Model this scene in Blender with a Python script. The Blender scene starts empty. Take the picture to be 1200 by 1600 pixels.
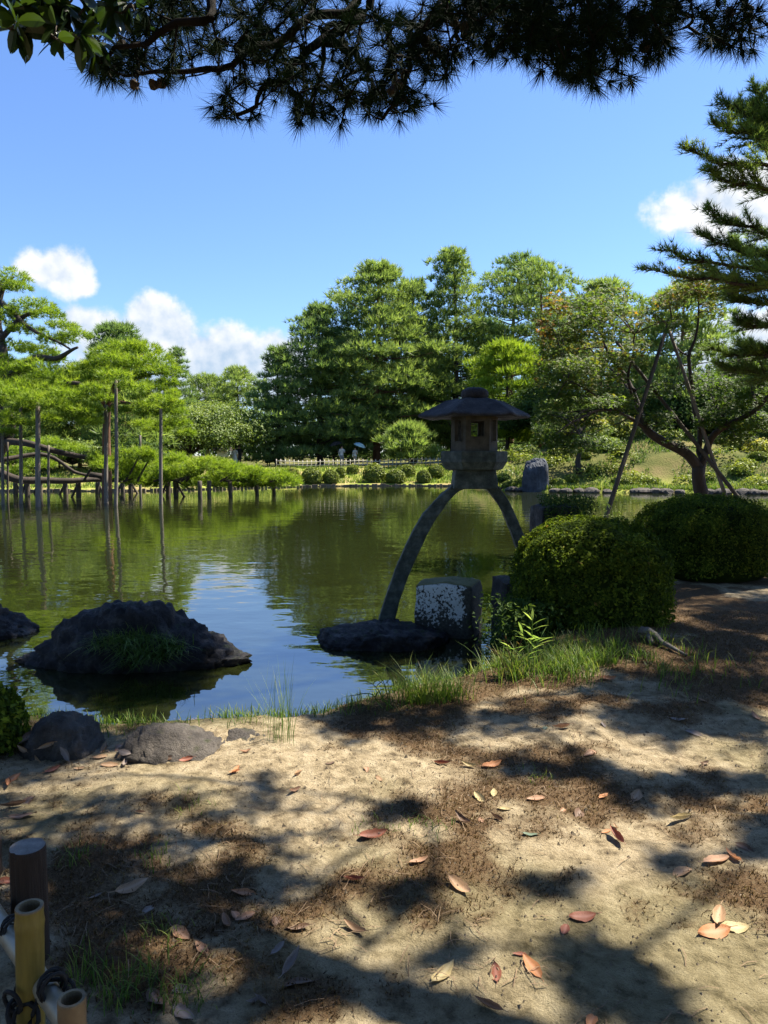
import bpy, bmesh, math, random
import numpy as np
from mathutils import Vector
from mathutils.bvhtree import BVHTree

R = math.radians
rng = np.random.default_rng(7)
random.seed(7)
S = bpy.context.scene
C = S.collection

# ------------------------------------------------------------------ camera
CAMZ, F, PITCH = 2.0, 1150.0, R(4.37)
cam_d = bpy.data.cameras.new('camera')
cam = bpy.data.objects.new('camera', cam_d); C.objects.link(cam)
cam.location = (0, 0, CAMZ); cam.rotation_euler = (R(90) - PITCH, 0, 0)
cam_d.sensor_fit = 'VERTICAL'; cam_d.sensor_height = 36.0; cam_d.lens = 36.0 * F / 1600.0
cam_d.clip_start = 0.05; cam_d.clip_end = 6000
S.camera = cam
# ------------------------------------------------------------------ sun, sky, exposure
SUN_AZ, SUN_EL = R(64), R(57)        # azimuth measured from +Y (view direction) towards +X
SV = np.array([math.sin(SUN_AZ) * math.cos(SUN_EL), math.cos(SUN_AZ) * math.cos(SUN_EL), math.sin(SUN_EL)])
sun_d = bpy.data.lights.new('sun', 'SUN'); sun_d.energy = 5.0; sun_d.angle = R(0.55); sun_d.color = (1.0, 0.93, 0.80)
sun = bpy.data.objects.new('sun', sun_d); C.objects.link(sun)
sun.rotation_euler = Vector(SV).to_track_quat('Z', 'Y').to_euler(); sun.location = (20, 20, 40)
S.view_settings.view_transform = 'Standard'; S.view_settings.look = 'None'
S.view_settings.exposure = 1.72; S.view_settings.gamma = 1.0; S.view_settings.use_curve_mapping = False
S.cycles.use_denoising = True
S.cycles.max_bounces = 7; S.cycles.diffuse_bounces = 3; S.cycles.glossy_bounces = 3
S.cycles.transmission_bounces = 4; S.cycles.transparent_max_bounces = 8
S.cycles.caustics_reflective = False; S.cycles.caustics_refractive = False
SKY_STRENGTH = 0.063

W = bpy.data.worlds.new('World'); S.world = W; W.use_nodes = True


def pix(px, py, Y=None, z=None):
    """world point on the ray through a photo position, at forward distance Y or at height z"""
    a, b = (px - 600) / F, (800 - py) / F
    d = np.array([a, math.cos(PITCH) + b * math.sin(PITCH), -math.sin(PITCH) + b * math.cos(PITCH)])
    t = Y / d[1] if Y is not None else (z - CAMZ) / d[2]
    return np.array([0, 0, CAMZ]) + d * t


def build_world():
    nt = W.node_tree; N = nt.nodes; L = nt.links; N.clear()
    out = N.new('ShaderNodeOutputWorld'); bg = N.new('ShaderNodeBackground'); L.new(bg.outputs[0], out.inputs[0])
    sky = N.new('ShaderNodeTexSky'); sky.sky_type = 'NISHITA'; sky.sun_disc = False
    sky.sun_elevation = SUN_EL; sky.sun_rotation = SUN_AZ
    sky.air_density = 1.1; sky.dust_density = 0.25; sky.ozone_density = 4.5; sky.altitude = 50
    bg.inputs[1].default_value = SKY_STRENGTH
    tint = N.new('ShaderNodeVectorMath'); tint.operation = 'MULTIPLY'; L.new(sky.outputs[0], tint.inputs[0]); tint.inputs[1].default_value = (0.79, 0.90, 1.12)
    tc = N.new('ShaderNodeTexCoord')
    sep = N.new('ShaderNodeSeparateXYZ'); L.new(tc.outputs['Generated'], sep.inputs[0])

    def math_(op, a, b=None, c=None):
        n = N.new('ShaderNodeMath'); n.operation = op
        for i, v in enumerate((a, b, c)):
            if v is None: continue
            if isinstance(v, (int, float)): n.inputs[i].default_value = v
            else: L.new(v, n.inputs[i])
        return n.outputs[0]
    az = math_('ARCTAN2', sep.outputs[0], sep.outputs[1])
    el = math_('ARCSINE', sep.outputs[2])
    comb = N.new('ShaderNodeCombineXYZ'); L.new(az, comb.inputs[0]); L.new(el, comb.inputs[1])
    P = comb.outputs[0]
    # cumulus puffs: centre direction and angular half sizes
    puffs = [(86, 425, 52, 34), (58, 418, 34, 24), (112, 434, 34, 24),
             (128, 508, 46, 24), (170, 516, 56, 32), (238, 500, 50, 40), (262, 520, 55, 44), (205, 545, 110, 50),
             (310, 560, 70, 50), (352, 542, 40, 40), (385, 560, 60, 44), (430, 552, 50, 38), (470, 560, 60, 36), (330, 600, 170, 50),
             (1120, 322, 84, 46), (1165, 305, 74, 46), (1080, 336, 52, 30), (1215, 310, 90, 56),
             (1150, 530, 70, 36), (1110, 555, 60, 34), (1230, 520, 90, 50), (1190, 580, 160, 40)]
    acc = None
    for (px, py, rx, ry) in puffs:
        d = pix(px, py, Y=100) - np.array([0, 0, CAMZ]); d /= np.linalg.norm(d)
        a0, e0 = math.atan2(d[0], d[1]), math.asin(d[2])
        s1 = N.new('ShaderNodeVectorMath'); s1.operation = 'SUBTRACT'; L.new(P, s1.inputs[0]); s1.inputs[1].default_value = (a0, e0, 0)
        s2 = N.new('ShaderNodeVectorMath'); s2.operation = 'MULTIPLY'; L.new(s1.outputs[0], s2.inputs[0])
        k = 1.08
        s2.inputs[1].default_value = (F / rx / k, F / ry / k, 1)
        s3 = N.new('ShaderNodeVectorMath'); s3.operation = 'LENGTH'; L.new(s2.outputs[0], s3.inputs[0])
        acc = s3.outputs['Value'] if acc is None else math_('SMOOTH_MIN', acc, s3.outputs['Value'], 0.25)

    def noise(vec, scale, detail, rough=0.55):
        n = N.new('ShaderNodeTexNoise'); n.inputs['Scale'].default_value = scale; n.inputs['Detail'].default_value = detail
        n.inputs['Roughness'].default_value = rough; L.new(vec, n.inputs['Vector']); return n.outputs['Fac']
    # everywhere else round the horizon: the same kind of low scattered cumulus
    gen = noise(P, 3.2, 3)
    gen = math_('MULTIPLY_ADD', gen, 5.0, -3.05)
    low = N.new('ShaderNodeMapRange'); L.new(el, low.inputs[0])
    low.inputs[1].default_value = 0.30; low.inputs[2].default_value = 0.08; low.inputs[3].default_value = 0; low.inputs[4].default_value = 1
    side = N.new('ShaderNodeMapRange'); L.new(math_('ABSOLUTE', az), side.inputs[0])
    side.inputs[1].default_value = 0.55; side.inputs[2].default_value = 0.8
    gen = math_('SUBTRACT', gen, math_('MULTIPLY', math_('SUBTRACT', 1.0, math_('MULTIPLY', low.outputs[0], side.outputs[0])), 6.0))
    f = math_('MAXIMUM', math_('SUBTRACT', 1.0, acc), gen)
    n1 = noise(P, 22, 9, 0.6)
    f2 = math_('ADD', f, math_('MULTIPLY_ADD', n1, 1.5, -0.74))
    dens = N.new('ShaderNodeMapRange'); dens.interpolation_type = 'SMOOTHSTEP'; L.new(f2, dens.inputs[0])
    dens.inputs[1].default_value = -0.02; dens.inputs[2].default_value = 0.46
    # the cloud's own light and dark: billows lit from above, greyer below
    off = N.new('ShaderNodeVectorMath'); off.operation = 'ADD'; L.new(P, off.inputs[0]); off.inputs[1].default_value = (0.006, 0.013, 0)
    n2 = noise(off.outputs[0], 22, 6, 0.5)
    n3 = noise(P, 22, 6, 0.5)
    sh = math_('MULTIPLY_ADD', math_('SUBTRACT', n3, n2), 2.6, 0.62)
    low2 = N.new('ShaderNodeMapRange'); L.new(el, low2.inputs[0])
    low2.inputs[1].default_value = 0.10; low2.inputs[2].default_value = 0.20; low2.inputs[3].default_value = -0.30; low2.inputs[4].default_value = 0.22
    sh = math_('ADD', sh, low2.outputs[0])
    ramp = N.new('ShaderNodeMapRange'); L.new(sh, ramp.inputs[0]); ramp.inputs[1].default_value = 0.1; ramp.inputs[2].default_value = 1.0
    mc = N.new('ShaderNodeMix'); mc.data_type = 'RGBA'; L.new(ramp.outputs[0], mc.inputs[0])
    k = 1 / SKY_STRENGTH
    mc.inputs[6].default_value = (0.165 * k, 0.21 * k, 0.265 * k, 1); mc.inputs[7].default_value = (0.335 * k, 0.335 * k, 0.337 * k, 1)
    mx = N.new('ShaderNodeMix'); mx.data_type = 'RGBA'
    L.new(math_('MULTIPLY', dens.outputs[0], 0.96), mx.inputs[0]); L.new(tint.outputs[0], mx.inputs[6]); L.new(mc.outputs[2], mx.inputs[7])
    L.new(mx.outputs[2], bg.inputs[0])


build_world()

# ------------------------------------------------------------------ numpy noise
_perm = np.random.default_rng(3).random(1 << 16)


def _h(i, j, k):
    return _perm[((i * 73856093) ^ (j * 19349663) ^ (k * 83492791)) & 0xffff]


def vnoise(p):
    p = np.asarray(p, float); i = np.floor(p).astype(np.int64); f = p - i; f = f * f * (3 - 2 * f)
    x, y, z = i[..., 0], i[..., 1], i[..., 2]; u, v, w = f[..., 0], f[..., 1], f[..., 2]
    def l(a, b, t): return a + (b - a) * t
    return l(l(l(_h(x, y, z), _h(x + 1, y, z), u), l(_h(x, y + 1, z), _h(x + 1, y + 1, z), u), v),
             l(l(_h(x, y, z + 1), _h(x + 1, y, z + 1), u), l(_h(x, y + 1, z + 1), _h(x + 1, y + 1, z + 1), u), v), w)


def fbm(p, octv=4, lac=2.03, g=0.5):
    p = np.asarray(p, float); a, s, t = 1.0, 0.0, 0.0
    for o in range(octv):
        s = s + a * vnoise(p + 17.3 * o); t += a; p = p * lac; a *= g
    return s / t


def fb2(x, y, s, octv=4, seed=0.0):
    return fbm(np.stack([x * s + seed, y * s + seed * 1.7, np.full_like(x, seed + 0.5)], -1), octv)


def sstep(a, b, x):
    t = np.clip((x - a) / (b - a), 0, 1); return t * t * (3 - 2 * t)


def unit(v):
    return v / (np.linalg.norm(v, axis=-1, keepdims=True) + 1e-9)


# ------------------------------------------------------------------ object helpers
class Geo:
    """collects triangles / quads with a per-vertex tint"""
    def __init__(s): s.V = []; s.T = []; s.Q = []; s.A = []; s.n = 0
    def add(s, V, T=None, Q=None, A=0.5):
        V = np.asarray(V, float).reshape(-1, 3); s.V.append(V)
        if T is not None and len(T): s.T.append(np.asarray(T, np.int64).reshape(-1, 3) + s.n)
        if Q is not None and len(Q): s.Q.append(np.asarray(Q, np.int64).reshape(-1, 4) + s.n)
        s.A.append(np.broadcast_to(np.asarray(A, float), (len(V),)))
        s.n += len(V)
    def mesh(s, name, smooth=False):
        V = np.concatenate(s.V) if s.V else np.zeros((0, 3))
        T = np.concatenate(s.T) if s.T else np.zeros((0, 3), np.int64)
        Q = np.concatenate(s.Q) if s.Q else np.zeros((0, 4), np.int64)
        me = bpy.data.meshes.new(name)
        me.vertices.add(len(V)); me.vertices.foreach_set('co', V.astype(np.float32).ravel())
        nl = len(T) * 3 + len(Q) * 4
        me.loops.add(nl); me.polygons.add(len(T) + len(Q))
        me.loops.foreach_set('vertex_index', np.concatenate([T.ravel(), Q.ravel()]).astype(np.int32))
        st = np.concatenate([np.arange(len(T)) * 3, len(T) * 3 + np.arange(len(Q)) * 4]).astype(np.int32)
        me.polygons.foreach_set('loop_start', st)
        me.polygons.foreach_set('use_smooth', np.full(len(st), smooth))
        at = me.attributes.new('tint', 'FLOAT', 'POINT'); at.data.foreach_set('value', np.concatenate(s.A).astype(np.float32))
        me.update(calc_edges=True); me.validate()
        return me


def link(name, me, mat=None, parent=None, loc=None):
    o = bpy.data.objects.new(name, me); C.objects.link(o)
    if mat is not None and me is not None:
        me.materials.append(mat)
    if parent is not None: o.parent = parent
    if loc is not None: o.location = [float(v) for v in loc]
    return o


def put(name, geo, mat, parent=None, smooth=False, loc=None):
    """geo given in world space; with loc the mesh is moved so that loc is its origin"""
    me = geo.mesh(name, smooth)
    if loc is not None:
        me.transform(__import__('mathutils').Matrix.Translation(-Vector([float(v) for v in loc])))
    return link(name, me, mat, parent, loc if parent is None else None)


def thing(name, label, cat, loc=(0, 0, 0), group=None):
    o = bpy.data.objects.new(name, None); C.objects.link(o); o.location = [float(v) for v in loc]
    o.empty_display_size = 0.2
    return tag(o, label, cat, group)


def tag(o, label=None, cat=None, group=None, kind=None):
    if label: o['label'] = label
    if cat: o['category'] = cat
    if group: o['group'] = group
    if kind: o['kind'] = kind
    return o


def part(name, geo, mat, root, smooth=False):
    """geo in world space, root an Empty without rotation"""
    me = geo.mesh(name, smooth)
    off = Vector(root.location)
    if root.parent: off = off + root.parent.location
    me.transform(__import__('mathutils').Matrix.Translation(-off))
    return link(name, me, mat, root)


def tube(g, pts, rad, n=7, A=0.5, cap=True):
    pts = np.asarray(pts, float); m = len(pts); rad = np.broadcast_to(np.asarray(rad, float), (m,))
    tan = unit(np.gradient(pts, axis=0))
    ref = np.array([0.31, 0.17, 0.93]) if abs(tan[:, 2]).mean() < 0.8 else np.array([0.95, 0.3, 0.05])
    a = unit(np.cross(tan, ref)); b = np.cross(tan, a)
    th = np.arange(n) / n * 2 * math.pi
    V = pts[:, None] + rad[:, None, None] * (np.cos(th)[None, :, None] * a[:, None] + np.sin(th)[None, :, None] * b[:, None])
    i = np.arange(m - 1)[:, None] * n; j = np.arange(n)[None]; j2 = (j + 1) % n
    Q = np.stack([i + j, i + j2, i + n + j2, i + n + j], -1).reshape(-1, 4)
    V = V.reshape(-1, 3); T = []
    if cap:
        V = np.concatenate([V, pts[:1], pts[-1:]])
        c0, c1 = m * n, m * n + 1
        jj = np.arange(n); T = np.concatenate([np.stack([np.full(n, c0), (jj + 1) % n, jj], -1),
                                               np.stack([np.full(n, c1), (m - 1) * n + jj, (m - 1) * n + (jj + 1) % n], -1)])
    g.add(V, T, Q, A)


def spline(pts, n):
    pts = np.asarray(pts, float); m = len(pts)
    if m == 2: return pts[0] + (pts[1] - pts[0]) * np.linspace(0, 1, n)[:, None]
    P = np.concatenate([2 * pts[:1] - pts[1:2], pts, 2 * pts[-1:] - pts[-2:-1]])
    u = np.linspace(0, m - 1 - 1e-6, n); i = u.astype(int); t = (u - i)[:, None]
    a, b, c, d = P[i], P[i + 1], P[i + 2], P[i + 3]
    return 0.5 * (2 * b + (c - a) * t + (2 * a - 5 * b + 4 * c - d) * t ** 2 + (3 * b - a - 3 * c + d) * t ** 3)


def wob(pts, amp, seed=0.0, freq=1.5):
    pts = np.asarray(pts, float); k = np.linspace(0, len(pts) / 6.0 * freq, len(pts))
    off = np.stack([vnoise(np.stack([k, np.full_like(k, seed + q * 9.1), np.full_like(k, 0.5)], -1)) - 0.5 for q in range(3)], -1)
    return pts + off * amp * 2


def tufts(g, P, D, nb, L, Wd, spread=0.7, r=rng, tint=None, up=0.0):
    """needle tufts: nb thin triangles from every point P around direction D"""
    P = np.asarray(P, float); n = len(P)
    if n == 0: return
    D = unit(np.asarray(D, float) + np.zeros((n, 3)))
    d = unit(D[:, None] + spread * r.normal(size=(n, nb, 3)) + np.array([0, 0, up]))
    Ls = L * r.uniform(0.7, 1.15, (n, nb, 1))
    side = unit(np.cross(d, r.normal(size=(n, nb, 3)))) * (Wd * 0.5)
    b = np.repeat(P[:, None], nb, 1) + d * Ls * 0.04
    V = np.stack([b - side, b + side, b + d * Ls], 2)
    t = r.uniform(0.15, 0.85, (n, 1, 1)) if tint is None else np.asarray(tint, float).reshape(-1, 1, 1)
    t = np.broadcast_to(t, (n, nb, 3)) + np.array([-0.12, -0.12, 0.15])
    g.add(V.reshape(-1, 3), np.arange(n * nb * 3).reshape(-1, 3), None, np.clip(t, 0, 1).ravel())


def leaves(g, P, Nrm, L, Wd, r=rng, tint=None, jitter=0.5, droop=0.0):
    """diamond leaves (two triangles folded on the midrib) facing roughly along Nrm"""
    P = np.asarray(P, float); n = len(P)
    if n == 0: return
    N = unit(np.asarray(Nrm, float) + np.zeros((n, 3)) + jitter * r.normal(size=(n, 3)))
    d = unit(np.cross(N, r.normal(size=(n, 3))) + np.array([0, 0, -droop]))
    s = unit(np.cross(d, N))
    Ls = (L * r.uniform(0.65, 1.2, n))[:, None]; Ws = Ls * (Wd / L)
    base = P - d * Ls * 0.5; tip = P + d * Ls * 0.5
    l = P + s * Ws * 0.5 + N * Ws * 0.18; rr = P - s * Ws * 0.5 + N * Ws * 0.18
    V = np.stack([base, l, tip, rr], 1)
    k = np.arange(n)[:, None] * 4
    T = np.concatenate([k + np.array([[0, 1, 2]]), k + np.array([[0, 2, 3]])])
    t = r.uniform(0, 1, n) if tint is None else np.asarray(tint)
    g.add(V.reshape(-1, 3), T, None, np.repeat(np.clip(t, 0, 1), 4))


def star_leaves(g, P, Nrm, L, r=rng, tint=None, jitter=0.5, lobes=4):
    """small palmate maple leaves: lobes as narrow triangles in one plane"""
    P = np.asarray(P, float); n = len(P)
    N = unit(np.asarray(Nrm, float) + np.zeros((n, 3)) + jitter * r.normal(size=(n, 3)))
    a = unit(np.cross(N, r.normal(size=(n, 3)))); b = np.cross(N, a)
    Ls = L * r.uniform(0.7, 1.2, n)
    ang = np.linspace(-1.9, 1.9, lobes)
    ll = np.cos(ang * 0.55) * 1.0
    t = r.uniform(0, 1, n) if tint is None else np.asarray(tint)
    for q in range(lobes):
        d = a * math.cos(ang[q]) + b * math.sin(ang[q]); s = -a * math.sin(ang[q]) + b * math.cos(ang[q])
        w = 0.17
        tip = P + d * (Ls * ll[q])[:, None] - N * (Ls * 0.12)[:, None]
        m = P + d * (Ls * ll[q] * 0.35)[:, None]
        V = np.stack([P - d * 0.05 * Ls[:, None], m + s * (Ls * w)[:, None], tip, m - s * (Ls * w)[:, None]], 1)
        k = np.arange(n)[:, None] * 4
        g.add(V.reshape(-1, 3), None, k + np.array([[0, 1, 2, 3]]), np.repeat(np.clip(t, 0, 1), 4))


def grass(g, P, H, Wd, lean, r=rng, seg=3, droop=0.5, tint=None, dirs=None):
    """curved blades"""
    P = np.asarray(P, float); n = len(P)
    if n == 0: return
    th = r.uniform(0, 2 * math.pi, n)
    hd = np.stack([np.cos(th), np.sin(th), np.zeros(n)], -1) if dirs is None else dirs
    Hs = np.asarray(H) * r.uniform(0.5, 1.2, n); ln = lean * r.uniform(0.2, 1.3, n)
    side = np.stack([-hd[:, 1], hd[:, 0], np.zeros(n)], -1) * Wd * 0.5
    rows = []
    for k in range(seg + 1):
        u = k / seg
        c = P + hd * (ln * Hs * u ** 1.6)[:, None] + np.array([0, 0, 1]) * (Hs * (u - droop * np.clip(ln, 0, 1.5) * 0.55 * u * u))[:, None]
        wk = (1 - u) ** 0.6 * (1 if k else 0.7)
        rows += [c - side * wk, c + side * wk] if k < seg else [c]
    m = 2 * seg + 1
    V = np.stack(rows, 1).reshape(-1, 3); b = np.arange(n)[:, None] * m
    T = []
    for k in range(seg - 1):
        T += [b + np.array([[2 * k, 2 * k + 1, 2 * k + 3]]), b + np.array([[2 * k, 2 * k + 3, 2 * k + 2]])]
    T.append(b + np.array([[2 * seg - 2, 2 * seg - 1, 2 * seg]]))
    t = r.uniform(0.1, 0.9, n) if tint is None else np.asarray(tint)
    tt = np.clip(t[:, None] + np.linspace(-0.2, 0.15, m)[None], 0, 1)
    g.add(V, np.concatenate(T), None, tt.ravel())


def box_geo(g, c, sx, sy, sz, rz=0.0, A=0.5):
    x, y, z = sx / 2, sy / 2, sz
    V = np.array([[-x, -y, 0], [x, -y, 0], [x, y, 0], [-x, y, 0], [-x, -y, z], [x, -y, z], [x, y, z], [-x, y, z]])
    co, si = math.cos(rz), math.sin(rz)
    V = np.stack([V[:, 0] * co - V[:, 1] * si, V[:, 0] * si + V[:, 1] * co, V[:, 2]], -1) + np.asarray(c, float)
    g.add(V, None, [[0, 3, 2, 1], [4, 5, 6, 7], [0, 1, 5, 4], [1, 2, 6, 5], [2, 3, 7, 6], [3, 0, 4, 7]], A)


_ico = {}


def ico(sub):
    if sub not in _ico:
        bm = bmesh.new(); bmesh.ops.create_icosphere(bm, subdivisions=sub, radius=1)
        V = np.array([v.co[:] for v in bm.verts]); T = np.array([[v.index for v in f.verts] for f in bm.faces]); bm.free()
        _ico[sub] = (unit(V), T)
    return _ico[sub]


def rock_geo(c, rx, ry, rz, seed, sub=5, rough=0.28, cuts=9, rot=0.0, sharp=0.5, flat=None, keep=0.72):
    """boulder: sphere cut by random planes, then weathered by noise; c is the centre"""
    V, T = ico(sub); r = np.random.default_rng(seed); V = V.copy()
    rad = np.ones(len(V))
    for _ in range(cuts):
        n = unit(r.normal(size=3)); d = r.uniform(keep, 0.95)
        k = V @ n
        m = k > 1e-3
        rad = np.where(m, np.minimum(rad, d / np.maximum(k, 1e-3) * (1 - sharp) + sharp * np.minimum(rad, d / np.maximum(k, 1e-3))), rad)
    n1 = fbm(V * 1.6 + seed * 3.1, 3) - 0.5; n2 = fbm(V * 5 + seed, 4) - 0.5; n3 = fbm(V * 16 + seed, 3) - 0.5
    rad = rad * (1 + rough * (n1 * 1.1 + n2 * 0.42 + n3 * 0.16))
    P = V * rad[:, None] * np.array([rx, ry, rz])
    co, si = math.cos(rot), math.sin(rot)
    P = np.stack([P[:, 0] * co - P[:, 1] * si, P[:, 0] * si + P[:, 1] * co, P[:, 2]], -1)
    if flat is not None: P[:, 2] = np.where(P[:, 2] > flat, flat + (P[:, 2] - flat) * 0.25, P[:, 2])
    g = Geo(); g.add(P + np.asarray(c, float), T, None, np.clip(0.5 + n2 * 1.2, 0, 1))
    return g


# ------------------------------------------------------------------ materials
def new_mat(name):
    m = bpy.data.materials.new(name); m.use_nodes = True
    nt = m.node_tree; nt.nodes.clear()
    o = nt.nodes.new('ShaderNodeOutputMaterial')
    return m, nt, nt.nodes, nt.links, o


def ramp_node(N, stops, interp='LINEAR'):
    r = N.new('ShaderNodeValToRGB'); e = r.color_ramp.elements; r.color_ramp.interpolation = interp
    while len(e) < len(stops): e.new(0.5)
    for k, (p, c) in enumerate(stops):
        e[k].position = p; e[k].color = (*c, 1) if len(c) == 3 else c
    return r


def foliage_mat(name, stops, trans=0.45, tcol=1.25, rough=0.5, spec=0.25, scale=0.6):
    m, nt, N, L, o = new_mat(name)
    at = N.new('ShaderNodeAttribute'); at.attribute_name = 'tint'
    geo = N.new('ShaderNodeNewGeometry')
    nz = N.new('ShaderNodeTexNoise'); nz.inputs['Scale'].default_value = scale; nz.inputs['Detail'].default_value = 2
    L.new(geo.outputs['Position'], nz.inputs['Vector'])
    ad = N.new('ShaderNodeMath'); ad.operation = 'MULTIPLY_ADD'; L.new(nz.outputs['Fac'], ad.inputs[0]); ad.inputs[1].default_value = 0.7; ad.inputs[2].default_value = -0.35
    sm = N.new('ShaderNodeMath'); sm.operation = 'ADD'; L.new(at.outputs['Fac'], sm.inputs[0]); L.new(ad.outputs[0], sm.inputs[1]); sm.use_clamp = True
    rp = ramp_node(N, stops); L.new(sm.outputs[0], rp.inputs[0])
    p = N.new('ShaderNodeBsdfPrincipled'); L.new(rp.outputs[0], p.inputs['Base Color'])
    p.inputs['Roughness'].default_value = rough; p.inputs['Specular IOR Level'].default_value = spec
    tr = N.new('ShaderNodeBsdfTranslucent')
    br = N.new('ShaderNodeVectorMath'); br.operation = 'MULTIPLY'; L.new(rp.outputs[0], br.inputs[0]); br.inputs[1].default_value = (tcol * 1.1, tcol * 1.1, tcol * 0.6)
    L.new(br.outputs[0], tr.inputs[0])
    mx = N.new('ShaderNodeMixShader'); mx.inputs[0].default_value = trans
    L.new(p.outputs[0], mx.inputs[1]); L.new(tr.outputs[0], mx.inputs[2]); L.new(mx.outputs[0], o.inputs[0])
    return m


def rough_mat(name, stops, scale=3.0, detail=6, rough=0.85, bump=0.4, bscale=None, stretch=(1, 1, 1), spec=0.3, dist=0.02, coords='Object', moss=None):
    """stone / wood / soil: noise coloured, bumped; moss = (colour, threshold) grows on upward faces"""
    m, nt, N, L, o = new_mat(name)
    tc = N.new('ShaderNodeTexCoord'); mp = N.new('ShaderNodeMapping'); mp.inputs['Scale'].default_value = stretch
    L.new(tc.outputs[coords], mp.inputs[0])
    nz = N.new('ShaderNodeTexNoise'); nz.inputs['Scale'].default_value = scale; nz.inputs['Detail'].default_value = detail; nz.inputs['Roughness'].default_value = 0.65
    L.new(mp.outputs[0], nz.inputs['Vector'])
    rp = ramp_node(N, stops); L.new(nz.outputs['Fac'], rp.inputs[0])
    col = rp.outputs[0]
    if moss:
        ge = N.new('ShaderNodeNewGeometry'); sp = N.new('ShaderNodeSeparateXYZ'); L.new(ge.outputs['Normal'], sp.inputs[0])
        n4 = N.new('ShaderNodeTexNoise'); n4.inputs['Scale'].default_value = scale * 1.7; n4.inputs['Detail'].default_value = 5
        L.new(tc.outputs[coords], n4.inputs['Vector'])
        a = N.new('ShaderNodeMath'); a.operation = 'MULTIPLY_ADD'; L.new(n4.outputs['Fac'], a.inputs[0]); a.inputs[1].default_value = 1.6; L.new(sp.outputs[2], a.inputs[2])
        mr = N.new('ShaderNodeMapRange'); L.new(a.outputs[0], mr.inputs[0]); mr.inputs[1].default_value = moss[1]; mr.inputs[2].default_value = moss[1] + 0.35
        mm = N.new('ShaderNodeMix'); mm.data_type = 'RGBA'; L.new(mr.outputs[0], mm.inputs[0]); L.new(col, mm.inputs[6]); mm.inputs[7].default_value = (*moss[0], 1)
        col = mm.outputs[2]
    n2 = N.new('ShaderNodeTexNoise'); n2.inputs['Scale'].default_value = bscale or scale * 6; n2.inputs['Detail'].default_value = 8; n2.inputs['Roughness'].default_value = 0.7
    L.new(mp.outputs[0], n2.inputs['Vector'])
    bp = N.new('ShaderNodeBump'); bp.inputs['Strength'].default_value = bump; bp.inputs['Distance'].default_value = dist; L.new(n2.outputs['Fac'], bp.inputs['Height'])
    p = N.new('ShaderNodeBsdfPrincipled'); L.new(col, p.inputs['Base Color']); p.inputs['Roughness'].default_value = rough
    p.inputs['Specular IOR Level'].default_value = spec
    L.new(bp.outputs[0], p.inputs['Normal']); L.new(p.outputs[0], o.inputs[0])
    return m


M = {}
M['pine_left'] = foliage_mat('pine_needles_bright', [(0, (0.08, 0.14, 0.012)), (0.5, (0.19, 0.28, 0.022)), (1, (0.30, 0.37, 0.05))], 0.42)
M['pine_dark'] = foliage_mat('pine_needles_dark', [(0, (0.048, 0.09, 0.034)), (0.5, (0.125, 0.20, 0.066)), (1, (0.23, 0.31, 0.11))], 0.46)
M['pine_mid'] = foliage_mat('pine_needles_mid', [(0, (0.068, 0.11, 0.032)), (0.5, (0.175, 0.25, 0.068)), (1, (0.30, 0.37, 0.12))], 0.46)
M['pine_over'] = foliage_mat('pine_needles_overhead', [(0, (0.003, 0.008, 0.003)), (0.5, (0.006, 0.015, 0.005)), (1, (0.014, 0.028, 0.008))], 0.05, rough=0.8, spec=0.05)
M['pine_right'] = foliage_mat('pine_needles_blue_green', [(0, (0.08, 0.125, 0.04)), (0.5, (0.18, 0.26, 0.06)), (1, (0.34, 0.39, 0.10))], 0.55)
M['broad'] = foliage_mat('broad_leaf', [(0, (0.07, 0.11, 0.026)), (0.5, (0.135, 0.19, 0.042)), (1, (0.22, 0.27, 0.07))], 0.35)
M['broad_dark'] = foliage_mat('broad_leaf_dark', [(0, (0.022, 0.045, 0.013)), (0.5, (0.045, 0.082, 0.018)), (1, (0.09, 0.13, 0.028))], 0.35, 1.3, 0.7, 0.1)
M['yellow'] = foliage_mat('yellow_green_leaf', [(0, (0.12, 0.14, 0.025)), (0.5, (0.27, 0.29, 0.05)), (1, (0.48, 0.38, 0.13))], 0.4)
M['maple'] = foliage_mat('maple_leaf', [(0, (0.035, 0.075, 0.012)), (0.55, (0.085, 0.13, 0.016)), (0.82, (0.15, 0.125, 0.018)), (1, (0.36, 0.14, 0.02))], 0.55, 1.5)
M['magnolia'] = foliage_mat('large_glossy_leaf', [(0, (0.012, 0.028, 0.006)), (1, (0.035, 0.06, 0.008))], 0.3, 1.4, 0.3, 0.5)
M['clip'] = foliage_mat('clipped_azalea_leaf', [(0, (0.08, 0.11, 0.018)), (0.5, (0.18, 0.22, 0.03)), (1, (0.30, 0.33, 0.05))], 0.3)
M['clip_near'] = foliage_mat('hedge_leaf', [(0, (0.02, 0.036, 0.006)), (0.5, (0.075, 0.11, 0.012)), (0.92, (0.20, 0.24, 0.022)), (1, (0.14, 0.095, 0.026))], 0.35, 1.6, 0.75, 0.08, scale=3)
M['grass'] = foliage_mat('grass_blade', [(0, (0.035, 0.075, 0.014)), (0.6, (0.10, 0.165, 0.024)), (1, (0.22, 0.22, 0.06))], 0.45, scale=2)
M['sedge'] = foliage_mat('sedge_blade', [(0, (0.05, 0.10, 0.018)), (0.7, (0.12, 0.20, 0.035)), (1, (0.26, 0.28, 0.09))], 0.3, scale=2)
M['sasa'] = foliage_mat('bamboo_grass_leaf', [(0, (0.10, 0.20, 0.04)), (1, (0.30, 0.38, 0.12))], 0.45)
M['drymoss'] = foliage_mat('dry_moss_tip', [(0, (0.05, 0.028, 0.015)), (0.5, (0.13, 0.078, 0.035)), (0.85, (0.17, 0.13, 0.042)), (1, (0.30, 0.22, 0.10))], 0.2, 1.0, scale=5)
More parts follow.
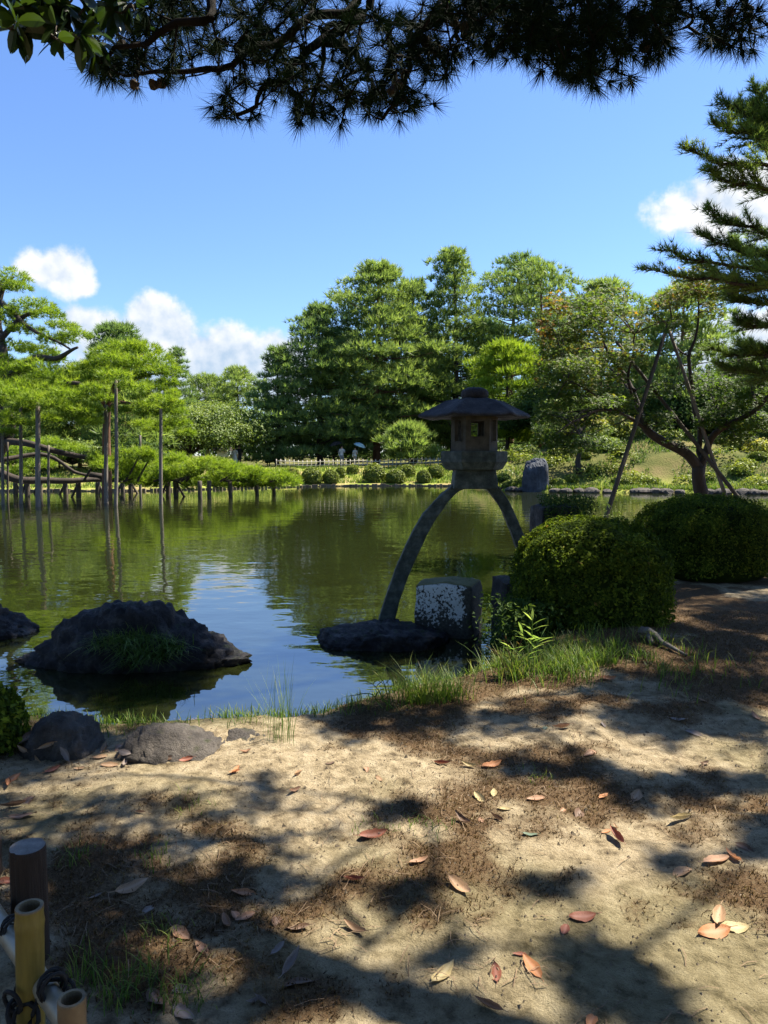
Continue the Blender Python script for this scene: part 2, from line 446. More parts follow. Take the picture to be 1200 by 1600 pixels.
M['bark'] = rough_mat('dark_bark', [(0.3, (0.02, 0.016, 0.012)), (0.7, (0.07, 0.052, 0.04))], 6, stretch=(1, 1, 0.25), bump=0.9)
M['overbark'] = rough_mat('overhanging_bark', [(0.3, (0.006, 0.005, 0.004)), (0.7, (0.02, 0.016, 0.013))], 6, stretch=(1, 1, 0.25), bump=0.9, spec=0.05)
M['redbark'] = rough_mat('red_pine_bark', [(0.3, (0.07, 0.035, 0.022)), (0.7, (0.22, 0.11, 0.065))], 3, stretch=(1, 1, 0.4), bump=0.8)
M['pole'] = rough_mat('weathered_pole', [(0.3, (0.085, 0.068, 0.052)), (0.7, (0.20, 0.168, 0.138))], 5, stretch=(3, 3, 0.3), bump=0.5)
M['darkpole'] = rough_mat('wet_pole', [(0.3, (0.03, 0.024, 0.018)), (0.7, (0.10, 0.08, 0.06))], 5, stretch=(3, 3, 0.3), bump=0.5)
M['boulder'] = rough_mat('dark_boulder', [(0.3, (0.008, 0.008, 0.009)), (0.52, (0.028, 0.026, 0.027)), (0.75, (0.12, 0.112, 0.105))], 6, detail=10, bump=1.0, dist=0.05, moss=((0.025, 0.04, 0.009), 1.8))
M['shore_rock'] = rough_mat('shore_rock', [(0.3, (0.03, 0.025, 0.02)), (0.55, (0.085, 0.072, 0.06)), (0.8, (0.17, 0.148, 0.125))], 7, detail=10, bump=1.0, dist=0.035, moss=((0.035, 0.042, 0.012), 1.85))
M['granite'] = rough_mat('lantern_granite', [(0.3, (0.02, 0.026, 0.022)), (0.5, (0.052, 0.062, 0.053)), (0.72, (0.125, 0.14, 0.12))], 9, detail=10, bump=0.9, bscale=70, dist=0.010, moss=((0.085, 0.095, 0.065), 1.62))
M['roofstone'] = rough_mat('lantern_roof_stone', [(0.32, (0.009, 0.009, 0.011)), (0.55, (0.028, 0.026, 0.028)), (0.8, (0.085, 0.08, 0.08))], 7, detail=8, bump=1.0, bscale=40, dist=0.016, moss=((0.075, 0.072, 0.062), 1.95))
M['boxstone'] = rough_mat('lantern_box_stone', [(0.3, (0.03, 0.028, 0.022)), (0.7, (0.095, 0.083, 0.064))], 9, detail=8, bump=0.6, bscale=90, dist=0.006)
M['monument'] = rough_mat('standing_stone', [(0.38, (0.022, 0.026, 0.032)), (0.58, (0.065, 0.072, 0.085)), (0.76, (0.26, 0.27, 0.28))], 1.6, detail=8, bump=0.7, dist=0.05)
M['deadwood'] = rough_mat('dead_wood', [(0.3, (0.09, 0.078, 0.065)), (0.7, (0.26, 0.23, 0.20))], 14, stretch=(1, 1, 4), bump=0.9)
M['post_wood'] = rough_mat('post_wood', [(0.3, (0.014, 0.009, 0.006)), (0.7, (0.055, 0.035, 0.024))], 16, stretch=(2, 2, 0.16), bump=0.8, dist=0.01)
M['post_end'] = rough_mat('post_end_grain', [(0.3, (0.10, 0.092, 0.085)), (0.7, (0.24, 0.22, 0.20))], 30, bump=0.6, dist=0.006)
M['rope'] = rough_mat('black_rope', [(0.3, (0.008, 0.008, 0.008)), (0.7, (0.03, 0.028, 0.026))], 60, bump=0.8, dist=0.004)
M['bamboo_y'] = rough_mat('yellow_bamboo', [(0.3, (0.12, 0.085, 0.015)), (0.7, (0.24, 0.175, 0.035))], 9, stretch=(4, 4, 0.5), rough=0.42, bump=0.15, spec=0.5, dist=0.004)
M['bamboo_g'] = rough_mat('grey_bamboo', [(0.3, (0.13, 0.115, 0.08)), (0.7, (0.26, 0.235, 0.17))], 8, rough=0.42, bump=0.15, spec=0.5, dist=0.004)
M['bamboo_b'] = rough_mat('brown_bamboo', [(0.3, (0.10, 0.06, 0.028)), (0.7, (0.23, 0.155, 0.08))], 8, rough=0.5, bump=0.2, spec=0.4, dist=0.004)
M['bamboo_in'] = rough_mat('bamboo_inside', [(0.3, (0.10, 0.07, 0.04)), (0.7, (0.25, 0.19, 0.11))], 20, rough=0.8, bump=0.2)
M['fence_far'] = rough_mat('pale_bamboo', [(0.3, (0.30, 0.27, 0.22)), (0.7, (0.46, 0.42, 0.35))], 4, bump=0.1)
M['stake'] = rough_mat('bank_stake', [(0.3, (0.08, 0.06, 0.045)), (0.7, (0.24, 0.19, 0.13))], 2.5, bump=0.4)
M['cone'] = rough_mat('cone_scale', [(0.3, (0.02, 0.013, 0.009)), (0.7, (0.07, 0.05, 0.035))], 30, bump=0.6)
M['clod'] = rough_mat('soil_crumb', [(0.3, (0.05, 0.036, 0.022)), (0.7, (0.22, 0.175, 0.115))], 40, bump=0.4, coords='Generated')
M['straw'] = rough_mat('dry_needle', [(0.3, (0.08, 0.05, 0.028)), (0.7, (0.24, 0.165, 0.095))], 8, bump=0.0)


def mat_lichen_block():
    m, nt, N, L, o = new_mat('lichen_stone')
    tc = N.new('ShaderNodeTexCoord')
    n1 = N.new('ShaderNodeTexNoise'); n1.inputs['Scale'].default_value = 34; n1.inputs['Detail'].default_value = 4; n1.inputs['Roughness'].default_value = 0.6; L.new(tc.outputs['Object'], n1.inputs['Vector'])
    n0 = N.new('ShaderNodeTexNoise'); n0.inputs['Scale'].default_value = 3.5; n0.inputs['Detail'].default_value = 4; L.new(tc.outputs['Object'], n0.inputs['Vector'])
    sp = N.new('ShaderNodeSeparateXYZ'); L.new(tc.outputs['Object'], sp.inputs[0])
    # lichen fades out towards the waterline and to the block's right-hand corner
    a = N.new('ShaderNodeMapRange'); L.new(sp.outputs[2], a.inputs[0]); a.inputs[1].default_value = 0.02; a.inputs[2].default_value = 0.30; a.inputs[3].default_value = -0.26; a.inputs[4].default_value = 0.05
    b = N.new('ShaderNodeMapRange'); L.new(sp.outputs[0], b.inputs[0]); b.inputs[1].default_value = 0.10; b.inputs[2].default_value = 0.24; b.inputs[3].default_value = 0.0; b.inputs[4].default_value = -0.6
    def ad(x, y):
        q = N.new('ShaderNodeMath'); q.operation = 'ADD'; L.new(x, q.inputs[0]); L.new(y, q.inputs[1]); return q.outputs[0]
    hh = N.new('ShaderNodeMath'); hh.operation = 'MULTIPLY'; L.new(n0.outputs['Fac'], hh.inputs[0]); hh.inputs[1].default_value = 0.55
    f = ad(ad(ad(n1.outputs['Fac'], a.outputs[0]), b.outputs[0]), hh.outputs[0])
    mr = N.new('ShaderNodeMapRange'); L.new(f, mr.inputs[0]); mr.inputs[1].default_value = 0.745; mr.inputs[2].default_value = 0.81
    ge = N.new('ShaderNodeNewGeometry'); s2 = N.new('ShaderNodeSeparateXYZ'); L.new(ge.outputs['Normal'], s2.inputs[0])
    up = N.new('ShaderNodeMapRange'); L.new(s2.outputs[2], up.inputs[0]); up.inputs[1].default_value = 0.5; up.inputs[2].default_value = 0.8
    dk = ramp_node(N, [(0.3, (0.018, 0.018, 0.014)), (0.7, (0.07, 0.065, 0.05))]); L.new(n1.outputs['Fac'], dk.inputs[0])
    mx = N.new('ShaderNodeMix'); mx.data_type = 'RGBA'; L.new(mr.outputs[0], mx.inputs[0]); L.new(dk.outputs[0], mx.inputs[6]); mx.inputs[7].default_value = (0.48, 0.50, 0.49, 1)
    m2 = N.new('ShaderNodeMix'); m2.data_type = 'RGBA'; L.new(up.outputs[0], m2.inputs[0]); L.new(mx.outputs[2], m2.inputs[6])
    ms = ramp_node(N, [(0.3, (0.05, 0.06, 0.012)), (0.7, (0.13, 0.11, 0.03))]); L.new(n1.outputs['Fac'], ms.inputs[0]); L.new(ms.outputs[0], m2.inputs[7])
    bp = N.new('ShaderNodeBump'); bp.inputs['Strength'].default_value = 0.6; bp.inputs['Distance'].default_value = 0.012; L.new(n1.outputs['Fac'], bp.inputs['Height'])
    p = N.new('ShaderNodeBsdfPrincipled'); L.new(m2.outputs[2], p.inputs['Base Color']); p.inputs['Roughness'].default_value = 0.9; L.new(bp.outputs[0], p.inputs['Normal'])
    L.new(p.outputs[0], o.inputs[0]); return m


def mat_ground():
    m, nt, N, L, o = new_mat('sandy_soil')
    tc = N.new('ShaderNodeTexCoord')
    def noise(s, d, r=0.6):
        n = N.new('ShaderNodeTexNoise'); n.inputs['Scale'].default_value = s; n.inputs['Detail'].default_value = d; n.inputs['Roughness'].default_value = r
        L.new(tc.outputs['Object'], n.inputs['Vector']); return n.outputs['Fac']
    def attr(a):
        n = N.new('ShaderNodeAttribute'); n.attribute_name = a; return n.outputs['Fac']
    def mix(f, a, b):
        n = N.new('ShaderNodeMix'); n.data_type = 'RGBA'
        if isinstance(f, float): n.inputs[0].default_value = f
        else: L.new(f, n.inputs[0])
        for s, v in ((6, a), (7, b)):
            if isinstance(v, tuple): n.inputs[s].default_value = (*v, 1)
            else: L.new(v, n.inputs[s])
        return n.outputs[2]
    fine, mid = noise(160, 6, 0.75), noise(14, 7)
    sand = ramp_node(N, [(0.30, (0.09, 0.067, 0.04)), (0.48, (0.275, 0.218, 0.135)), (0.72, (0.40, 0.33, 0.22))]); L.new(mid, sand.inputs[0])
    grain = ramp_node(N, [(0.34, (0.30, 0.28, 0.25)), (0.48, (0.92, 0.92, 0.92)), (0.75, (1.15, 1.12, 1.05))]); L.new(fine, grain.inputs[0])
    ml = N.new('ShaderNodeMix'); ml.data_type = 'RGBA'; ml.blend_type = 'MULTIPLY'; ml.inputs[0].default_value = 0.85; L.new(sand.outputs[0], ml.inputs[6]); L.new(grain.outputs[0], ml.inputs[7])
    alg = ramp_node(N, [(0.3, (0.055, 0.05, 0.018)), (0.7, (0.14, 0.125, 0.05))]); L.new(mid, alg.inputs[0])
    c = mix(attr('algae'), ml.outputs[2], alg.outputs[0])
    mo = ramp_node(N, [(0.3, (0.035, 0.022, 0.012)), (0.6, (0.11, 0.068, 0.034)), (0.85, (0.19, 0.13, 0.065))]); L.new(fine, mo.inputs[0])
    # moss edge broken up by fine noise
    br = N.new('ShaderNodeMath'); br.operation = 'MULTIPLY_ADD'; L.new(noise(55, 4), br.inputs[0]); br.inputs[1].default_value = 1.3; br.inputs[2].default_value = -0.65
    su = N.new('ShaderNodeMath'); su.operation = 'ADD'; su.use_clamp = True; L.new(br.outputs[0], su.inputs[0]); L.new(attr('moss'), su.inputs[1])
    mm = N.new('ShaderNodeMath'); mm.operation = 'MULTIPLY'; mm.use_clamp = True; L.new(su.outputs[0], mm.inputs[0])
    g2 = N.new('ShaderNodeMapRange'); L.new(attr('moss'), g2.inputs[0]); g2.inputs[1].default_value = 0.02; g2.inputs[2].default_value = 0.25; L.new(g2.outputs[0], mm.inputs[1])
    c = mix(mm.outputs[0], c, mo.outputs[0])
    gr = ramp_node(N, [(0.3, (0.020, 0.026, 0.008)), (0.7, (0.06, 0.066, 0.018))]); L.new(mid, gr.inputs[0])
    c = mix(attr('green'), c, gr.outputs[0])
    bp = N.new('ShaderNodeBump'); bp.inputs['Strength'].default_value = 0.9; bp.inputs['Distance'].default_value = 0.022
    hb = N.new('ShaderNodeMath'); hb.operation = 'MULTIPLY_ADD'; L.new(fine, hb.inputs[0]); hb.inputs[1].default_value = 0.5; L.new(noise(45, 6), hb.inputs[2]); L.new(hb.outputs[0], bp.inputs['Height'])
    p = N.new('ShaderNodeBsdfPrincipled'); L.new(c, p.inputs['Base Color']); p.inputs['Roughness'].default_value = 0.95; p.inputs['Specular IOR Level'].default_value = 0.1
    L.new(bp.outputs[0], p.inputs['Normal']); L.new(p.outputs[0], o.inputs[0]); return m


def mat_water():
    m, nt, N, L, o = new_mat('pond_water')
    tc = N.new('ShaderNodeTexCoord')
    def noise(s, d, st, r=0.5):
        mp = N.new('ShaderNodeMapping'); mp.inputs['Scale'].default_value = st; L.new(tc.outputs['Object'], mp.inputs[0])
        n = N.new('ShaderNodeTexNoise'); n.inputs['Scale'].default_value = s; n.inputs['Detail'].default_value = d; n.inputs['Roughness'].default_value = r
        L.new(mp.outputs[0], n.inputs['Vector']); return n.outputs['Fac']
    a = noise(1.1, 3, (1.0, 1.5, 1)); b = noise(5.5, 2, (0.8, 1.5, 1)); cc = noise(0.13, 2, (1, 1, 1))
    # breeze patches: ripples stronger in some places than others
    pr = N.new('ShaderNodeMapRange'); L.new(cc, pr.inputs[0]); pr.inputs[1].default_value = 0.42; pr.inputs[2].default_value = 0.66; pr.inputs[3].default_value = 0.12; pr.inputs[4].default_value = 1.0
    mu = N.new('ShaderNodeMath'); mu.operation = 'MULTIPLY'; L.new(b, mu.inputs[0]); L.new(pr.outputs[0], mu.inputs[1])
    m2 = N.new('ShaderNodeMath'); m2.operation = 'MULTIPLY_ADD'; L.new(mu.outputs[0], m2.inputs[0]); m2.inputs[1].default_value = 0.22; L.new(a, m2.inputs[2])
    bp = N.new('ShaderNodeBump'); bp.inputs['Strength'].default_value = 1.0; bp.inputs['Distance'].default_value = 0.010; L.new(m2.outputs[0], bp.inputs['Height'])
    p = N.new('ShaderNodeBsdfPrincipled'); p.inputs['Base Color'].default_value = (0.012, 0.015, 0.004, 1)
    p.inputs['Roughness'].default_value = 0.02; p.inputs['IOR'].default_value = 3.3
    L.new(bp.outputs[0], p.inputs['Normal']); L.new(p.outputs[0], o.inputs[0]); return m


def mat_bank():
    m, nt, N, L, o = new_mat('far_bank_turf')
    tc = N.new('ShaderNodeTexCoord')
    n1 = N.new('ShaderNodeTexNoise'); n1.inputs['Scale'].default_value = 0.55; n1.inputs['Detail'].default_value = 6; L.new(tc.outputs['Object'], n1.inputs['Vector'])
    r1 = ramp_node(N, [(0.35, (0.12, 0.16, 0.025)), (0.5, (0.22, 0.25, 0.045)), (0.62, (0.33, 0.26, 0.11)), (0.75, (0.36, 0.28, 0.16))]); L.new(n1.outputs['Fac'], r1.inputs[0])
    n2 = N.new('ShaderNodeTexNoise'); n2.inputs['Scale'].default_value = 9; n2.inputs['Detail'].default_value = 6; L.new(tc.outputs['Object'], n2.inputs['Vector'])
    bp = N.new('ShaderNodeBump'); bp.inputs['Strength'].default_value = 0.8; bp.inputs['Distance'].default_value = 0.1; L.new(n2.outputs['Fac'], bp.inputs['Height'])
    r2 = ramp_node(N, [(0.35, (0.05, 0.065, 0.016)), (0.5, (0.10, 0.10, 0.03)), (0.68, (0.15, 0.12, 0.05))]); L.new(n1.outputs['Fac'], r2.inputs[0])
    at = N.new('ShaderNodeAttribute'); at.attribute_name = 'tint'; mx = N.new('ShaderNodeMix'); mx.data_type = 'RGBA'; L.new(at.outputs['Fac'], mx.inputs[0]); L.new(r1.outputs[0], mx.inputs[6]); L.new(r2.outputs[0], mx.inputs[7])
    p = N.new('ShaderNodeBsdfPrincipled'); L.new(mx.outputs[2], p.inputs['Base Color']); p.inputs['Roughness'].default_value = 1; p.inputs['Specular IOR Level'].default_value = 0.1
    L.new(bp.outputs[0], p.inputs['Normal']); L.new(p.outputs[0], o.inputs[0]); return m


def flat_mat(name, col, rough=0.7):
    m, nt, N, L, o = new_mat(name)
    tc = N.new('ShaderNodeTexCoord'); n = N.new('ShaderNodeTexNoise'); n.inputs['Scale'].default_value = 6; n.inputs['Detail'].default_value = 3; L.new(tc.outputs['Object'], n.inputs['Vector'])
    r = ramp_node(N, [(0.3, tuple(c * 0.85 for c in col)), (0.7, tuple(min(1, c * 1.1) for c in col))]); L.new(n.outputs['Fac'], r.inputs[0])
    p = N.new('ShaderNodeBsdfPrincipled'); L.new(r.outputs[0], p.inputs['Base Color']); p.inputs['Roughness'].default_value = rough; L.new(p.outputs[0], o.inputs[0]); return m


# ================================================================== LARGE STRUCTURE
# ---- near ground ----
shore_px = [(-330, 1150), (-150, 1160), (20, 1158), (110, 1150), (200, 1158), (330, 1166), (430, 1158), (500, 1140), (560, 1118),
            (640, 1100), (715, 1082), (760, 1058), (775, 1010)]
shore = [pix(a, b, z=0.06)[:2] for a, b in shore_px]
shore = [np.array([-16.0, 4.2]), np.array([-8.0, 4.9])] + shore + [np.array(p) for p in
         [(1.35, 7.3), (1.55, 8.0), (1.75, 9.4), (2.1, 10.9), (3.2, 12.6), (4.6, 14.6), (5.6, 16.6), (9, 18.0), (20, 18.5), (45, 18.5)]]
shore = np.array(shore)
poly = np.concatenate([shore, np.array([[45.0, -40.0], [-16.0, -40.0]])])


def shore_dist(x, y):
    """signed distance to the shoreline, positive on land"""
    d = np.full(x.shape, 1e9); ins = np.zeros(x.shape, bool)
    n = len(poly)
    for i in range(n):
        a, b = poly[i], poly[(i + 1) % n]
        if i < len(shore) - 1:
            ab = b - a; t = np.clip(((x - a[0]) * ab[0] + (y - a[1]) * ab[1]) / (ab @ ab), 0, 1)
            d = np.minimum(d, np.hypot(x - a[0] - t * ab[0], y - a[1] - t * ab[1]))
        c = ((a[1] > y) != (b[1] > y)) & (x < (b[0] - a[0]) * (y - a[1]) / (b[1] - a[1] + 1e-12) + a[0])
        ins ^= c
    return np.where(ins, d, -d)


def ground_h(x, y):
    x = np.asarray(x, float); y = np.asarray(y, float)
    d = shore_dist(x, y) + (fb2(x, y, 2.2, 3, 4.0) - 0.5) * 0.22
    land = 0.45 + (fb2(x, y, 0.7, 3, 1.0) - 0.5) * 0.16 + (fb2(x, y, 3.0, 3, 2.0) - 0.5) * 0.05
    land = land + 0.10 * np.exp(-(((x - 2.0) / 0.9) ** 2 + ((y - 6.0) / 0.8) ** 2))
    fine = (fb2(x, y, 11, 3, 3.0) - 0.5) * 0.034 + (fb2(x, y, 30, 2, 5.0) - 0.5) * 0.018
    bank = sstep(-0.12, 0.75, d)
    h = 0.02 + (land - 0.02) * bank ** 0.8 + fine * sstep(0.0, 0.4, d)
    return np.where(d < 0, np.maximum(-0.5, 0.02 + d * 0.9), h)


def moss_f(x, y):
    n = fb2(x, y, 1.25, 5, 8.0) + 0.35 * (fb2(x, y, 5.0, 3, 9.0) - 0.5)
    return sstep(0.455, 0.575, n + 0.05 * sstep(0.5, 3.0, x) + 0.11 * sstep(3.9, 4.7, y) * sstep(-0.6, 0.6, x))


def algae_f(x, y):
    return sstep(0.50, 0.68, fb2(x, y, 0.9, 4, 13.0)) * 0.5


def green_f(x, y):
    d = shore_dist(x, y)
    return sstep(1.0, 0.40, d + (fb2(x, y, 2.5, 3, 6.0) - 0.5) * 0.8)


def lines(spec):
    out = [spec[0][0]]
    for a, b, s in spec:
        n = max(1, int(round((b - a) / s))); out += list(a + (b - a) * (np.arange(n) + 1) / n)
    return np.array(out)


gx = lines([(-16, -6, 0.6), (-6, -3.2, 0.08), (-3.2, 4.4, 0.030), (4.4, 8, 0.12), (8, 45, 1.5)])
gy = lines([(-40, -2, 2.5), (-2, 1.3, 0.25), (1.3, 5.4, 0.030), (5.4, 9, 0.06), (9, 21, 0.25)])
X, Y = np.meshgrid(gx, gy)
Z = ground_h(X, Y)
nx, ny = len(gx), len(gy)
gi = (np.arange(ny - 1)[:, None] * nx + np.arange(nx - 1)[None])
GQ = np.stack([gi, gi + 1, gi + nx + 1, gi + nx], -1).reshape(-1, 4)
g = Geo(); g.add(np.stack([X, Y, Z], -1).reshape(-1, 3), None, GQ)
gme = g.mesh('ground', True)
for nm, fn in (('moss', moss_f), ('algae', algae_f), ('green', green_f)):
    at = gme.attributes.new(nm, 'FLOAT', 'POINT'); at.data.foreach_set('value', fn(X, Y).ravel().astype(np.float32))
ground = tag(link('ground', gme, mat_ground()), 'bare sandy ground with patches of dry brown moss by the pond', None, None, 'structure')
BV = BVHTree.FromPolygons([tuple(v) for v in np.stack([X, Y, Z], -1).reshape(-1, 3)], GQ.tolist())


def on_ground(px, py):
    o = Vector((0, 0, CAMZ)); p = pix(px, py, Y=5.0); d = (Vector(p.tolist()) - o).normalized()
    hit = BV.ray_cast(o, d)
    return np.array(hit[0]), np.array(hit[1])


# ---- pond ----
g = Geo(); g.add([[-400, -60, 0], [400, -60, 0], [400, 200, 0], [-400, 200, 0]], None, [[0, 1, 2, 3]])
tag(put('pond_water', g, mat_water()), 'still green pond reflecting trees and sky', None, None, 'structure')

# ---- far bank ----
bank_line = np.array([(-400, 60), (-60, 52), (-40, 44), (-22, 41.5), (-14, 42), (-9, 45), (-4, 48.5), (1, 49), (4.5, 48.5), (5.5, 46), (7, 42), (10, 40.0), (15, 39.6), (20, 38.5), (26, 37), (40, 36), (400, 30)], float)


def bank_y(x): return np.interp(x, bank_line[:, 0], bank_line[:, 1])


def far_h(x, y):
    x = np.asarray(x, float); y = np.asarray(y, float)
    d = y - bank_y(x) + (fb2(x, y, 0.35, 3, 21.0) - 0.5) * 1.0
    base = 0.16 + 0.95 * sstep(0.3, 5.5, d) + 0.5 * sstep(30, 90, d)
    mound = 2.2 * np.exp(-((x - 17) / 9.0) ** 2) * sstep(0.5, 10, d) * (1 - 0.4 * sstep(14, 30, d))
    h = base + mound + (fb2(x, y, 0.5, 3, 23.0) - 0.5) * 0.25 * sstep(0.3, 2, d)
    return np.where(d < 0, np.maximum(-0.8, 0.16 + d * 2), h)


fx = lines([(-1500, -200, 130), (-200, -40, 10), (-40, 40, 0.5), (40, 200, 10), (200, 1500, 130)])
fy = lines([(30, 75, 0.4), (75, 140, 4), (140, 400, 26), (400, 3000, 260)])
X2, Y2 = np.meshgrid(fx, fy); Z2 = far_h(X2, Y2)
gi = (np.arange(len(fy) - 1)[:, None] * len(fx) + np.arange(len(fx) - 1)[None])
dry = np.maximum(sstep(5.0, 9.0, X2) * sstep(1.2, 3.0, Y2 - bank_y(X2)), sstep(6.0, 9.0, Y2 - bank_y(X2)))
g = Geo(); g.add(np.stack([X2, Y2, Z2], -1).reshape(-1, 3), None, np.stack([gi, gi + 1, gi + len(fx) + 1, gi + len(fx)], -1).reshape(-1, 4), dry.ravel())
tag(put('far_bank_ground', g, mat_bank(), smooth=True), 'turf bank rising behind the far shore of the pond', None, None, 'structure')

# wooden stake edging along the far waterline
g = Geo()
for x in np.arange(-34, 5.0, 0.185):
    y = bank_y(x) - 0.35
    box_geo(g, (x, y + random.uniform(-0.04, 0.04), -0.3), 0.17, 0.17, 0.3 + random.uniform(0.06, 0.16), random.uniform(-0.3, 0.3), random.random())
o = put('stake_edging', g, M['stake']); tag(o, 'low row of wooden stakes edging the far bank at the waterline', 'edging', None, 'stuff')

# ------------------------------------------------------------------ trees
def pad(g, c, rx, ry, rz, nt, nb, L, Wd, r, under=0.35, spread=0.75, upb=0.75, lift=0.0):
    """flattened foliage pad: tufts on and under the top of a half ellipsoid"""
    nt = int(max(6, nt))
    a = r.uniform(0, 2 * math.pi, nt); q = np.sqrt(r.uniform(0, 1, nt)); dx, dy = q * np.cos(a), q * np.sin(a)
    wob_ = 0.8 + 0.4 * vnoise(np.stack([np.cos(a) * 1.7 + c[0], np.sin(a) * 1.7 + c[1], np.full(nt, c[2])], -1)) * 1.2
    dx, dy = dx * wob_, dy * wob_
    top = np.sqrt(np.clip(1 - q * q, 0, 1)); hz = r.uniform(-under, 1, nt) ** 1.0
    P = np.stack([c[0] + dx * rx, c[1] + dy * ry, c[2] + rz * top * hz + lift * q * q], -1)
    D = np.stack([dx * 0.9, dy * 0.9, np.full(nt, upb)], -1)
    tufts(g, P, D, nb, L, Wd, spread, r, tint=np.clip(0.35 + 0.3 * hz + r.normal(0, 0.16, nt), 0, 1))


def limb(g, a, b, r0, r1, r, sag=0.0, amp=0.15, n=8, A=0.5):
    a = np.asarray(a, float); b = np.asarray(b, float); u = np.linspace(0, 1, n)[:, None]
    P = a + (b - a) * u; P[:, 2] += sag * np.sin(u[:, 0] * math.pi)
    d = np.linalg.norm(b - a); w = wob(P, amp * d * 0.25, r.uniform(0, 99)); w[0] = a; w[-1] = b
    tube(g, w, np.linspace(r0, r1, n), 5, A, cap=False)


def far_pine(name, label, x, y, top_z, Rr, seed, mat, prof='cone', base_frac=0.12, npads=60, lean=0.0, bark='bark', group='pines on the far shore',
             L=0.55, Wd=0.085, nb=7, dens=1.0, padk=0.30, squash=1.0):
    r = np.random.default_rng(seed); z0 = float(far_h(np.array([x]), np.array([y]))[0]) - 0.1
    H = top_z - z0
    root = thing(name, label, 'tree', (x, y, z0), group)
    tg = Geo()
    zz = np.linspace(0, 1, 12)
    P = np.stack([x + lean * H * zz ** 1.4, np.full(12, y), z0 + H * zz * 0.97], -1); P = wob(P, 0.012 * H * 2, seed * 1.3); P[0, :2] = x, y
    tube(tg, P, 0.020 * H * (1 - zz * 0.9) + 0.02, 8)
    fg = Geo()
    for i in range(npads):
        t = (i + r.uniform(0, 1)) / npads           # 0 bottom .. 1 top
        if prof == 'cone': rad = Rr * 1.15 * (0.10 + 0.90 * (1 - t) ** 0.62) * (0.8 + 0.2 * min(1, t / 0.12)) * r.uniform(0.8, 1.12)
        elif prof == 'round': rad = Rr * math.sqrt(max(0.04, 1 - (2 * t - 0.75) ** 2 * 0.62)) * (1 if t < 0.8 else 1 - (t - 0.8) * 2.5)
        else: rad = Rr * (0.55 + 0.45 * math.sin(math.pi * min(1, 0.25 + t * 0.75)))
        hz = base_frac + (1 - base_frac) * t
        k = min(11, int(hz * 11)); c0 = P[k] + (P[min(11, k + 1)] - P[k]) * (hz * 11 - k)
        a = i * 2.39996 + r.uniform(-0.5, 0.5)
        out = rad * math.sqrt(r.uniform(0.06, 1.0)) * (1.0 if t < 0.93 else 0.3)
        pr = max(0.45, Rr * padk * r.uniform(0.7, 1.25) * (1 - 0.35 * t if prof == 'cone' else 1.0))
        c = np.array([c0[0] + math.cos(a) * out, c0[1] + math.sin(a) * out, z0 + H * hz - pr * 0.15 + 0.08 * out * (1 if prof != 'cone' else r.uniform(-1.0, 1))])
        if out > 0.8 and t < 0.95: limb(tg, c0 - np.array([0, 0, 0.10 * out]), c - np.array([0, 0, 0.1]), 0.02 + 0.006 * H * (1 - t), 0.02, r, -0.03 * out, n=5)
        nt = 24 * dens * pr * pr + 10
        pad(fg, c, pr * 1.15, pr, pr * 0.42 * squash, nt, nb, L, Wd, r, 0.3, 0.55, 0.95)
    top = P[-1]
    pad(fg, top - np.array([0, 0, 0.35]), 0.5, 0.5, 0.6, 12, nb, L, Wd, r, upb=1.4)
    part('trunk', tg, M[bark], root, True)
    part('crown', fg, M[mat], root)
    return root


def crown_clump(fg, c, r3, n, L, Wd, r):
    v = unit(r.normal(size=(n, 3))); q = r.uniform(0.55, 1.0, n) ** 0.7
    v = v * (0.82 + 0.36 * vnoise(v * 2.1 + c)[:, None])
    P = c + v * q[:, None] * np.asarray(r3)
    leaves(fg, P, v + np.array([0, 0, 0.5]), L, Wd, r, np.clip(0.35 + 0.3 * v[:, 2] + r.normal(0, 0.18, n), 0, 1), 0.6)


def far_broad(name, label, x, y, top_z, Rr, seed, mat, n=26, per=420, L=0.22, Wd=0.14, group='leafy trees on the far shore', base=0.16, z0=None, cat='tree'):
    r = np.random.default_rng(seed)
    z0 = float(far_h(np.array([x]), np.array([y]))[0]) - 0.1 if z0 is None else z0
    H = top_z - z0
    root = thing(name, label, cat, (x, y, z0), group)
    tg, fg = Geo(), Geo()
    fork = np.array([x, y, z0 + H * 0.22])
    tube(tg, wob(spline([(x, y, z0), fork], 6), 0.05, seed), np.linspace(0.028, 0.02, 6) * H, 8)
    for i in range(n):
        v = unit(r.normal(size=3)); v[2] = abs(v[2]) * 1.1 - 0.35
        c = np.array([x, y, z0 + H * (base + 0.40)]) + v * np.array([Rr * 0.75, Rr * 0.75, H * 0.40])
        c[2] = min(c[2], top_z - Rr * 0.18)
        q = Rr * r.uniform(0.24, 0.40)
        limb(tg, fork, c, 0.012 * H, 0.02, r, 0.1)
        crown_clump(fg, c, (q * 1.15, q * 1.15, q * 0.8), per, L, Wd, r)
    part('trunk', tg, M['bark'], root, True)
    part('crown', fg, M[mat], root)
    return root


def px_top(px, py, D): return pix(px, py, Y=D)


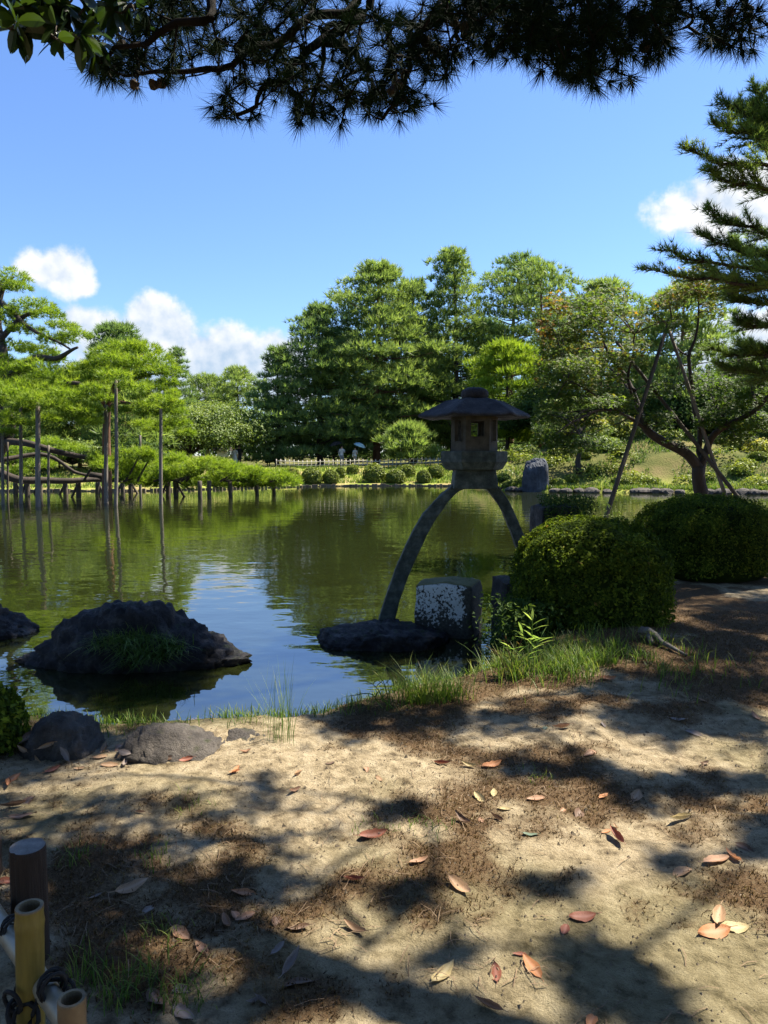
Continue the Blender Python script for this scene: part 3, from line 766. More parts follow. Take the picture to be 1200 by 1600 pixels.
# px of trunk, py of top, distance, crown radius in metres
FP = [
    ('far_pine', 'dark dense pine at the left edge of the tall grove, branches to the ground', 432, 546, 62, 3.0, 'pine_dark', 'cone', 0.06, 74, 'bark'),
    ('far_pine', 'stepped dark pine leaning on the grove between shorter and taller neighbours', 500, 478, 64, 4.4, 'pine_dark', 'cone', 0.08, 90, 'bark'),
    ('far_pine', 'broad tall pine with rounded pointed top in the middle of the grove', 588, 414, 66, 6.4, 'pine_mid', 'cone', 0.14, 110, 'redbark'),
    ('far_pine', 'pine half hidden behind the broad tall pine, reddish limbs showing', 648, 440, 70, 4.6, 'pine_dark', 'cone', 0.15, 80, 'redbark'),
    ('far_pine', 'tallest conical pine rising above the stone lantern', 712, 392, 68, 4.4, 'pine_mid', 'cone', 0.12, 95, 'bark'),
    ('far_pine', 'open pine with bare curved upper limbs against the sky', 800, 402, 71, 3.8, 'pine_dark', 'open', 0.42, 36, 'redbark'),
    ('far_pine', 'open red trunked pine with flat cloud shaped pads', 852, 418, 66, 3.9, 'pine_mid', 'open', 0.42, 34, 'redbark'),
    ('far_pine', 'small bright rounded pine in front of the tall grove', 795, 538, 57, 2.6, 'pine_left', 'round', 0.12, 44, 'bark'),
    ('far_pine', 'bright green pine showing above the maple crown', 942, 442, 54, 3.2, 'pine_mid', 'round', 0.25, 50, 'redbark'),
    ('far_pine', 'yellow green pine behind the propped maple, layered pads', 1062, 450, 52, 3.4, 'pine_mid', 'open', 0.22, 46, 'redbark'),
    ('far_pine', 'low pine with bright horizontal pads under the grove', 640, 665, 56, 1.9, 'pine_mid', 'round', 0.14, 24, 'bark'),
    ('far_pine', 'small dark crowned pine peeking over the umbrella pine', 180, 508, 58, 2.3, 'pine_dark', 'round', 0.3, 40, 'bark'),
    ('far_pine', 'slender dark pine alone against the white cloud', 274, 546, 92, 2.3, 'pine_dark', 'cone', 0.3, 34, 'bark'),
    ('far_pine', 'distant pine topped by a small tip beyond the cherry trees', 372, 576, 96, 4.4, 'pine_mid', 'round', 0.2, 50, 'bark'),
    ('far_pine', 'distant pine with level crown just right of the slender dark pine', 322, 588, 98, 4.2, 'pine_mid', 'round', 0.2, 46, 'bark'),
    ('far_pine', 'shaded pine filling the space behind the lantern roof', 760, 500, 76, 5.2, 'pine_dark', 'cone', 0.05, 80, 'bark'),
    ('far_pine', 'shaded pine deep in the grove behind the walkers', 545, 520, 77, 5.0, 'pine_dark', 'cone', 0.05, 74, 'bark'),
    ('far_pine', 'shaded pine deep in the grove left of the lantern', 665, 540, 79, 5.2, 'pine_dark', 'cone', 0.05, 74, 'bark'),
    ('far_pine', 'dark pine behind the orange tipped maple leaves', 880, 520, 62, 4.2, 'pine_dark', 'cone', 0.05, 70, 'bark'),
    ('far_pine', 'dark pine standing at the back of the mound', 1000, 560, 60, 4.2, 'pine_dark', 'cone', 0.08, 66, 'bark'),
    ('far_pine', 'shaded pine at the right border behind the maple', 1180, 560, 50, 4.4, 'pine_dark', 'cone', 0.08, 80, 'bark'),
    ('far_pine', 'green pine in the thicket behind the umbrella pine', 120, 585, 54, 3.8, 'pine_mid', 'round', 0.08, 56, 'redbark'),
    ('far_pine', 'green pine with thick red trunk behind the prop poles', 195, 610, 50, 3.0, 'pine_mid', 'round', 0.15, 46, 'redbark'),
    ('far_pine', 'pine in the thicket behind the great pine at the left border', 20, 570, 54, 4.4, 'pine_mid', 'round', 0.08, 56, 'bark'),
]
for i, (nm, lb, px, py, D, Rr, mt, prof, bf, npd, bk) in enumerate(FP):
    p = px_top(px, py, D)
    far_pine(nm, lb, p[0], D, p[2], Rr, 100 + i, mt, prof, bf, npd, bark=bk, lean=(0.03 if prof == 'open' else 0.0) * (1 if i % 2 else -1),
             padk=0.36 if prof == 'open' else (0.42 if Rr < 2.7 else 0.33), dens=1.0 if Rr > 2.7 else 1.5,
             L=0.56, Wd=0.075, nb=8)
FB = [
    ('cherry_tree', 'round crowned leafy tree behind the small roofed signboard', 345, 628, 60, 4.2, 'broad', 30, 420),
    ('cherry_tree', 'leafy tree between the umbrella pine and the signboard', 295, 640, 57, 3.6, 'broad', 26, 420),
    ('cherry_tree', 'leafy tree partly hidden behind the last prop pole', 250, 650, 62, 3.8, 'broad', 24, 380),
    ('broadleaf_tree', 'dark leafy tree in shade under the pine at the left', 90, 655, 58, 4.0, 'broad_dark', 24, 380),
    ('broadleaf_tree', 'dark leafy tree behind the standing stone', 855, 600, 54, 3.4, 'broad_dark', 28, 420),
    ('broadleaf_shrub', 'tall leafy shrub on the bank behind the leftmost prop poles', 15, 688, 46.5, 2.3, 'broad', 16, 260),
    ('broadleaf_shrub', 'tall leafy shrub on the bank behind the thickest prop pole', 62, 684, 46, 2.2, 'broad_dark', 16, 260),
    ('broadleaf_shrub', 'tall leafy shrub on the bank left of the umbrella pine trunk', 112, 690, 46.5, 2.2, 'broad', 16, 260),
    ('broadleaf_shrub', 'tall leafy shrub on the bank right of the umbrella pine trunk', 205, 690, 47, 2.2, 'broad_dark', 16, 260),
    ('garden_maple', 'yellow green garden maple glowing in sun on the mound', 935, 655, 49, 2.6, 'yellow', 22, 420),
    ('garden_maple', 'pinkish yellow garden maple beside the lantern firebox', 880, 652, 50, 1.8, 'yellow', 16, 360),
    ('garden_maple', 'sunlit yellow bush tree at the foot of the mound right', 1010, 668, 51, 2.2, 'yellow', 18, 360),
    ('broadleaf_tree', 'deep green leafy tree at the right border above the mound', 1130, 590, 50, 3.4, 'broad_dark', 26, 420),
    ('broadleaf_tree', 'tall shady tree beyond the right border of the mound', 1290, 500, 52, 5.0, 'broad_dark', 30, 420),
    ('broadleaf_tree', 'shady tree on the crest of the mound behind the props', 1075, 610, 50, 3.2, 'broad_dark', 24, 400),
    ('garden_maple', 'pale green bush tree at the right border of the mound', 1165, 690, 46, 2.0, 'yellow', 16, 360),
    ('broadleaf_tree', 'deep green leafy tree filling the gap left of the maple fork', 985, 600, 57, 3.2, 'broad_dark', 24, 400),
]
for i, (nm, lb, px, py, D, Rr, mt, n, per) in enumerate(FB):
    p = px_top(px, py, D); far_broad(nm, lb, p[0], D, p[2], Rr, 300 + i, mt, n, per)

# a belt of far woodland closing the view under the crowns
g = Geo(); r = np.random.default_rng(55)
for i in range(170):
    x = -110 + 220 * (i + r.uniform(0, 1)) / 170; y = r.uniform(98, 125)
    h = r.uniform(4.5, 8.5); c = np.array([x, y, 1.5 + h * 0.5])
    crown_clump(g, c, (r.uniform(2.2, 3.6), 2.4, h * 0.55), 230, 0.62, 0.46, r)
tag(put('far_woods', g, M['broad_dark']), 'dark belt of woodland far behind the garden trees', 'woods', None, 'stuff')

# ------------------------------------------------------------------ the great pines on the left, with props
def left_pine():
    r = np.random.default_rng(900)
    root = thing('great_pine', 'huge spreading pine at the left border, limbs reaching low over the water', 'tree', (-17.2, 33, 0.0), 'propped pines over the water')
    tg, fg = Geo(), Geo()
    def q(px, py, D): return pix(px, py, Y=D)
    base = q(-40, 770, 34); base[2] = -0.2
    T = spline([base, q(-25, 730, 34), q(0, 690, 33.5), q(14, 655, 33), q(0, 610, 33), q(5, 560, 33), q(-5, 500, 33.5), q(0, 440, 34)], 26)
    tube(tg, wob(T, 0.12, 3.3), np.linspace(0.55, 0.10, 26), 10)
    limbs = [([q(0, 690, 33.5), q(40, 692, 32.5), q(90, 705, 32.5), q(140, 715, 33), q(165, 735, 34)], 0.17, 0.08),
             ([q(-20, 735, 34), q(30, 750, 34), q(75, 750, 34.5), q(120, 752, 35), q(170, 748, 36), q(230, 742, 37)], 0.20, 0.09),
             ([q(0, 720, 34), q(60, 712, 35), q(120, 735, 35.5), q(150, 742, 36)], 0.12, 0.05),
             ([q(140, 742, 35.5), q(220, 752, 36.5), q(300, 748, 37), q(370, 750, 37.5), q(430, 756, 38)], 0.16, 0.05),
             ([q(3, 600, 33), q(40, 570, 32), q(90, 555, 31.5), q(120, 540, 31)], 0.22, 0.05),
             ([q(5, 560, 33), q(-10, 540, 33), q(30, 500, 33), q(70, 480, 33)], 0.2, 0.05),
             ([q(0, 470, 33.5), q(30, 500, 33), q(60, 520, 32.5), q(110, 545, 32)], 0.13, 0.04),
             ([q(-5, 500, 33.5), q(5, 450, 34), q(22, 430, 34)], 0.12, 0.04),
             ([q(5, 640, 33), q(50, 620, 31), q(110, 600, 30.5), q(145, 615, 30.5)], 0.16, 0.05)]
    for pts, a, b in limbs:
        tube(tg, wob(spline(pts, 18), 0.16, r.uniform(0, 90)), np.linspace(a, b, 18), 8)
    pads = [  # px, py, D, half width px, half height px
        (18, 432, 34, 24, 15), (0, 445, 34, 24, 12), (28, 448, 33.6, 18, 9),
        (55, 478, 33, 32, 14), (78, 490, 32.5, 22, 10), (30, 490, 33.4, 24, 10), (100, 508, 32.4, 22, 9), (118, 522, 32, 20, 8), (90, 530, 32.5, 26, 9),
        (10, 500, 33.6, 26, 11), (-10, 480, 34, 26, 12), (45, 515, 33.3, 26, 9), (20, 540, 34, 30, 10), (62, 548, 33.5, 28, 9),
        (20, 578, 32, 38, 14), (55, 572, 31.5, 34, 13), (85, 585, 31.2, 30, 12), (5, 600, 31.5, 34, 13), (40, 602, 31, 36, 13), (75, 610, 30.6, 32, 12),
        (110, 600, 31, 28, 12), (130, 615, 30.6, 24, 11), (100, 630, 30.4, 30, 11), (60, 628, 30.4, 30, 10), (20, 625, 30.8, 30, 10), (138, 638, 30.8, 22, 10), (112, 650, 30.9, 22, 9),
        (140, 655, 31.5, 18, 8), (45, 640, 31.5, 24, 8), (-8, 560, 32.5, 28, 12), (125, 575, 32, 22, 10), (75, 560, 32.4, 24, 9),
        (45, 700, 37, 26, 10), (15, 715, 37, 24, 10), (75, 690, 37, 22, 9), (110, 700, 37.5, 22, 9), (60, 725, 38, 26, 8), (20, 735, 38, 24, 8),
        (59, 622, 28.6, 24, 11), (36, 630, 28.7, 22, 10), (6, 650, 28.8, 22, 11), (85, 632, 28.6, 22, 9), (118, 640, 29, 22, 9), (20, 612, 28.8, 26, 11), (100, 615, 28.9, 24, 10), (75, 655, 29.5, 18, 7), (30, 660, 29.8, 20, 7), (140, 660, 30, 18, 7), (5, 675, 30, 16, 6)]
    for px, py, D, hw, hh in pads:
        m = D / F; c = q(px, py + hh * 0.4, D)
        pad(fg, c, hw * m, hw * m * 1.1, hh * m * 1.25, 200 * (hw * m) ** 1.6 + 20, 10, 0.23, 0.026, r, 0.3)
    # low pads held just above the water
    lumps = [(r.uniform(150, 462), r.uniform(0, 1)) for _ in range(26)]
    for i in range(120):
        lx, lv = lumps[i % 26]; px = lx + r.normal(0, 11); u = (px - 160) / 300; D = 34.0 + 4.0 * u + (lv - 0.5) * 3.4 + r.normal(0, .4)
        top = np.interp(px, [150, 200, 260, 330, 400, 455], [712, 708, 712, 722, 733, 745]); bot = np.interp(px, [150, 260, 330, 455], [748, 758, 760, 757])
        py = top + (bot - top) * np.clip(lv * 0.75 + r.normal(0.12, .2), 0, 1); hw = r.uniform(9, 18); hh = r.uniform(7, 12); m = D / F; c = q(px, py + 3, D)
        c[2] = max(c[2], 0.45)
        pad(fg, c, hw * m, hw * m * 1.2, hh * m * 1.4, 150 * (hw * m) ** 1.6 + 20, 10, 0.23, 0.026, r, 0.35)
        if i % 3 == 0: limb(tg, c - np.array([0, 0, 0.05]), q(px - 20, 752, D), 0.03, 0.06, r)
    part('trunk', tg, M['bark'], root, True); part('crown', fg, M['pine_left'], root)


def umbrella_pine():
    r = np.random.default_rng(901)
    def q(px, py, D): return pix(px, py, Y=D)
    b = q(168, 772, 33.5); b[2] = -0.2
    root = thing('umbrella_pine', 'umbrella shaped pine with domed crown held up by tall poles', 'tree', b, 'propped pines over the water')
    tg, fg = Geo(), Geo()
    T = spline([b, q(166, 720, 33.4), q(166, 660, 33), q(172, 620, 32.5), q(190, 580, 32)], 18)
    tube(tg, wob(T, 0.06, 5.1), np.linspace(0.24, 0.08, 18), 9)
    for pts, a, c in [([q(166, 640, 32.8), q(185, 628, 32), q(215, 632, 31.5), q(250, 632, 31.2), q(272, 648, 31)], 0.10, 0.04),
                      ([q(168, 640, 32.8), q(150, 610, 32), q(140, 585, 31.5)], 0.10, 0.03), ([q(175, 612, 32.4), q(215, 590, 31.5), q(255, 580, 31)], 0.09, 0.03),
                      ([q(185, 590, 32), q(205, 565, 32), q(225, 555, 32)], 0.08, 0.03), ([q(172, 620, 32.5), q(150, 590, 33), q(165, 560, 33)], 0.08, 0.03)]:
        tube(tg, wob(spline(pts, 12), 0.12, r.uniform(0, 90)), np.linspace(a, c, 12), 7)
    for px, py, D, hw, hh in [(165, 552, 32, 26, 13), (195, 542, 32, 30, 13), (225, 545, 32, 28, 12), (248, 560, 31.6, 24, 12), (262, 578, 31.2, 18, 10), (150, 570, 31.8, 24, 12),
                              (185, 562, 31.2, 30, 12), (215, 566, 31.0, 28, 12), (240, 580, 30.8, 24, 10), (172, 582, 31, 24, 10), (205, 586, 31, 26, 9), (138, 590, 31.4, 20, 10), (262, 596, 31, 16, 9),
                              (240, 604, 30.8, 22, 10), (265, 616, 30.8, 18, 9), (230, 620, 31.2, 22, 8), (255, 634, 30.8, 22, 8), (232, 645, 31, 18, 8), (275, 642, 31, 18, 9), (282, 660, 31.2, 16, 9), (262, 662, 31.6, 18, 8),
                              (245, 670, 32, 20, 8), (225, 662, 32.5, 18, 7), (290, 676, 31.6, 14, 8), (205, 570, 33, 30, 14), (180, 600, 33.4, 26, 10), (181, 586, 28.4, 24, 11), (165, 622, 29.6, 20, 8), (251, 624, 28.6, 20, 10), (210, 604, 29, 24, 9), (148, 606, 29.4, 20, 9), (270, 630, 29, 16, 8), (228, 634, 29.4, 20, 7), (190, 640, 31, 16, 6)]:
        m = D / F; c = q(px, py + hh * 0.4, D)
        pad(fg, c, hw * m, hw * m * 1.1, hh * m * 1.25, 200 * (hw * m) ** 1.6 + 20, 10, 0.23, 0.026, r, 0.3)
    part('trunk', tg, M['redbark'], root, True); part('crown', fg, M['pine_left'], root)


left_pine(); umbrella_pine()
POLES = [(4, 668, 788, 6, 'tall prop pole nearest the left border, under the great pine'), (11, 690, 783, 4, 'thin dark prop pole beside the trunk of the great pine'),
         (32, 632, 787, 7, 'grey prop pole between the border poles and the thickest pole'), (59, 628, 792, 10, 'thickest pale grey prop pole standing in the water under the great pine'),
         (75, 695, 784, 5, 'short thin prop pole just beyond the thickest one'), (165, 632, 786, 8, 'reddish prop pole against the umbrella pine trunk'),
         (181, 588, 791, 7, 'tallest grey prop pole under the centre of the umbrella pine'), (251, 630, 788, 7, 'grey prop pole at the tip of the level limb, right of the umbrella pine'),
         (219, 680, 768, 5, 'prop pole top showing behind the low pine pads')]
for px, t, b, w, lb in POLES:
    p = pix(px, b, z=0.0); D = p[1]; p2 = pix(px + random.uniform(-1, 1), t, Y=D)
    g = Geo(); k = w * D / F / 2 * 0.8
    tube(g, wob(spline([(p[0], D, -0.6), p2], 9), 0.025, px), np.linspace(k * 1.1, k * 0.85, 9), 9)
    tag(put('prop_pole', g, M['pole' if 'dark' not in lb else 'darkpole'], None, True, (p[0], D, 0)), lb, 'pole', 'tall props under the great pines')
SHORT = [(24, 772), (42, 776), (62, 770), (103, 773), (123, 777), (152, 772), (192, 769), (204, 771), (262, 774), (276, 776), (314, 781), (328, 779), (361, 777), (402, 774), (429, 772)]
for i, (px, b) in enumerate(SHORT):
    p = pix(px, b, z=0.0); D = p[1]; g = Geo(); h = pix(px, 746, Y=D)[2]; k = 0.10 if px > 290 else 0.12
    tube(g, wob(spline([(p[0], D, -0.6), (p[0] + random.uniform(-.05, .05), D, h - 0.15)], 6), 0.03, px), k, 8)
    s = random.choice((-1, 1)) if px < 290 else 0
    if s:
        tube(g, spline([(p[0] + 0.55 * s, D + 0.1, -0.4), (p[0], D, h * 0.75)], 5), 0.06, 7)
    if s: tube(g, spline([(p[0] - 0.28, D, h - 0.10), (p[0] + 0.28, D, h - 0.12)], 4), 0.07, 7)
    side = 'under the outer low pine pads' if px > 290 else 'under the thick low limb'
    nmw = ['first', 'second', 'third', 'fourth', 'fifth', 'sixth', 'seventh', 'eighth', 'ninth', 'tenth']
    k2 = i if px < 290 else i - 10
    tag(put('short_prop', g, M['darkpole'], None, True, (p[0], D, 0)),
        f'{nmw[k2]} short dark prop in the water from the left {side}', 'prop', 'short props in the water')

# ------------------------------------------------------------------ shrubs
def clipped(name, label, c, rx, ry, rz, seed, mat='clip', n=2600, L=0.11, Wd=0.07, group=None, cat='bush', boxy=2.0):
    """clipped mound: c is the ground point"""
    r = np.random.default_rng(seed)
    root = thing(name, label, cat, c, group)
    v = unit(r.normal(size=(n, 3)));  v[:, 2] = np.where(v[:, 2] < -0.35, -v[:, 2], v[:, 2])
    e = 2.0 / boxy
    w = np.sign(v) * np.abs(v) ** e
    w = w / (np.sum(np.abs(w) ** boxy, axis=1, keepdims=True) ** (1 / boxy))
    bump = 1 + (0.10 if L > 0.06 else 0.17) * (fbm(w * 2.5 + seed, 3) - 0.5) * 2 + np.where(r.uniform(0, 1, n) < 0.02, r.uniform(0, 0.07, n), 0)
    if L < 0.06:
        kp = (fbm(w * 9 + seed * 2, 3) > 0.41) | (r.uniform(0, 1, n) < 0.35); w, v, bump = w[kp], v[kp], bump[kp]; n = len(w)
    P = w * bump[:, None] * r.uniform(0.90, 1.02, n)[:, None] * np.array([rx, ry, rz * 0.62]) + np.asarray(c) + np.array([0, 0, rz * 0.38])
    N = unit(v / np.array([rx, ry, rz]))
    fg = Geo(); leaves(fg, P, N + np.array([0, 0, 0.3]), L, Wd, r, np.clip(0.30 + 0.42 * fbm(P * (3 if L > .06 else 6), 3) - 0.12 + r.normal(0, 0.20, n), 0, 1), 0.55)
    V, T = ico(3); Vw = np.sign(V) * np.abs(V) ** e; Vw = Vw / (np.sum(np.abs(Vw) ** boxy, axis=1, keepdims=True) ** (1 / boxy))
    fg.add(Vw * np.array([rx, ry, rz * 0.62]) * 0.87 + np.asarray(c) + np.array([0, 0, rz * 0.38]), T, None, 0.0)
    if L < 0.06:
        for k in range(90 if rx > 0.5 else 25):
            q_ = P[r.integers(0, n)]; d_ = unit((q_ - np.asarray(c) - [0, 0, rz * 0.3]) + r.normal(0, .2, 3) + [0, 0, .15]); ln_ = r.uniform(.04, .10)
            tube(fg, [q_ - d_ * .04, q_ + d_ * ln_], [.0025, .0015], 4, 0.3); leaves(fg, q_ + d_ * ln_ * np.linspace(.2, 1.0, 7)[:, None] + r.normal(0, .008, (7, 3)), d_ + [0, 0, .4], L * 1.1, L * .55, r, r.uniform(.5, .95, 7), 0.6)
    part('foliage', fg, M[mat], root)
    sg = Geo()
    for k in range(7):
        a = k * 0.9; tube(sg, spline([np.asarray(c) + [0.12 * rx * math.cos(a), 0.12 * ry * math.sin(a), -0.05], np.asarray(c) + [0.5 * rx * math.cos(a), 0.5 * ry * math.sin(a), rz * 0.4]], 4), 0.012 + 0.01 * rx, 5)
    part('stems', sg, M['bark'], root, True)
    return root


FBUSH = [  # px, py centre, half w, half h, D, label, mat
    (457, 740, 12, 9, 48.5, 'yellowish clipped bush nearest the end of the low pine pads', 'yellow'), (487, 744, 17, 13, 48.6, 'large olive clipped bush left of a pair on the far bank', 'clip'),
    (517, 745, 13, 11, 48.8, 'middle sized clipped bush beside the large olive one', 'clip'), (532, 737, 8, 7, 51, 'small clipped bush on the slope under the black umbrella', 'clip'),
    (551, 732, 9, 6, 52, 'small pale clipped bush by the fence under the blue umbrella', 'clip'), (585, 738, 18, 14, 50, 'largest bright round clipped bush in the middle of the far bank', 'clip'),
    (618, 744, 16, 11, 49.4, 'flattened clipped bush just right of the largest round one', 'clip'), (636, 736, 13, 10, 51.5, 'clipped bush set back behind the flattened one', 'clip'),
    (662, 744, 11, 10, 49.4, 'small cube like clipped bush near the waterline', 'clip'), (681, 736, 13, 10, 51, 'clipped bush touching the lantern platform on the left', 'clip'),
    (972, 757, 17, 14, 41.5, 'bright round clipped bush at the water below the mound', 'clip'), (946, 732, 14, 8, 46, 'low clipped bush in the middle of the mound', 'clip'),
    (970, 735, 14, 8, 45, 'low clipped bush above the bright round one', 'clip'), (925, 723, 15, 8, 48, 'clipped bush high on the mound left', 'clip'),
    (929, 747, 12, 9, 43, 'clipped bush beside the dark thin trunk on the mound', 'clip'), (914, 735, 10, 7, 45, 'small clipped bush directly behind the thin trunk', 'clip'),
    (1142, 735, 14, 7, 45, 'flat clipped bush right of the maple props', 'clip'), (1153, 754, 12, 9, 41.5, 'clipped bush at the water right of the maple props', 'clip'),
    (1184, 744, 14, 9, 43, 'clipped bush at the right border of the far bank', 'clip'), (787, 748, 12, 8, 43.5, 'dark clipped bush between lantern and standing stone', 'broad_dark'),
    (872, 756, 13, 8, 41.5, 'low dark bush right of the standing stone', 'clip'), (800, 756, 14, 7, 42.6, 'low spreading bush at the water beside the lantern', 'clip'),
    (893, 752, 11, 7, 42.0, 'low bush at the foot of the thin trunk', 'clip'), (1190, 712, 20, 14, 46, 'tall pale shrub at the right border behind the flat bushes', 'yellow'),
    (1160, 716, 16, 10, 48, 'rounded pale shrub above the flat bush right of the props', 'yellow')]
for i, (px, py, hw, hh, D, lb, mt) in enumerate(FBUSH):
    p = pix(px, py, Y=D); zg = float(far_h(np.array([p[0]]), np.array([D]))[0]); topz = pix(px, py - hh, Y=D)[2]
    rz = max(0.45, topz - zg + 0.05)
    clipped('clipped_bush', lb, (p[0], D, zg - 0.05), hw * D / F, hw * D / F * 0.95, rz, 500 + i, mt, 1500, 0.14, 0.095, 'clipped bushes on the far bank')

# turf blades and rough growth on the far bank
r = np.random.default_rng(61)
n = 18000; x = r.uniform(-24, 26, n); y = bank_y(x) + r.uniform(0.15, 1.0, n) ** 1.5 * np.where(x > 5.5, 1.6, 5.5)
z = far_h(x, y); k = (z > 0.1)
x3 = r.uniform(5.5, 27, 16000); y3 = bank_y(x3) + r.uniform(0.8, 11, 16000); k3 = fb2(x3, y3, 0.6, 3, 71.0) > 0.5; x3, y3 = x3[k3], y3[k3]
g = Geo(); grass(g, np.stack([x, y, z], -1)[k], 0.28, 0.05, 0.5, r, 2); grass(g, np.stack([x3, y3, far_h(x3, y3)], -1), 0.22, 0.06, 0.6, r, 2, tint=r.uniform(0, .45, len(x3)))
tag(put('bank_grass', g, M['grass']), 'bright grass on the sunlit far bank', 'grass', None, 'stuff')

g = Geo(); r = np.random.default_rng(64)
for k_ in range(70):
    x4 = r.uniform(7, 27); y4 = float(bank_y(x4)) + r.uniform(1.0, 12); q4 = r.uniform(.35, .85)
    crown_clump(g, np.array([x4, y4, float(far_h(np.array([x4]), np.array([y4]))[0]) + q4 * .3]), (q4 * 1.3, q4 * 1.2, q4 * .7), 170, .2, .12, r)
tag(put('undergrowth', g, M['clip'], None, False), 'low leafy undergrowth spreading over the mound', 'undergrowth', None, 'stuff')

# ------------------------------------------------------------------ far bank furniture
def stone_on_bank(name, lb, px, D, hwpx, toppy, seed, mat='monument', depth=0.6, sub=4):
    p = pix(px, 740, Y=D); zg = float(far_h(np.array([p[0]]), np.array([D]))[0]); zt = pix(px, toppy, Y=D)[2]
    h = zt - zg + 0.4
    g = rock_geo((p[0], D, zg - 0.75 + h / 2 + 0.2), hwpx * D / F * 1.16, hwpx * D / F * depth, h / 2 * 1.1 + 0.2, seed, sub, 0.22, 14, keep=0.66)
    return tag(put(name, g, M[mat], None, False, (p[0], D, zg)), lb, 'rock')


stone_on_bank('standing_stone', 'small dark upright stone high on the mound', 950, 49, 8, 687, 42, 'boulder')
rr_ = np.random.default_rng(77)
ords = 'first second third fourth fifth sixth seventh eighth ninth tenth eleventh twelfth thirteenth fourteenth fifteenth sixteenth seventeenth eighteenth'.split()
for i, px in enumerate([782, 800, 815, 868, 885, 905, 925, 948, 992, 1005, 1022, 1040, 1062, 1108, 1130, 1160, 1178, 1196]):
    D = float(bank_y(pix(px, 768, Y=41)[0])) - 0.1
    p = pix(px, 768, Y=D); s = rr_.uniform(0.22, 0.42)
    g = rock_geo((p[0], D, 0.08), s * 1.3, s, s * 0.62, 700 + i, 2, 0.3, 7)
    tag(put('waterline_stone', g, M['shore_rock'], None, False, (p[0], D, 0)), f'{ords[i]} stone from the lantern along the far waterline below the mound', 'rock', 'stones along the far waterline')

# thin tree on the mound
r = np.random.default_rng(78); D = 43.0
b = pix(905, 750, Y=D); b[2] = float(far_h(np.array([b[0]]), np.array([D]))[0])
root = thing('young_maple', 'young maple with thin dark trunk beside the standing stone', 'tree', b)
tg, fg = Geo(), Geo()
T = spline([b, pix(903, 720, Y=D), pix(908, 690, Y=D), pix(900, 650, Y=D)], 10); tube(tg, wob(T, 0.05, 2), np.linspace(0.2, 0.06, 10), 8)
for k in range(14):
    c = pix(r.uniform(858, 950), r.uniform(625, 700), Y=D + r.uniform(-1.2, 1.2)); limb(tg, T[7], c, 0.05, 0.02, r)
    crown_clump(fg, c, (0.95, 0.9, 0.42), 330, 0.17, 0.11, r)
part('trunk', tg, M['bark'], root, True); part('crown', fg, M['broad'], root)

# low bamboo fence along the far path
root = None
a, b = pix(432, 738, Y=53.5), pix(704, 730, Y=55.5)
fence_pts = [a + (b - a) * u for u in np.linspace(0, 1, 42)]
for q in fence_pts: q[2] = float(far_h(np.array([q[0]]), np.array([q[1]]))[0])
root = thing('low_fence', 'low pale bamboo fence along the far path behind the clipped bushes', 'fence', fence_pts[0])
pk = Geo(); tube(pk, [(0, 0, -0.1), (0, 0, 0.62)], 0.035, 6); pme = pk.mesh('picket', True); pme.materials.append(M['fence_far'])
for q in fence_pts:
    o = bpy.data.objects.new('picket', pme); C.objects.link(o); o.parent = root; o.location = Vector((q - fence_pts[0]).tolist())
for hz in (0.22, 0.48):
    g = Geo(); tube(g, np.array(fence_pts) + [0, -0.05, hz], 0.03, 6); part('rail', g, M['fence_far'], root, True)

# roofed signboard
D = 57.0; b = pix(348, 728, Y=D); b[2] = float(far_h(np.array([b[0]]), np.array([D]))[0])
zt = pix(348, 700, Y=D)[2]; h = zt - b[2]
root = thing('signboard', 'small roofed wooden signboard on a post beside the far path', 'sign', b)
g = Geo(); box_geo(g, b, 0.15, 0.15, h - 0.1); part('post', g, M['pole'], root)
g = Geo(); box_geo(g, b + [0, -0.12, h * 0.55], 0.80, 0.06, h * 0.30); part('board', g, flat_mat('sign_board', (0.62, 0.58, 0.48)), root)
g = Geo(); w, dd = 0.72, 0.45
g.add(np.array([[-w, -dd, 0], [w, -dd, 0], [w, 0, 0.22], [-w, 0, 0.22], [-w, dd, 0], [w, dd, 0], [-w, -dd, -0.07], [w, -dd, -0.07], [w, dd, -0.07], [-w, dd, -0.07]]) + b + [0, 0, h - 0.18], [[0, 3, 4], [1, 5, 2]],
      [[0, 1, 2, 3], [3, 2, 5, 4], [6, 9, 8, 7], [0, 6, 7, 1], [5, 8, 9, 4], [0, 4, 9, 6], [1, 7, 8, 5]]); part('roof', g, M['pole'], root)

# people
MATP = {}


def pm(col):
    if col not in MATP: MATP[col] = flat_mat('cloth_%d' % len(MATP), col, 0.9)
    return MATP[col]


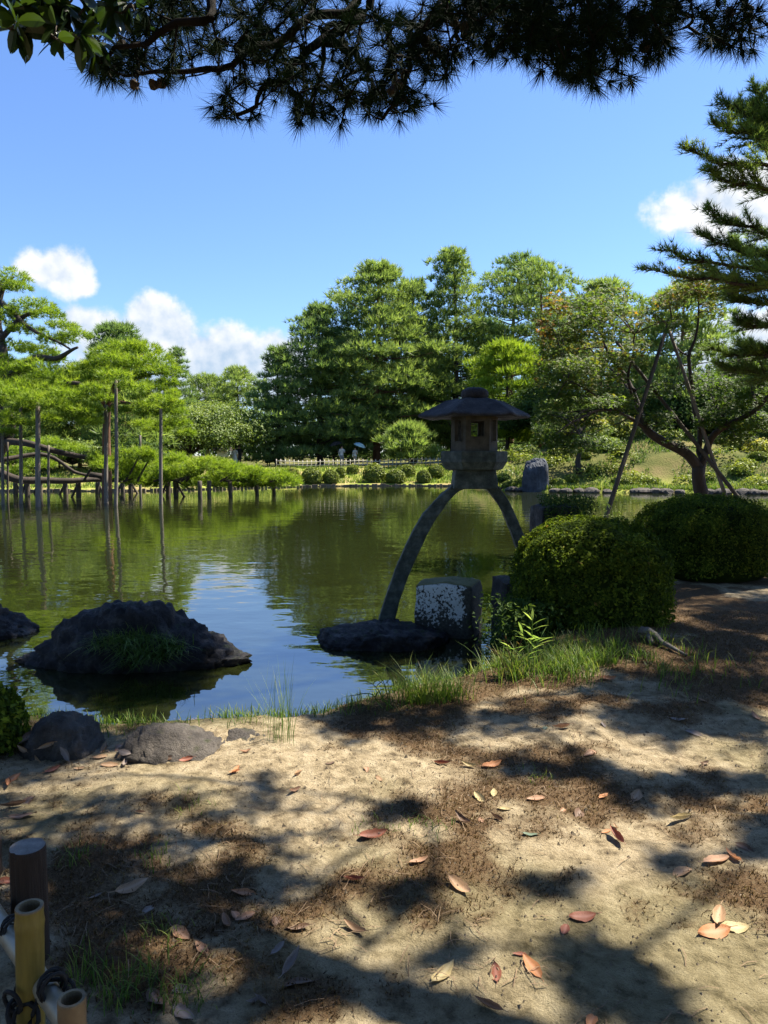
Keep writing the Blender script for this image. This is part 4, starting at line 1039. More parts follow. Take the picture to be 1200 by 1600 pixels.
def person(label, px, D, shirt, pants, hair=(0.015, 0.012, 0.01), H=1.66, face=0.0, dress=False, arm_up=False, bare_legs=False, parasol=None, seed=1):
    p = pix(px, 725, Y=D); z0 = float(far_h(np.array([p[0]]), np.array([D]))[0])
    root = thing('person', label, 'person', (p[0], D, z0), 'walkers on the far path')
    root.rotation_euler = (0, 0, face)
    k = H / 1.70
    J = {'pel': (0, 0, 0.92), 'sp': (0, 0.01, 1.12), 'ch': (0, 0, 1.32), 'nk': (0, 0, 1.47), 'hd': (0, -0.01, 1.56), 'ht': (0, -0.01, 1.68),
         'lh': (-0.09, 0, 0.86), 'lk': (-0.10, -0.03 - 0.02 * seed % 0.08, 0.48), 'la': (-0.10, 0.04, 0.08), 'lt': (-0.11, -0.13, 0.03),
         'rh': (0.09, 0, 0.86), 'rk': (0.10, -0.06, 0.48), 'ra': (0.10, -0.05, 0.08), 'rt': (0.11, -0.22, 0.03),
         'ls': (-0.19, 0, 1.38), 'le': (-0.25, 0.03, 1.10), 'lw': (-0.24, -0.08, 0.86), 'lf': (-0.24, -0.11, 0.76),
         'rs': (0.19, 0, 1.38), 're': (0.26, -0.04, 1.12), 'rw': (0.20, -0.24, 1.24) if arm_up else (0.25, -0.08, 0.88), 'rf': (0.16, -0.28, 1.32) if arm_up else (0.25, -0.12, 0.78)}
    Rd = dict(pel=.155, sp=.135, ch=.16, nk=.06, hd=.098, ht=.085, lh=.095, lk=.062, la=.045, lt=.035, rh=.095, rk=.062, ra=.045, rt=.035, ls=.07, le=.045, lw=.034, lf=.03, rs=.07, re=.045, rw=.034, rf=.03)
    E = [('pel', 'sp'), ('sp', 'ch'), ('ch', 'nk'), ('nk', 'hd'), ('hd', 'ht'), ('pel', 'lh'), ('lh', 'lk'), ('lk', 'la'), ('la', 'lt'), ('pel', 'rh'), ('rh', 'rk'), ('rk', 'ra'), ('ra', 'rt'),
         ('ch', 'ls'), ('ls', 'le'), ('le', 'lw'), ('lw', 'lf'), ('ch', 'rs'), ('rs', 're'), ('re', 'rw'), ('rw', 'rf')]
    nm = list(J)
    me = bpy.data.meshes.new('body'); me.from_pydata([tuple(c * k for c in J[q]) for q in nm], [(nm.index(a), nm.index(b)) for a, b in E], [])
    tmp = bpy.data.objects.new('body_tmp', me); C.objects.link(tmp)
    md = tmp.modifiers.new('s', 'SKIN')
    for i, q in enumerate(nm):
        sv = me.skin_vertices[0].data[i]; rr = Rd[q] * k; sv.radius = (rr, rr * (0.72 if q in ('pel', 'sp', 'ch') else 1)); sv.use_root = q == 'pel'
    sb = tmp.modifiers.new('u', 'SUBSURF'); sb.levels = 1; sb.render_levels = 1
    dg = bpy.context.evaluated_depsgraph_get(); m2 = bpy.data.meshes.new_from_object(tmp.evaluated_get(dg)); bpy.data.objects.remove(tmp)
    m2.name = 'body'; m2.materials.clear()
    for mt in (pm((0.55, 0.36, 0.27)), pm(shirt), pm(pants), pm((0.04, 0.035, 0.03))): m2.materials.append(mt)
    for f in m2.polygons:
        c = f.center / k; arm = abs(c.x) > 0.215
        if c.z > 1.455: s = 0
        elif arm and ((c.z < 1.12 and not arm_up) or (c.y < -0.1)): s = 0
        elif c.z > 0.93 or arm: s = 1
        elif c.z > (0.45 if bare_legs else 0.10): s = 2
        elif c.z > 0.08: s = 0
        else: s = 3
        f.material_index = s; f.use_smooth = True
    bd = link('body', m2, None, root)
    hg = Geo(); V, T = ico(2); keep = V[T].mean(1); T2 = T[(keep[:, 2] > -0.15) | (keep[:, 1] > 0.25)]
    hg.add(V * np.array([.112, .118, .118]) * k + np.array([0, 0.008, 1.635]) * k, T2); link('hair', hg.mesh('hair', True), pm(hair), root)
    if dress:
        sg = Geo(); tube(sg, [(0, 0, 1.05 * k), (0, 0, 0.9 * k), (0, 0, 0.6 * k), (0, 0, 0.32 * k)], np.array([.15, .18, .25, .30]) * k, 14); link('skirt', sg.mesh('skirt', True), pm(shirt), root)
    if parasol:
        col, lb, dx, tilt = parasol
        u = thing('umbrella', lb, 'umbrella', (p[0] + dx, D - 0.28, z0 + 1.30 * k), 'open umbrellas on the far path')
        u.rotation_euler = (R(8), tilt, 0)
        sg = Geo(); tube(sg, [(0, 0, -0.12), (0, 0, 0.78)], 0.012, 6); link('shaft', sg.mesh('shaft', True), pm((0.2, 0.2, 0.2)), u)
        cg = Geo(); nn = 8; rows = []
        for kk, (rad, zz) in enumerate([(0.0, 0.78), (0.2, 0.75), (0.38, 0.67), (0.52, 0.52)]):
            for j in range(16):
                a = j * math.pi / 8; sc = 1 if j % 2 == 0 else 0.95
                rows.append((math.cos(a) * rad * sc, math.sin(a) * rad * sc, zz))
        qs = [[q * 16 + j, q * 16 + (j + 1) % 16, (q + 1) * 16 + (j + 1) % 16, (q + 1) * 16 + j] for q in range(3) for j in range(16)]
        cg.add(rows, None, qs); me2 = cg.mesh('canopy', False); link('canopy', me2, pm(col), u)
        for j in range(8):
            a = j * math.pi / 4; rg = Geo(); tube(rg, [(0, 0, 0.765), (math.cos(a) * .38, math.sin(a) * .38, .655), (math.cos(a) * .53, math.sin(a) * .53, .505)], 0.006, 4); link('rib', rg.mesh('rib'), pm((0.2, 0.2, 0.2)), u)
    return root


person('person in light shirt and grey trousers holding up an open black umbrella', 534, 61, (0.62, 0.62, 0.62), (0.30, 0.30, 0.30), face=0.4, arm_up=True,
       parasol=((0.015, 0.015, 0.018), 'open black umbrella held over the walker in grey', -0.32, R(-16)), seed=1)
person('person in white top walking under a pale blue umbrella', 555, 61.5, (0.75, 0.74, 0.72), (0.42, 0.36, 0.28), face=-0.5, arm_up=True, H=1.58,
       parasol=((0.42, 0.62, 0.68), 'open pale blue umbrella held over the walker in white', 0.20, R(20)), seed=2)
person('person in dark clothes standing apart in the shade of the grove', 419, 63, (0.03, 0.03, 0.035), (0.03, 0.03, 0.03), face=0.9, H=1.7, dress=True, seed=3)
person('person in dark top and khaki trousers in the shade right of the other dark figure', 431, 64, (0.06, 0.06, 0.07), (0.20, 0.17, 0.12), face=-0.8, H=1.62, seed=4)
person('person in long pale dress near the roofed signboard', 367, 60, (0.70, 0.68, 0.66), (0.70, 0.68, 0.66), face=0.3, dress=True, H=1.6, seed=5)
person('person in black shirt walking beside the pale dress', 374, 61, (0.03, 0.03, 0.03), (0.05, 0.05, 0.06), face=0.3, H=1.72, seed=6)
person('person in white shirt and dark trousers left of the signboard', 325, 60, (0.72, 0.72, 0.72), (0.05, 0.05, 0.06), face=-0.6, H=1.6, seed=7)
person('person in grey behind the walkers, near the blue umbrella', 521, 66, (0.38, 0.34, 0.34), (0.08, 0.08, 0.10), face=1.2, H=1.6, seed=8)

# ================================================================== NEAR OBJECTS
# ---- stone lantern ----
LD = 8.3; LM = LD / F
LX = pix(741, 700, Y=LD)[0]


def lz(py): return pix(741, py, Y=LD)[2]


def hexring(rad, z, rot=0.0, n=6, cx=None, cy=LD, wob_=None):
    a = np.arange(n) / n * 2 * math.pi + rot
    return np.stack([(LX if cx is None else cx) + rad * np.cos(a), cy + rad * np.sin(a), np.full(n, z)], -1)


def bevel_obj(o, w, seg=2, ang=30):
    m = o.modifiers.new('bevel', 'BEVEL'); m.width = w; m.segments = seg; m.limit_method = 'ANGLE'; m.angle_limit = R(ang)


def lantern():
    rt = R(2)
    root = thing('stone_lantern', 'two legged stone lantern with wide umbrella roof standing at the pond edge', 'lantern', (LX, LD, lz(966)))
    # jewel finial
    z0, z1 = lz(623.5), lz(605.5); g = Geo(); prof = [(0.10, z0 - 0.03), (0.135, z0), (0.152, z0 + 0.03), (0.152, z0 + 0.07), (0.135, z0 + 0.10), (0.09, z0 + 0.122), (0.04, z1), (0.002, z1 + 0.003)]
    n = 28; rows = []
    for rad, z in prof: rows.append(hexring(rad, z, 0, n))
    V = np.concatenate(rows); V = V + (vnoise(V * 9)[:, None] - 0.5) * 0.012
    i = np.arange(len(prof) - 1)[:, None] * n; j = np.arange(n)[None]
    g.add(V, None, np.stack([i + j, i + (j + 1) % n, i + n + (j + 1) % n, i + n + j], -1).reshape(-1, 4)); part('finial', g, M['roofstone'], root, True)
    # roof: six sided umbrella with soft ridges and drooping rim
    n = 96; th = np.arange(n) / n * 2 * math.pi
    hexf = np.cos(math.pi / 6) / np.cos(((th - rt) % (math.pi / 3)) - math.pi / 6)     # hexagon radius, 1 at the corners
    top, eave = lz(622), lz(649)
    prof = [(0.02, 0.0), (0.2, 0.004), (0.36, 0.02), (0.52, 0.055), (0.68, 0.105), (0.82, 0.152), (0.93, 0.188), (0.985, 0.208), (1.0, 0.226), (0.985, 0.240), (0.93, 0.238), (0.80, 0.232), (0.55, 0.226), (0.2, 0.222), (0.02, 0.222)]
    g = Geo(); rows = []
    RR = 0.645
    for u, dz in prof:
        k = sstep(0.05, 0.55, np.array([u]))[0]; rr = RR * u * (hexf * k + (1 - k) * 0.9)
        corner = (hexf - hexf.min()) / (1 - hexf.min())
        z = top - dz * (eave - top) / -0.226 * 1.0 + (0.018 * corner * k if u > 0.4 else 0)
        rows.append(np.stack([LX + rr * np.cos(th), LD + rr * np.sin(th), np.full(n, top - dz * 0.95) + 0.020 * corner ** 2 * k], -1))
    V = np.concatenate(rows); V = V + (fbm(V * 7, 3)[:, None] - 0.5) * 0.022 + (fbm(V * 30, 2)[:, None] - 0.5) * 0.008
    i = np.arange(len(prof) - 1)[:, None] * n; j = np.arange(n)[None]
    g.add(V, None, np.stack([i + j, i + n + j, i + n + (j + 1) % n, i + (j + 1) % n], -1).reshape(-1, 4)); part('roof', g, M['roofstone'], root, True)
    # fire box: six wall slabs, each with an opening, joined as frame pieces
    zb, zt = lz(705.5), lz(645); rad = 0.262; wt = 0.035
    fb = Geo(); H = zt - zb
    for k in range(6):
        a0, a1 = rt + k * math.pi / 3, rt + (k + 1) * math.pi / 3
        p0 = np.array([math.cos(a0), math.sin(a0)]) * rad; p1 = np.array([math.cos(a1), math.sin(a1)]) * rad
        nrm = -(p0 + p1); nrm = nrm / np.linalg.norm(nrm)
        tall = k in (0, 2, 3, 5)
        if k in (1, 4): u0, u1, v0, v1 = 0.22, 0.78, 0.38, 0.76          # front and back: squarish window
        else: u0, u1, v0, v1 = 0.30, 0.72, 0.26, 0.80
        def P3(u, v, inn=0.0):
            q = p0 + (p1 - p0) * u + nrm * inn
            return [LX + q[0], LD + q[1], zb + H * v]
        us, vs = [0, u0, u1, 1], [0, v0, v1, 1]
        for inn, flip in ((0.0, False), (wt, True)):
            for a in range(3):
                for b in range(3):
                    if a == 1 and b == 1: continue
                    f = [P3(us[a], vs[b], inn), P3(us[a + 1], vs[b], inn), P3(us[a + 1], vs[b + 1], inn), P3(us[a], vs[b + 1], inn)]
                    fb.add(f, None, [[3, 2, 1, 0] if flip else [0, 1, 2, 3]])
        for (ua, va, ub, vb) in ((u0, v0, u1, v0), (u1, v0, u1, v1), (u1, v1, u0, v1), (u0, v1, u0, v0)):
            fb.add([P3(ua, va, 0), P3(ub, vb, 0), P3(ub, vb, wt), P3(ua, va, wt)], None, [[3, 2, 1, 0]])
        # raised moulding round the opening
        e = 0.045
        for (ua, va, ub, vb) in ((u0 - e, v0 - e * .6, u1 + e, v0), (u0 - e, v1, u1 + e, v1 + e * .6), (u0 - e, v0, u0, v1), (u1, v0, u1 + e, v1)):
            q = [P3(ua, va, -0.008), P3(ub, va, -0.008), P3(ub, vb, -0.008), P3(ua, vb, -0.008)]; b2 = [P3(ua, va, 0.004), P3(ub, va, 0.004), P3(ub, vb, 0.004), P3(ua, vb, 0.004)]
            fb.add(q + b2, None, [[0, 1, 2, 3], [0, 4, 5, 1], [1, 5, 6, 2], [2, 6, 7, 3], [3, 7, 4, 0]])
    part('fire_box', fb, M['boxstone'], root)
    def prism(name, rings, mat, bev):
        g = Geo(); V = np.concatenate([hexring(rd, z, rt) for rd, z in rings]); m = len(rings); j = np.arange(6)
        Q = [[q * 6 + a, q * 6 + (a + 1) % 6, (q + 1) * 6 + (a + 1) % 6, (q + 1) * 6 + a] for q in range(m - 1) for a in range(6)]
        V = np.concatenate([V, [[LX, LD, rings[0][1]]], [[LX, LD, rings[-1][1]]]]); c0, c1 = m * 6, m * 6 + 1
        T = [[c0, (a + 1) % 6, a] for a in range(6)] + [[c1, (m - 1) * 6 + a, (m - 1) * 6 + (a + 1) % 6] for a in range(6)]
        g.add(V, T, Q); o = part(name, g, mat, root); bevel_obj(o, bev); return o
    prism('platform', [(0.27, lz(735)), (0.325, lz(733)), (0.368, lz(723.5)), (0.378, lz(722)), (0.378, lz(706.5)), (0.37, lz(705))], M['granite'], 0.010)
    # base block on the legs
    g = Geo(); zb, zt = lz(763), lz(733.5); V = []
    for z, hx, hy in ((zb, 0.245, 0.20), (zb + (zt - zb) * 0.4, 0.238, 0.195), (zt, 0.222, 0.185)):
        V += [(LX - hx, LD - hy, z), (LX + hx, LD - hy, z), (LX + hx, LD + hy, z), (LX - hx, LD + hy, z)]
    g.add(V, None, [[3, 2, 1, 0], [8, 9, 10, 11]] + [[q * 4 + a, q * 4 + (a + 1) % 4, q * 4 + 4 + (a + 1) % 4, q * 4 + 4 + a] for q in range(2) for a in range(4)])
    o = part('neck_block', g, M['granite'], root); bevel_obj(o, 0.012)
    # legs
    def leg(outer, inner, hw0, hw1, yoff):
        m = 44; O = spline([pix(a, b, Y=LD) for a, b in outer], m); I = spline([pix(a, b, Y=LD) for a, b in inner], m)
        hw = np.linspace(hw0, hw1, m); sh = np.linspace(0, yoff, m)
        V = []
        for q in range(m):
            for p, s in ((O[q], -1), (I[q], -1), (I[q], 1), (O[q], 1)): V.append((p[0], LD + s * hw[q] + sh[q], p[2]))
        V = np.array(V); V = V + (np.stack([fbm(V * 14 + q_, 3) for q_ in (0, 31, 57)], -1) - 0.5) * 0.022
        g = Geo(); g.add(V, None, [[0, 1, 2, 3], [4 * m - 1, 4 * m - 2, 4 * m - 3, 4 * m - 4]] + [[q * 4 + a, q * 4 + 4 + a, q * 4 + 4 + (a + 1) % 4, q * 4 + (a + 1) % 4] for q in range(m - 1) for a in range(4)])
        o = part('leg', g, M['granite'], root); bevel_obj(o, 0.014, 2, 40); return o
    leg([(707, 757), (684, 777), (660, 804), (638, 842), (618, 888), (602, 932), (591, 968)], [(728, 763), (713, 770), (691, 795), (666, 836), (644, 884), (626, 930), (616, 970)], 0.072, 0.08, -0.06)
    leg([(776, 757), (790, 776), (806, 806), (824, 852), (838, 896), (849, 940)], [(757, 763), (767, 772), (786, 802), (805, 850), (818, 896), (828, 942)], 0.072, 0.08, 0.08)


lantern()

# ---- rocks ----
def put_rock(name, label, g, mat, base, group=None, cat='rock', smooth=True):
    return tag(put(name, g, M[mat], None, smooth, base), label, cat, group)


# big boulder with shoulders: several lobes merged into one skin by taking the outermost radius
def lobed_boulder(c, lobes, seed, rough=0.10, sub=6, cuts=26):
    V, T = ico(sub); c = np.asarray(c, float); best = np.full(len(V), 0.02)
    for (dx, dy, dz, rx, ry, rz) in lobes:
        o = -np.array([dx, dy, dz]); q = np.array([rx, ry, rz])
        A = ((V / q) ** 2).sum(1); B = 2 * ((V / q) * (o / q)).sum(1); Cc = ((o / q) ** 2).sum() - 1
        disc = B * B - 4 * A * Cc; t = np.where(disc > 0, (-B + np.sqrt(np.maximum(disc, 0))) / (2 * A), 0)
        best = np.maximum(best, t)
    P = V * best[:, None]
    rc = np.random.default_rng(int(seed * 10)); size = np.linalg.norm(P, axis=1).mean()
    P = P * (1 + 0.35 * (fbm(P * (1.1 / size) + seed * 7, 2) - 0.5))[:, None]
    for _ in range(cuts):
        nn = unit(rc.normal(size=3)); nn[2] = nn[2] * 0.6 + 0.15; nn = unit(nn)
        k = P @ nn; d = k.max() * rc.uniform(0.80, 0.95); P = P - nn * (np.maximum(0, k - d) * 0.9)[:, None]
    r1 = fbm(P * 2.2 + seed, 4) - 0.5; rid = 0.5 - np.abs(fbm(P * 3.2 + seed * 2, 4) - 0.5) * 2; r3 = fbm(P * 14 + seed, 4) - 0.5
    P = P * (1 + rough * (2.2 * r1 - 1.5 * np.maximum(0, rid - 0.25) + 0.6 * r3))[:, None]
    g = Geo(); g.add(P + c, T, None, np.clip(0.5 + r3, 0, 1)); return g


def outline_rock(outline, base_py, D, depth, seed, rough=0.06, power=1.6, ridge=0.0, nu=110, nv=64, facet=14, zbase=0.0):
    """boulder whose height along x follows a surveyed outline; rounded and roughened all round"""
    o_ = np.array([pix(a, b, Y=D) for a, b in outline]); zb = zbase
    x = o_[:, 0]; h = np.maximum(0.03, o_[:, 2] - zb); u = np.linspace(0, 1, nu); ue = 0.5 - 0.5 * np.cos(u * math.pi)
    xs = x[0] + (x[-1] - x[0]) * ue; hs = np.interp(xs, x, h); w = np.sqrt(np.clip(1 - (2 * ue - 1) ** 2, 0, 1)) ** 0.8; end = np.clip(w * 2.2, 0, 1) ** 0.7
    v = np.arange(nv) / nv * 2 * math.pi; cv, sv = np.cos(v), np.sin(v)
    sy = np.sign(cv) * np.abs(cv) ** (2 / 2.3); sz = np.sign(sv) * np.abs(sv) ** (2 / power)
    Yc = ridge * (fbm(np.stack([xs * 1.5, xs * 0, xs * 0 + seed], -1), 2) - 0.5)
    P = np.stack([np.repeat(xs[:, None], nv, 1), D + Yc[:, None] * (sv > 0) * sv + depth * w[:, None] * sy[None], zb + np.where(sv[None] > 0, (hs * end)[:, None] * sz[None], 0.35 * w[:, None] * sz[None])], -1).reshape(-1, 3)
    c = np.array([xs.mean(), D, zb]); Q_ = P - c; rc = np.random.default_rng(int(seed * 10))
    for _ in range(facet):
        nn = unit(rc.normal(size=3) * [0.45, 1.6, 0.7]); k = Q_ @ nn; d = k.max() * rc.uniform(0.72, 0.94); Q_ = Q_ - nn * (np.maximum(0, k - d) * 0.7)[:, None]
    S_ = depth; dirn = unit(Q_ * [0.6, 1, 1] + [0, 0, 0.15])
    r1 = fbm(Q_ * (1.6 / S_) + seed, 3) - 0.5; rid = np.abs(fbm(Q_ * (2.6 / S_) + seed * 2, 4) - 0.5); r2 = fbm(Q_ * (7 / S_) + seed, 4) - 0.5; r3 = fbm(Q_ * (26 / S_) + seed, 3) - 0.5
    Q_ = Q_ + dirn * (S_ * rough * (2.4 * r1 - 2.6 * np.maximum(0, 0.07 - rid) * 4 + 1.7 * r2 + 0.8 * r3))[:, None]
    i = np.arange(nu - 1)[:, None] * nv; j = np.arange(nv)[None]; g = Geo()
    g.add(Q_ + c, None, np.stack([i + j, i + (j + 1) % nv, i + nv + (j + 1) % nv, i + nv + j], -1).reshape(-1, 4), np.repeat(np.clip(0.5 + r2, 0, 1), 1)); return g


bc = pix(212, 1045, z=0.0); bc = np.array([bc[0], bc[1] + 0.35, 0.0])
m_ = bc[1] / F
g = outline_rock([(815, 775), (817, 738), (822, 719), (835, 712), (850, 715), (858, 732), (861, 775)], 0, 41.2, 0.55, 4.1, 0.10, 5.0, 0.1, 60, 40, 16, 0.0)
tag(put('standing_stone', g, M['monument'], None, False, (pix(838, 740, Y=41.2)[0], 41.2, 0.1)), 'tall blue grey standing stone streaked with white on the far bank', 'rock')
big = outline_rock([(38, 1062), (44, 1035), (64, 1006), (97, 976), (120, 950), (150, 950), (172, 926), (200, 918), (230, 920), (258, 940), (282, 968), (305, 976), (340, 994), (375, 1018), (405, 1044), (414, 1062)], 1058, bc[1], 0.62, 5.5, 0.11, 1.5, 0.35)
put_rock('boulder', 'large dark peaked boulder in the water with a sedge tuft on its front', big, 'boulder', bc)
r = np.random.default_rng(31)
# sedge clumps: cascade of blades
def sedge(label, centres, n, H, lean, seed, mat='sedge', wd=0.007, droop=0.8, spreadxy=0.1, name='sedge_clump', cat='plant', group=None, seg=5):
    r = np.random.default_rng(seed); g = Geo(); base = np.mean(centres, 0)
    for c in centres:
        P = np.asarray(c) + np.stack([r.normal(0, spreadxy, n), r.normal(0, spreadxy * 0.7, n), r.normal(0, 0.015, n)], -1)
        d = unit(np.stack([P[:, 0] - c[0], P[:, 1] - c[1] - 0.03, np.zeros(n)], -1) + 0.35 * r.normal(size=(n, 3)) * [1, 1, 0])
        grass(g, P, H, wd, lean, r, seg, droop, None, d)
    return tag(put(name, g, M[mat], None, False, base), label, cat, group)


_v = np.concatenate(big.V); big_bvh = BVHTree.FromPolygons([tuple(v) for v in _v], np.concatenate(big.Q).tolist())
sc = []
for px, py in ((160, 1012), (180, 1006), (205, 1002), (230, 1004), (255, 1010), (275, 1018), (195, 1022), (225, 1026), (250, 1030), (215, 1040)):
    h_ = big_bvh.ray_cast(Vector((0, 0, CAMZ)), (Vector(pix(px, py, Y=5.0).tolist()) - Vector((0, 0, CAMZ))).normalized())
    if h_[0] is not None: sc.append(np.array(h_[0]))
r = np.random.default_rng(32); g = Geo()
for c_ in sc:
    n = 110; P = c_ + np.stack([r.normal(0, .05, n), r.normal(0.02, .03, n), r.normal(0, .02, n)], -1)
    d = unit(np.stack([r.normal(0, .8, n), -np.abs(r.normal(.6, .4, n)), np.zeros(n)], -1)); grass(g, P, 0.21, 0.0075, 1.2, r, 5, 1.35, None, d)
tag(put('sedge_clump', g, M['sedge'], None, False, np.mean(sc, 0)), 'green sedge tuft drooping over the front of the large boulder', 'plant')
p = pix(-10, 1000, z=0.0); p[1] += 0.3
PB = p.copy()
put_rock('boulder', 'dark rounded boulder in the water cut by the left border', outline_rock([(-150, 1010), (-120, 970), (-70, 945), (-20, 940), (10, 948), (32, 962), (46, 985), (50, 1012)], 1010, p[1], 0.5, 8.1, 0.10, 1.7, 0.3), 'boulder', p)
# slab under the lantern's foot
p = pix(592, 1018, z=0.0); p = np.array([p[0], p[1] + 0.28, 0.0])
g = outline_rock([(484, 1020), (486, 992), (498, 984), (540, 984), (575, 977), (610, 975), (650, 980), (690, 990), (705, 1012)], 1030, p[1] + 0.15, 0.55, 2.7, 0.07, 4.0, 0.2)
put_rock('slab_rock', 'long low dark rock under the left leg of the lantern', g, 'boulder', p)
# lichen block
p = pix(706, 990, z=0.05); p = np.array([p[0], p[1] + 0.30, 0.0])
bm = bmesh.new(); bmesh.ops.create_cube(bm, size=1); bmesh.ops.subdivide_edges(bm, edges=bm.edges[:], cuts=14, use_grid_fill=True)
V = np.array([v.co[:] for v in bm.verts]); Qd = [[v.index for v in f.verts] for f in bm.faces]; bm.free()
V = np.sign(V) * (np.abs(V) * 2) ** 1.0 / 2
rd = np.linalg.norm(V, axis=1, keepdims=True); V = V * (1 - 0.07 * sstep(0.62, 0.87, rd))
V = V * np.array([0.66, 0.56, 0.72]) + np.array([0, 0, 0.235])
V[:, 2] += 0.03 * V[:, 0]; V = V + (fbm(V * 5, 3)[:, None] - 0.5) * 0.05 + (fbm(V * 22, 3)[:, None] - 0.5) * 0.02
ang = R(-20); V = np.stack([V[:, 0] * math.cos(ang) - V[:, 1] * math.sin(ang), V[:, 0] * math.sin(ang) + V[:, 1] * math.cos(ang), V[:, 2]], -1)
g = Geo(); g.add(V + p, None, Qd); put_rock('stone_block', 'squared stone block blotched with white lichen standing in the water', g, None or 'boulder', p)
bpy.context.scene.objects['stone_block'].data.materials[0] = mat_lichen_block()
LB = p.copy()


def squared_stone(name, label, c, sx, sy, sz, rz, seed, mat, moss=True):
    V0 = V_cube.copy() * np.array([sx, sy, sz]) + np.array([0, 0, sz / 2 - 0.1])
    V0 = V0 + (fbm(V0 * 5 + seed, 3)[:, None] - 0.5) * 0.05 + (fbm(V0 * 20 + seed, 3)[:, None] - 0.5) * 0.02
    co, si = math.cos(rz), math.sin(rz); V0 = np.stack([V0[:, 0] * co - V0[:, 1] * si, V0[:, 0] * si + V0[:, 1] * co, V0[:, 2]], -1)
    g = Geo(); g.add(V0 + np.asarray(c), None, Qd); return put_rock(name, label, g, mat, c)


V_cube = (lambda: (lambda b: (bmesh.ops.create_cube(b, size=1), bmesh.ops.subdivide_edges(b, edges=b.edges[:], cuts=14, use_grid_fill=True), np.array([v.co[:] for v in b.verts]))[2])(bmesh.new()))()
V_cube = V_cube * (1 - 0.06 * sstep(0.62, 0.87, np.linalg.norm(V_cube, axis=1, keepdims=True)))
q = pix(792, 935, Y=7.7); squared_stone('stone_block', 'small dark squared stone poking out left of the near hedge', (q[0] + 0.05, 7.7, 0.0), 0.30, 0.5, pix(790, 903, Y=7.7)[2] + 0.1, R(10), 3, 'boulder')
q = pix(868, 800, Y=10.6); zt = pix(868, 788, Y=10.6)[2]
squared_stone('stone_pillar', 'dark squared stone pillar behind the near hedge with plants on top', (q[0] - 0.02, 10.6, 0.1), 0.56, 0.6, zt, R(6), 5, 'boulder')
q = pix(872, 790, Y=10.5)
r = np.random.default_rng(37); g = Geo()
P = np.stack([q[0] + 0.04 + r.uniform(-0.30, 0.42, 3800), 10.45 + r.uniform(-0.36, 0.3, 3800), zt + r.uniform(-0.38, 0.14, 3800)], -1)
leaves(g, P, np.array([0, -0.3, 0.6]), 0.045, 0.022, r, None, 0.8); grass(g, P[:500], 0.16, 0.006, 0.8, r, 3)
tag(put('creeper', g, M['broad_dark'], None, False, (q[0], 10.5, zt)), 'dark creeping shrub covering the stone pillar behind the near hedge', 'plant')
# spiky weeds beyond
q = pix(940, 800, Y=11.5); r = np.random.default_rng(38); g = Geo()
for k in range(9):
    b0 = np.array([q[0] + r.uniform(-0.3, 0.35), 11.5 + r.uniform(-0.2, 0.2), 0.45]); hh = r.uniform(0.5, 0.95)
    tube(g, spline([b0, b0 + [r.normal(0, .05), 0, hh * .5], b0 + [r.normal(0, .1), 0, hh]], 5), 0.006, 4)
    Pk = b0 + np.stack([r.normal(0, .04, 22), r.normal(0, .04, 22), np.linspace(0.15, 1, 22) * hh], -1); leaves(g, Pk, np.array([0, -0.2, 0.5]), 0.09, 0.025, r, None, 0.8)
tag(put('weed_clump', g, M['broad'], None, False, (q[0], 11.5, 0.4)), 'tall leafy weeds rising between the two hedges and the prop', 'plant')

# near shore rocks
for ol, dp, sd, lb in [([(42, 1190), (45, 1150), (60, 1128), (85, 1115), (108, 1117), (135, 1130), (152, 1152), (164, 1190)], 0.26, 4.4, 'brown shore rock with a pointed top beside the left shrub'),
                       ([(186, 1195), (190, 1160), (205, 1143), (232, 1137), (268, 1141), (305, 1150), (345, 1166), (368, 1195)], 0.26, 6.2, 'long low smooth shore rock between the other two'),
                       ([(336, 1166), (345, 1152), (362, 1143), (388, 1144), (412, 1152), (422, 1166)], 0.13, 9.9, 'small flat shore rock near the wispy grass')]:
    p, _ = on_ground(ol[0][0] + 50, ol[0][1] - 4); D = p[1] + dp * 0.6
    g = outline_rock(ol, 0, D, dp, sd, 0.08, 1.8, 0.1, 80, 48, 12, p[2] - 0.05)
    put_rock('shore_rock', lb, g, 'shore_rock', (float(np.mean([q_[0] for q_ in g.V[0]])), D, p[2]), 'shore rocks at the near edge')
p, _ = on_ground(520, 1093) if False else (pix(598, 953, z=0.02), None)
q = pix(603, 955, Y=8.9)
# dead wood
P0, _ = on_ground(1006, 1000); P1, _ = on_ground(1072, 1026)
g = Geo(); tube(g, wob(spline([P0 + [-0.03, 0.05, 0.06], P0 + [0.03, 0, 0.07], (P0 + P1) / 2 + [0, 0.02, 0.035], P1 + [0, 0, 0.01]], 16), 0.02, 4.4, 3), np.interp(np.linspace(0, 1, 16), [0, .15, .4, 1], [0.016, 0.034, 0.026, 0.010]), 8)
tube(g, spline([P0 + [0.05, 0, 0.06], P0 + [0.02, -0.10, 0.0]], 5), np.linspace(0.035, 0.02, 5), 6)
tag(put('dead_branch', g, M['deadwood'], None, True, P0), 'bleached piece of dead wood lying on the ground beyond the grass', 'branch')

# ---- near hedges ----
def hedge(name, label, c, rx, ry, rz, seed, n, L=0.034, boxy=2.35):
    return clipped(name, label, c, rx, ry, rz, seed, 'clip_near', n, L, L * 0.6, 'big clipped hedges on the near bank', 'hedge', boxy)


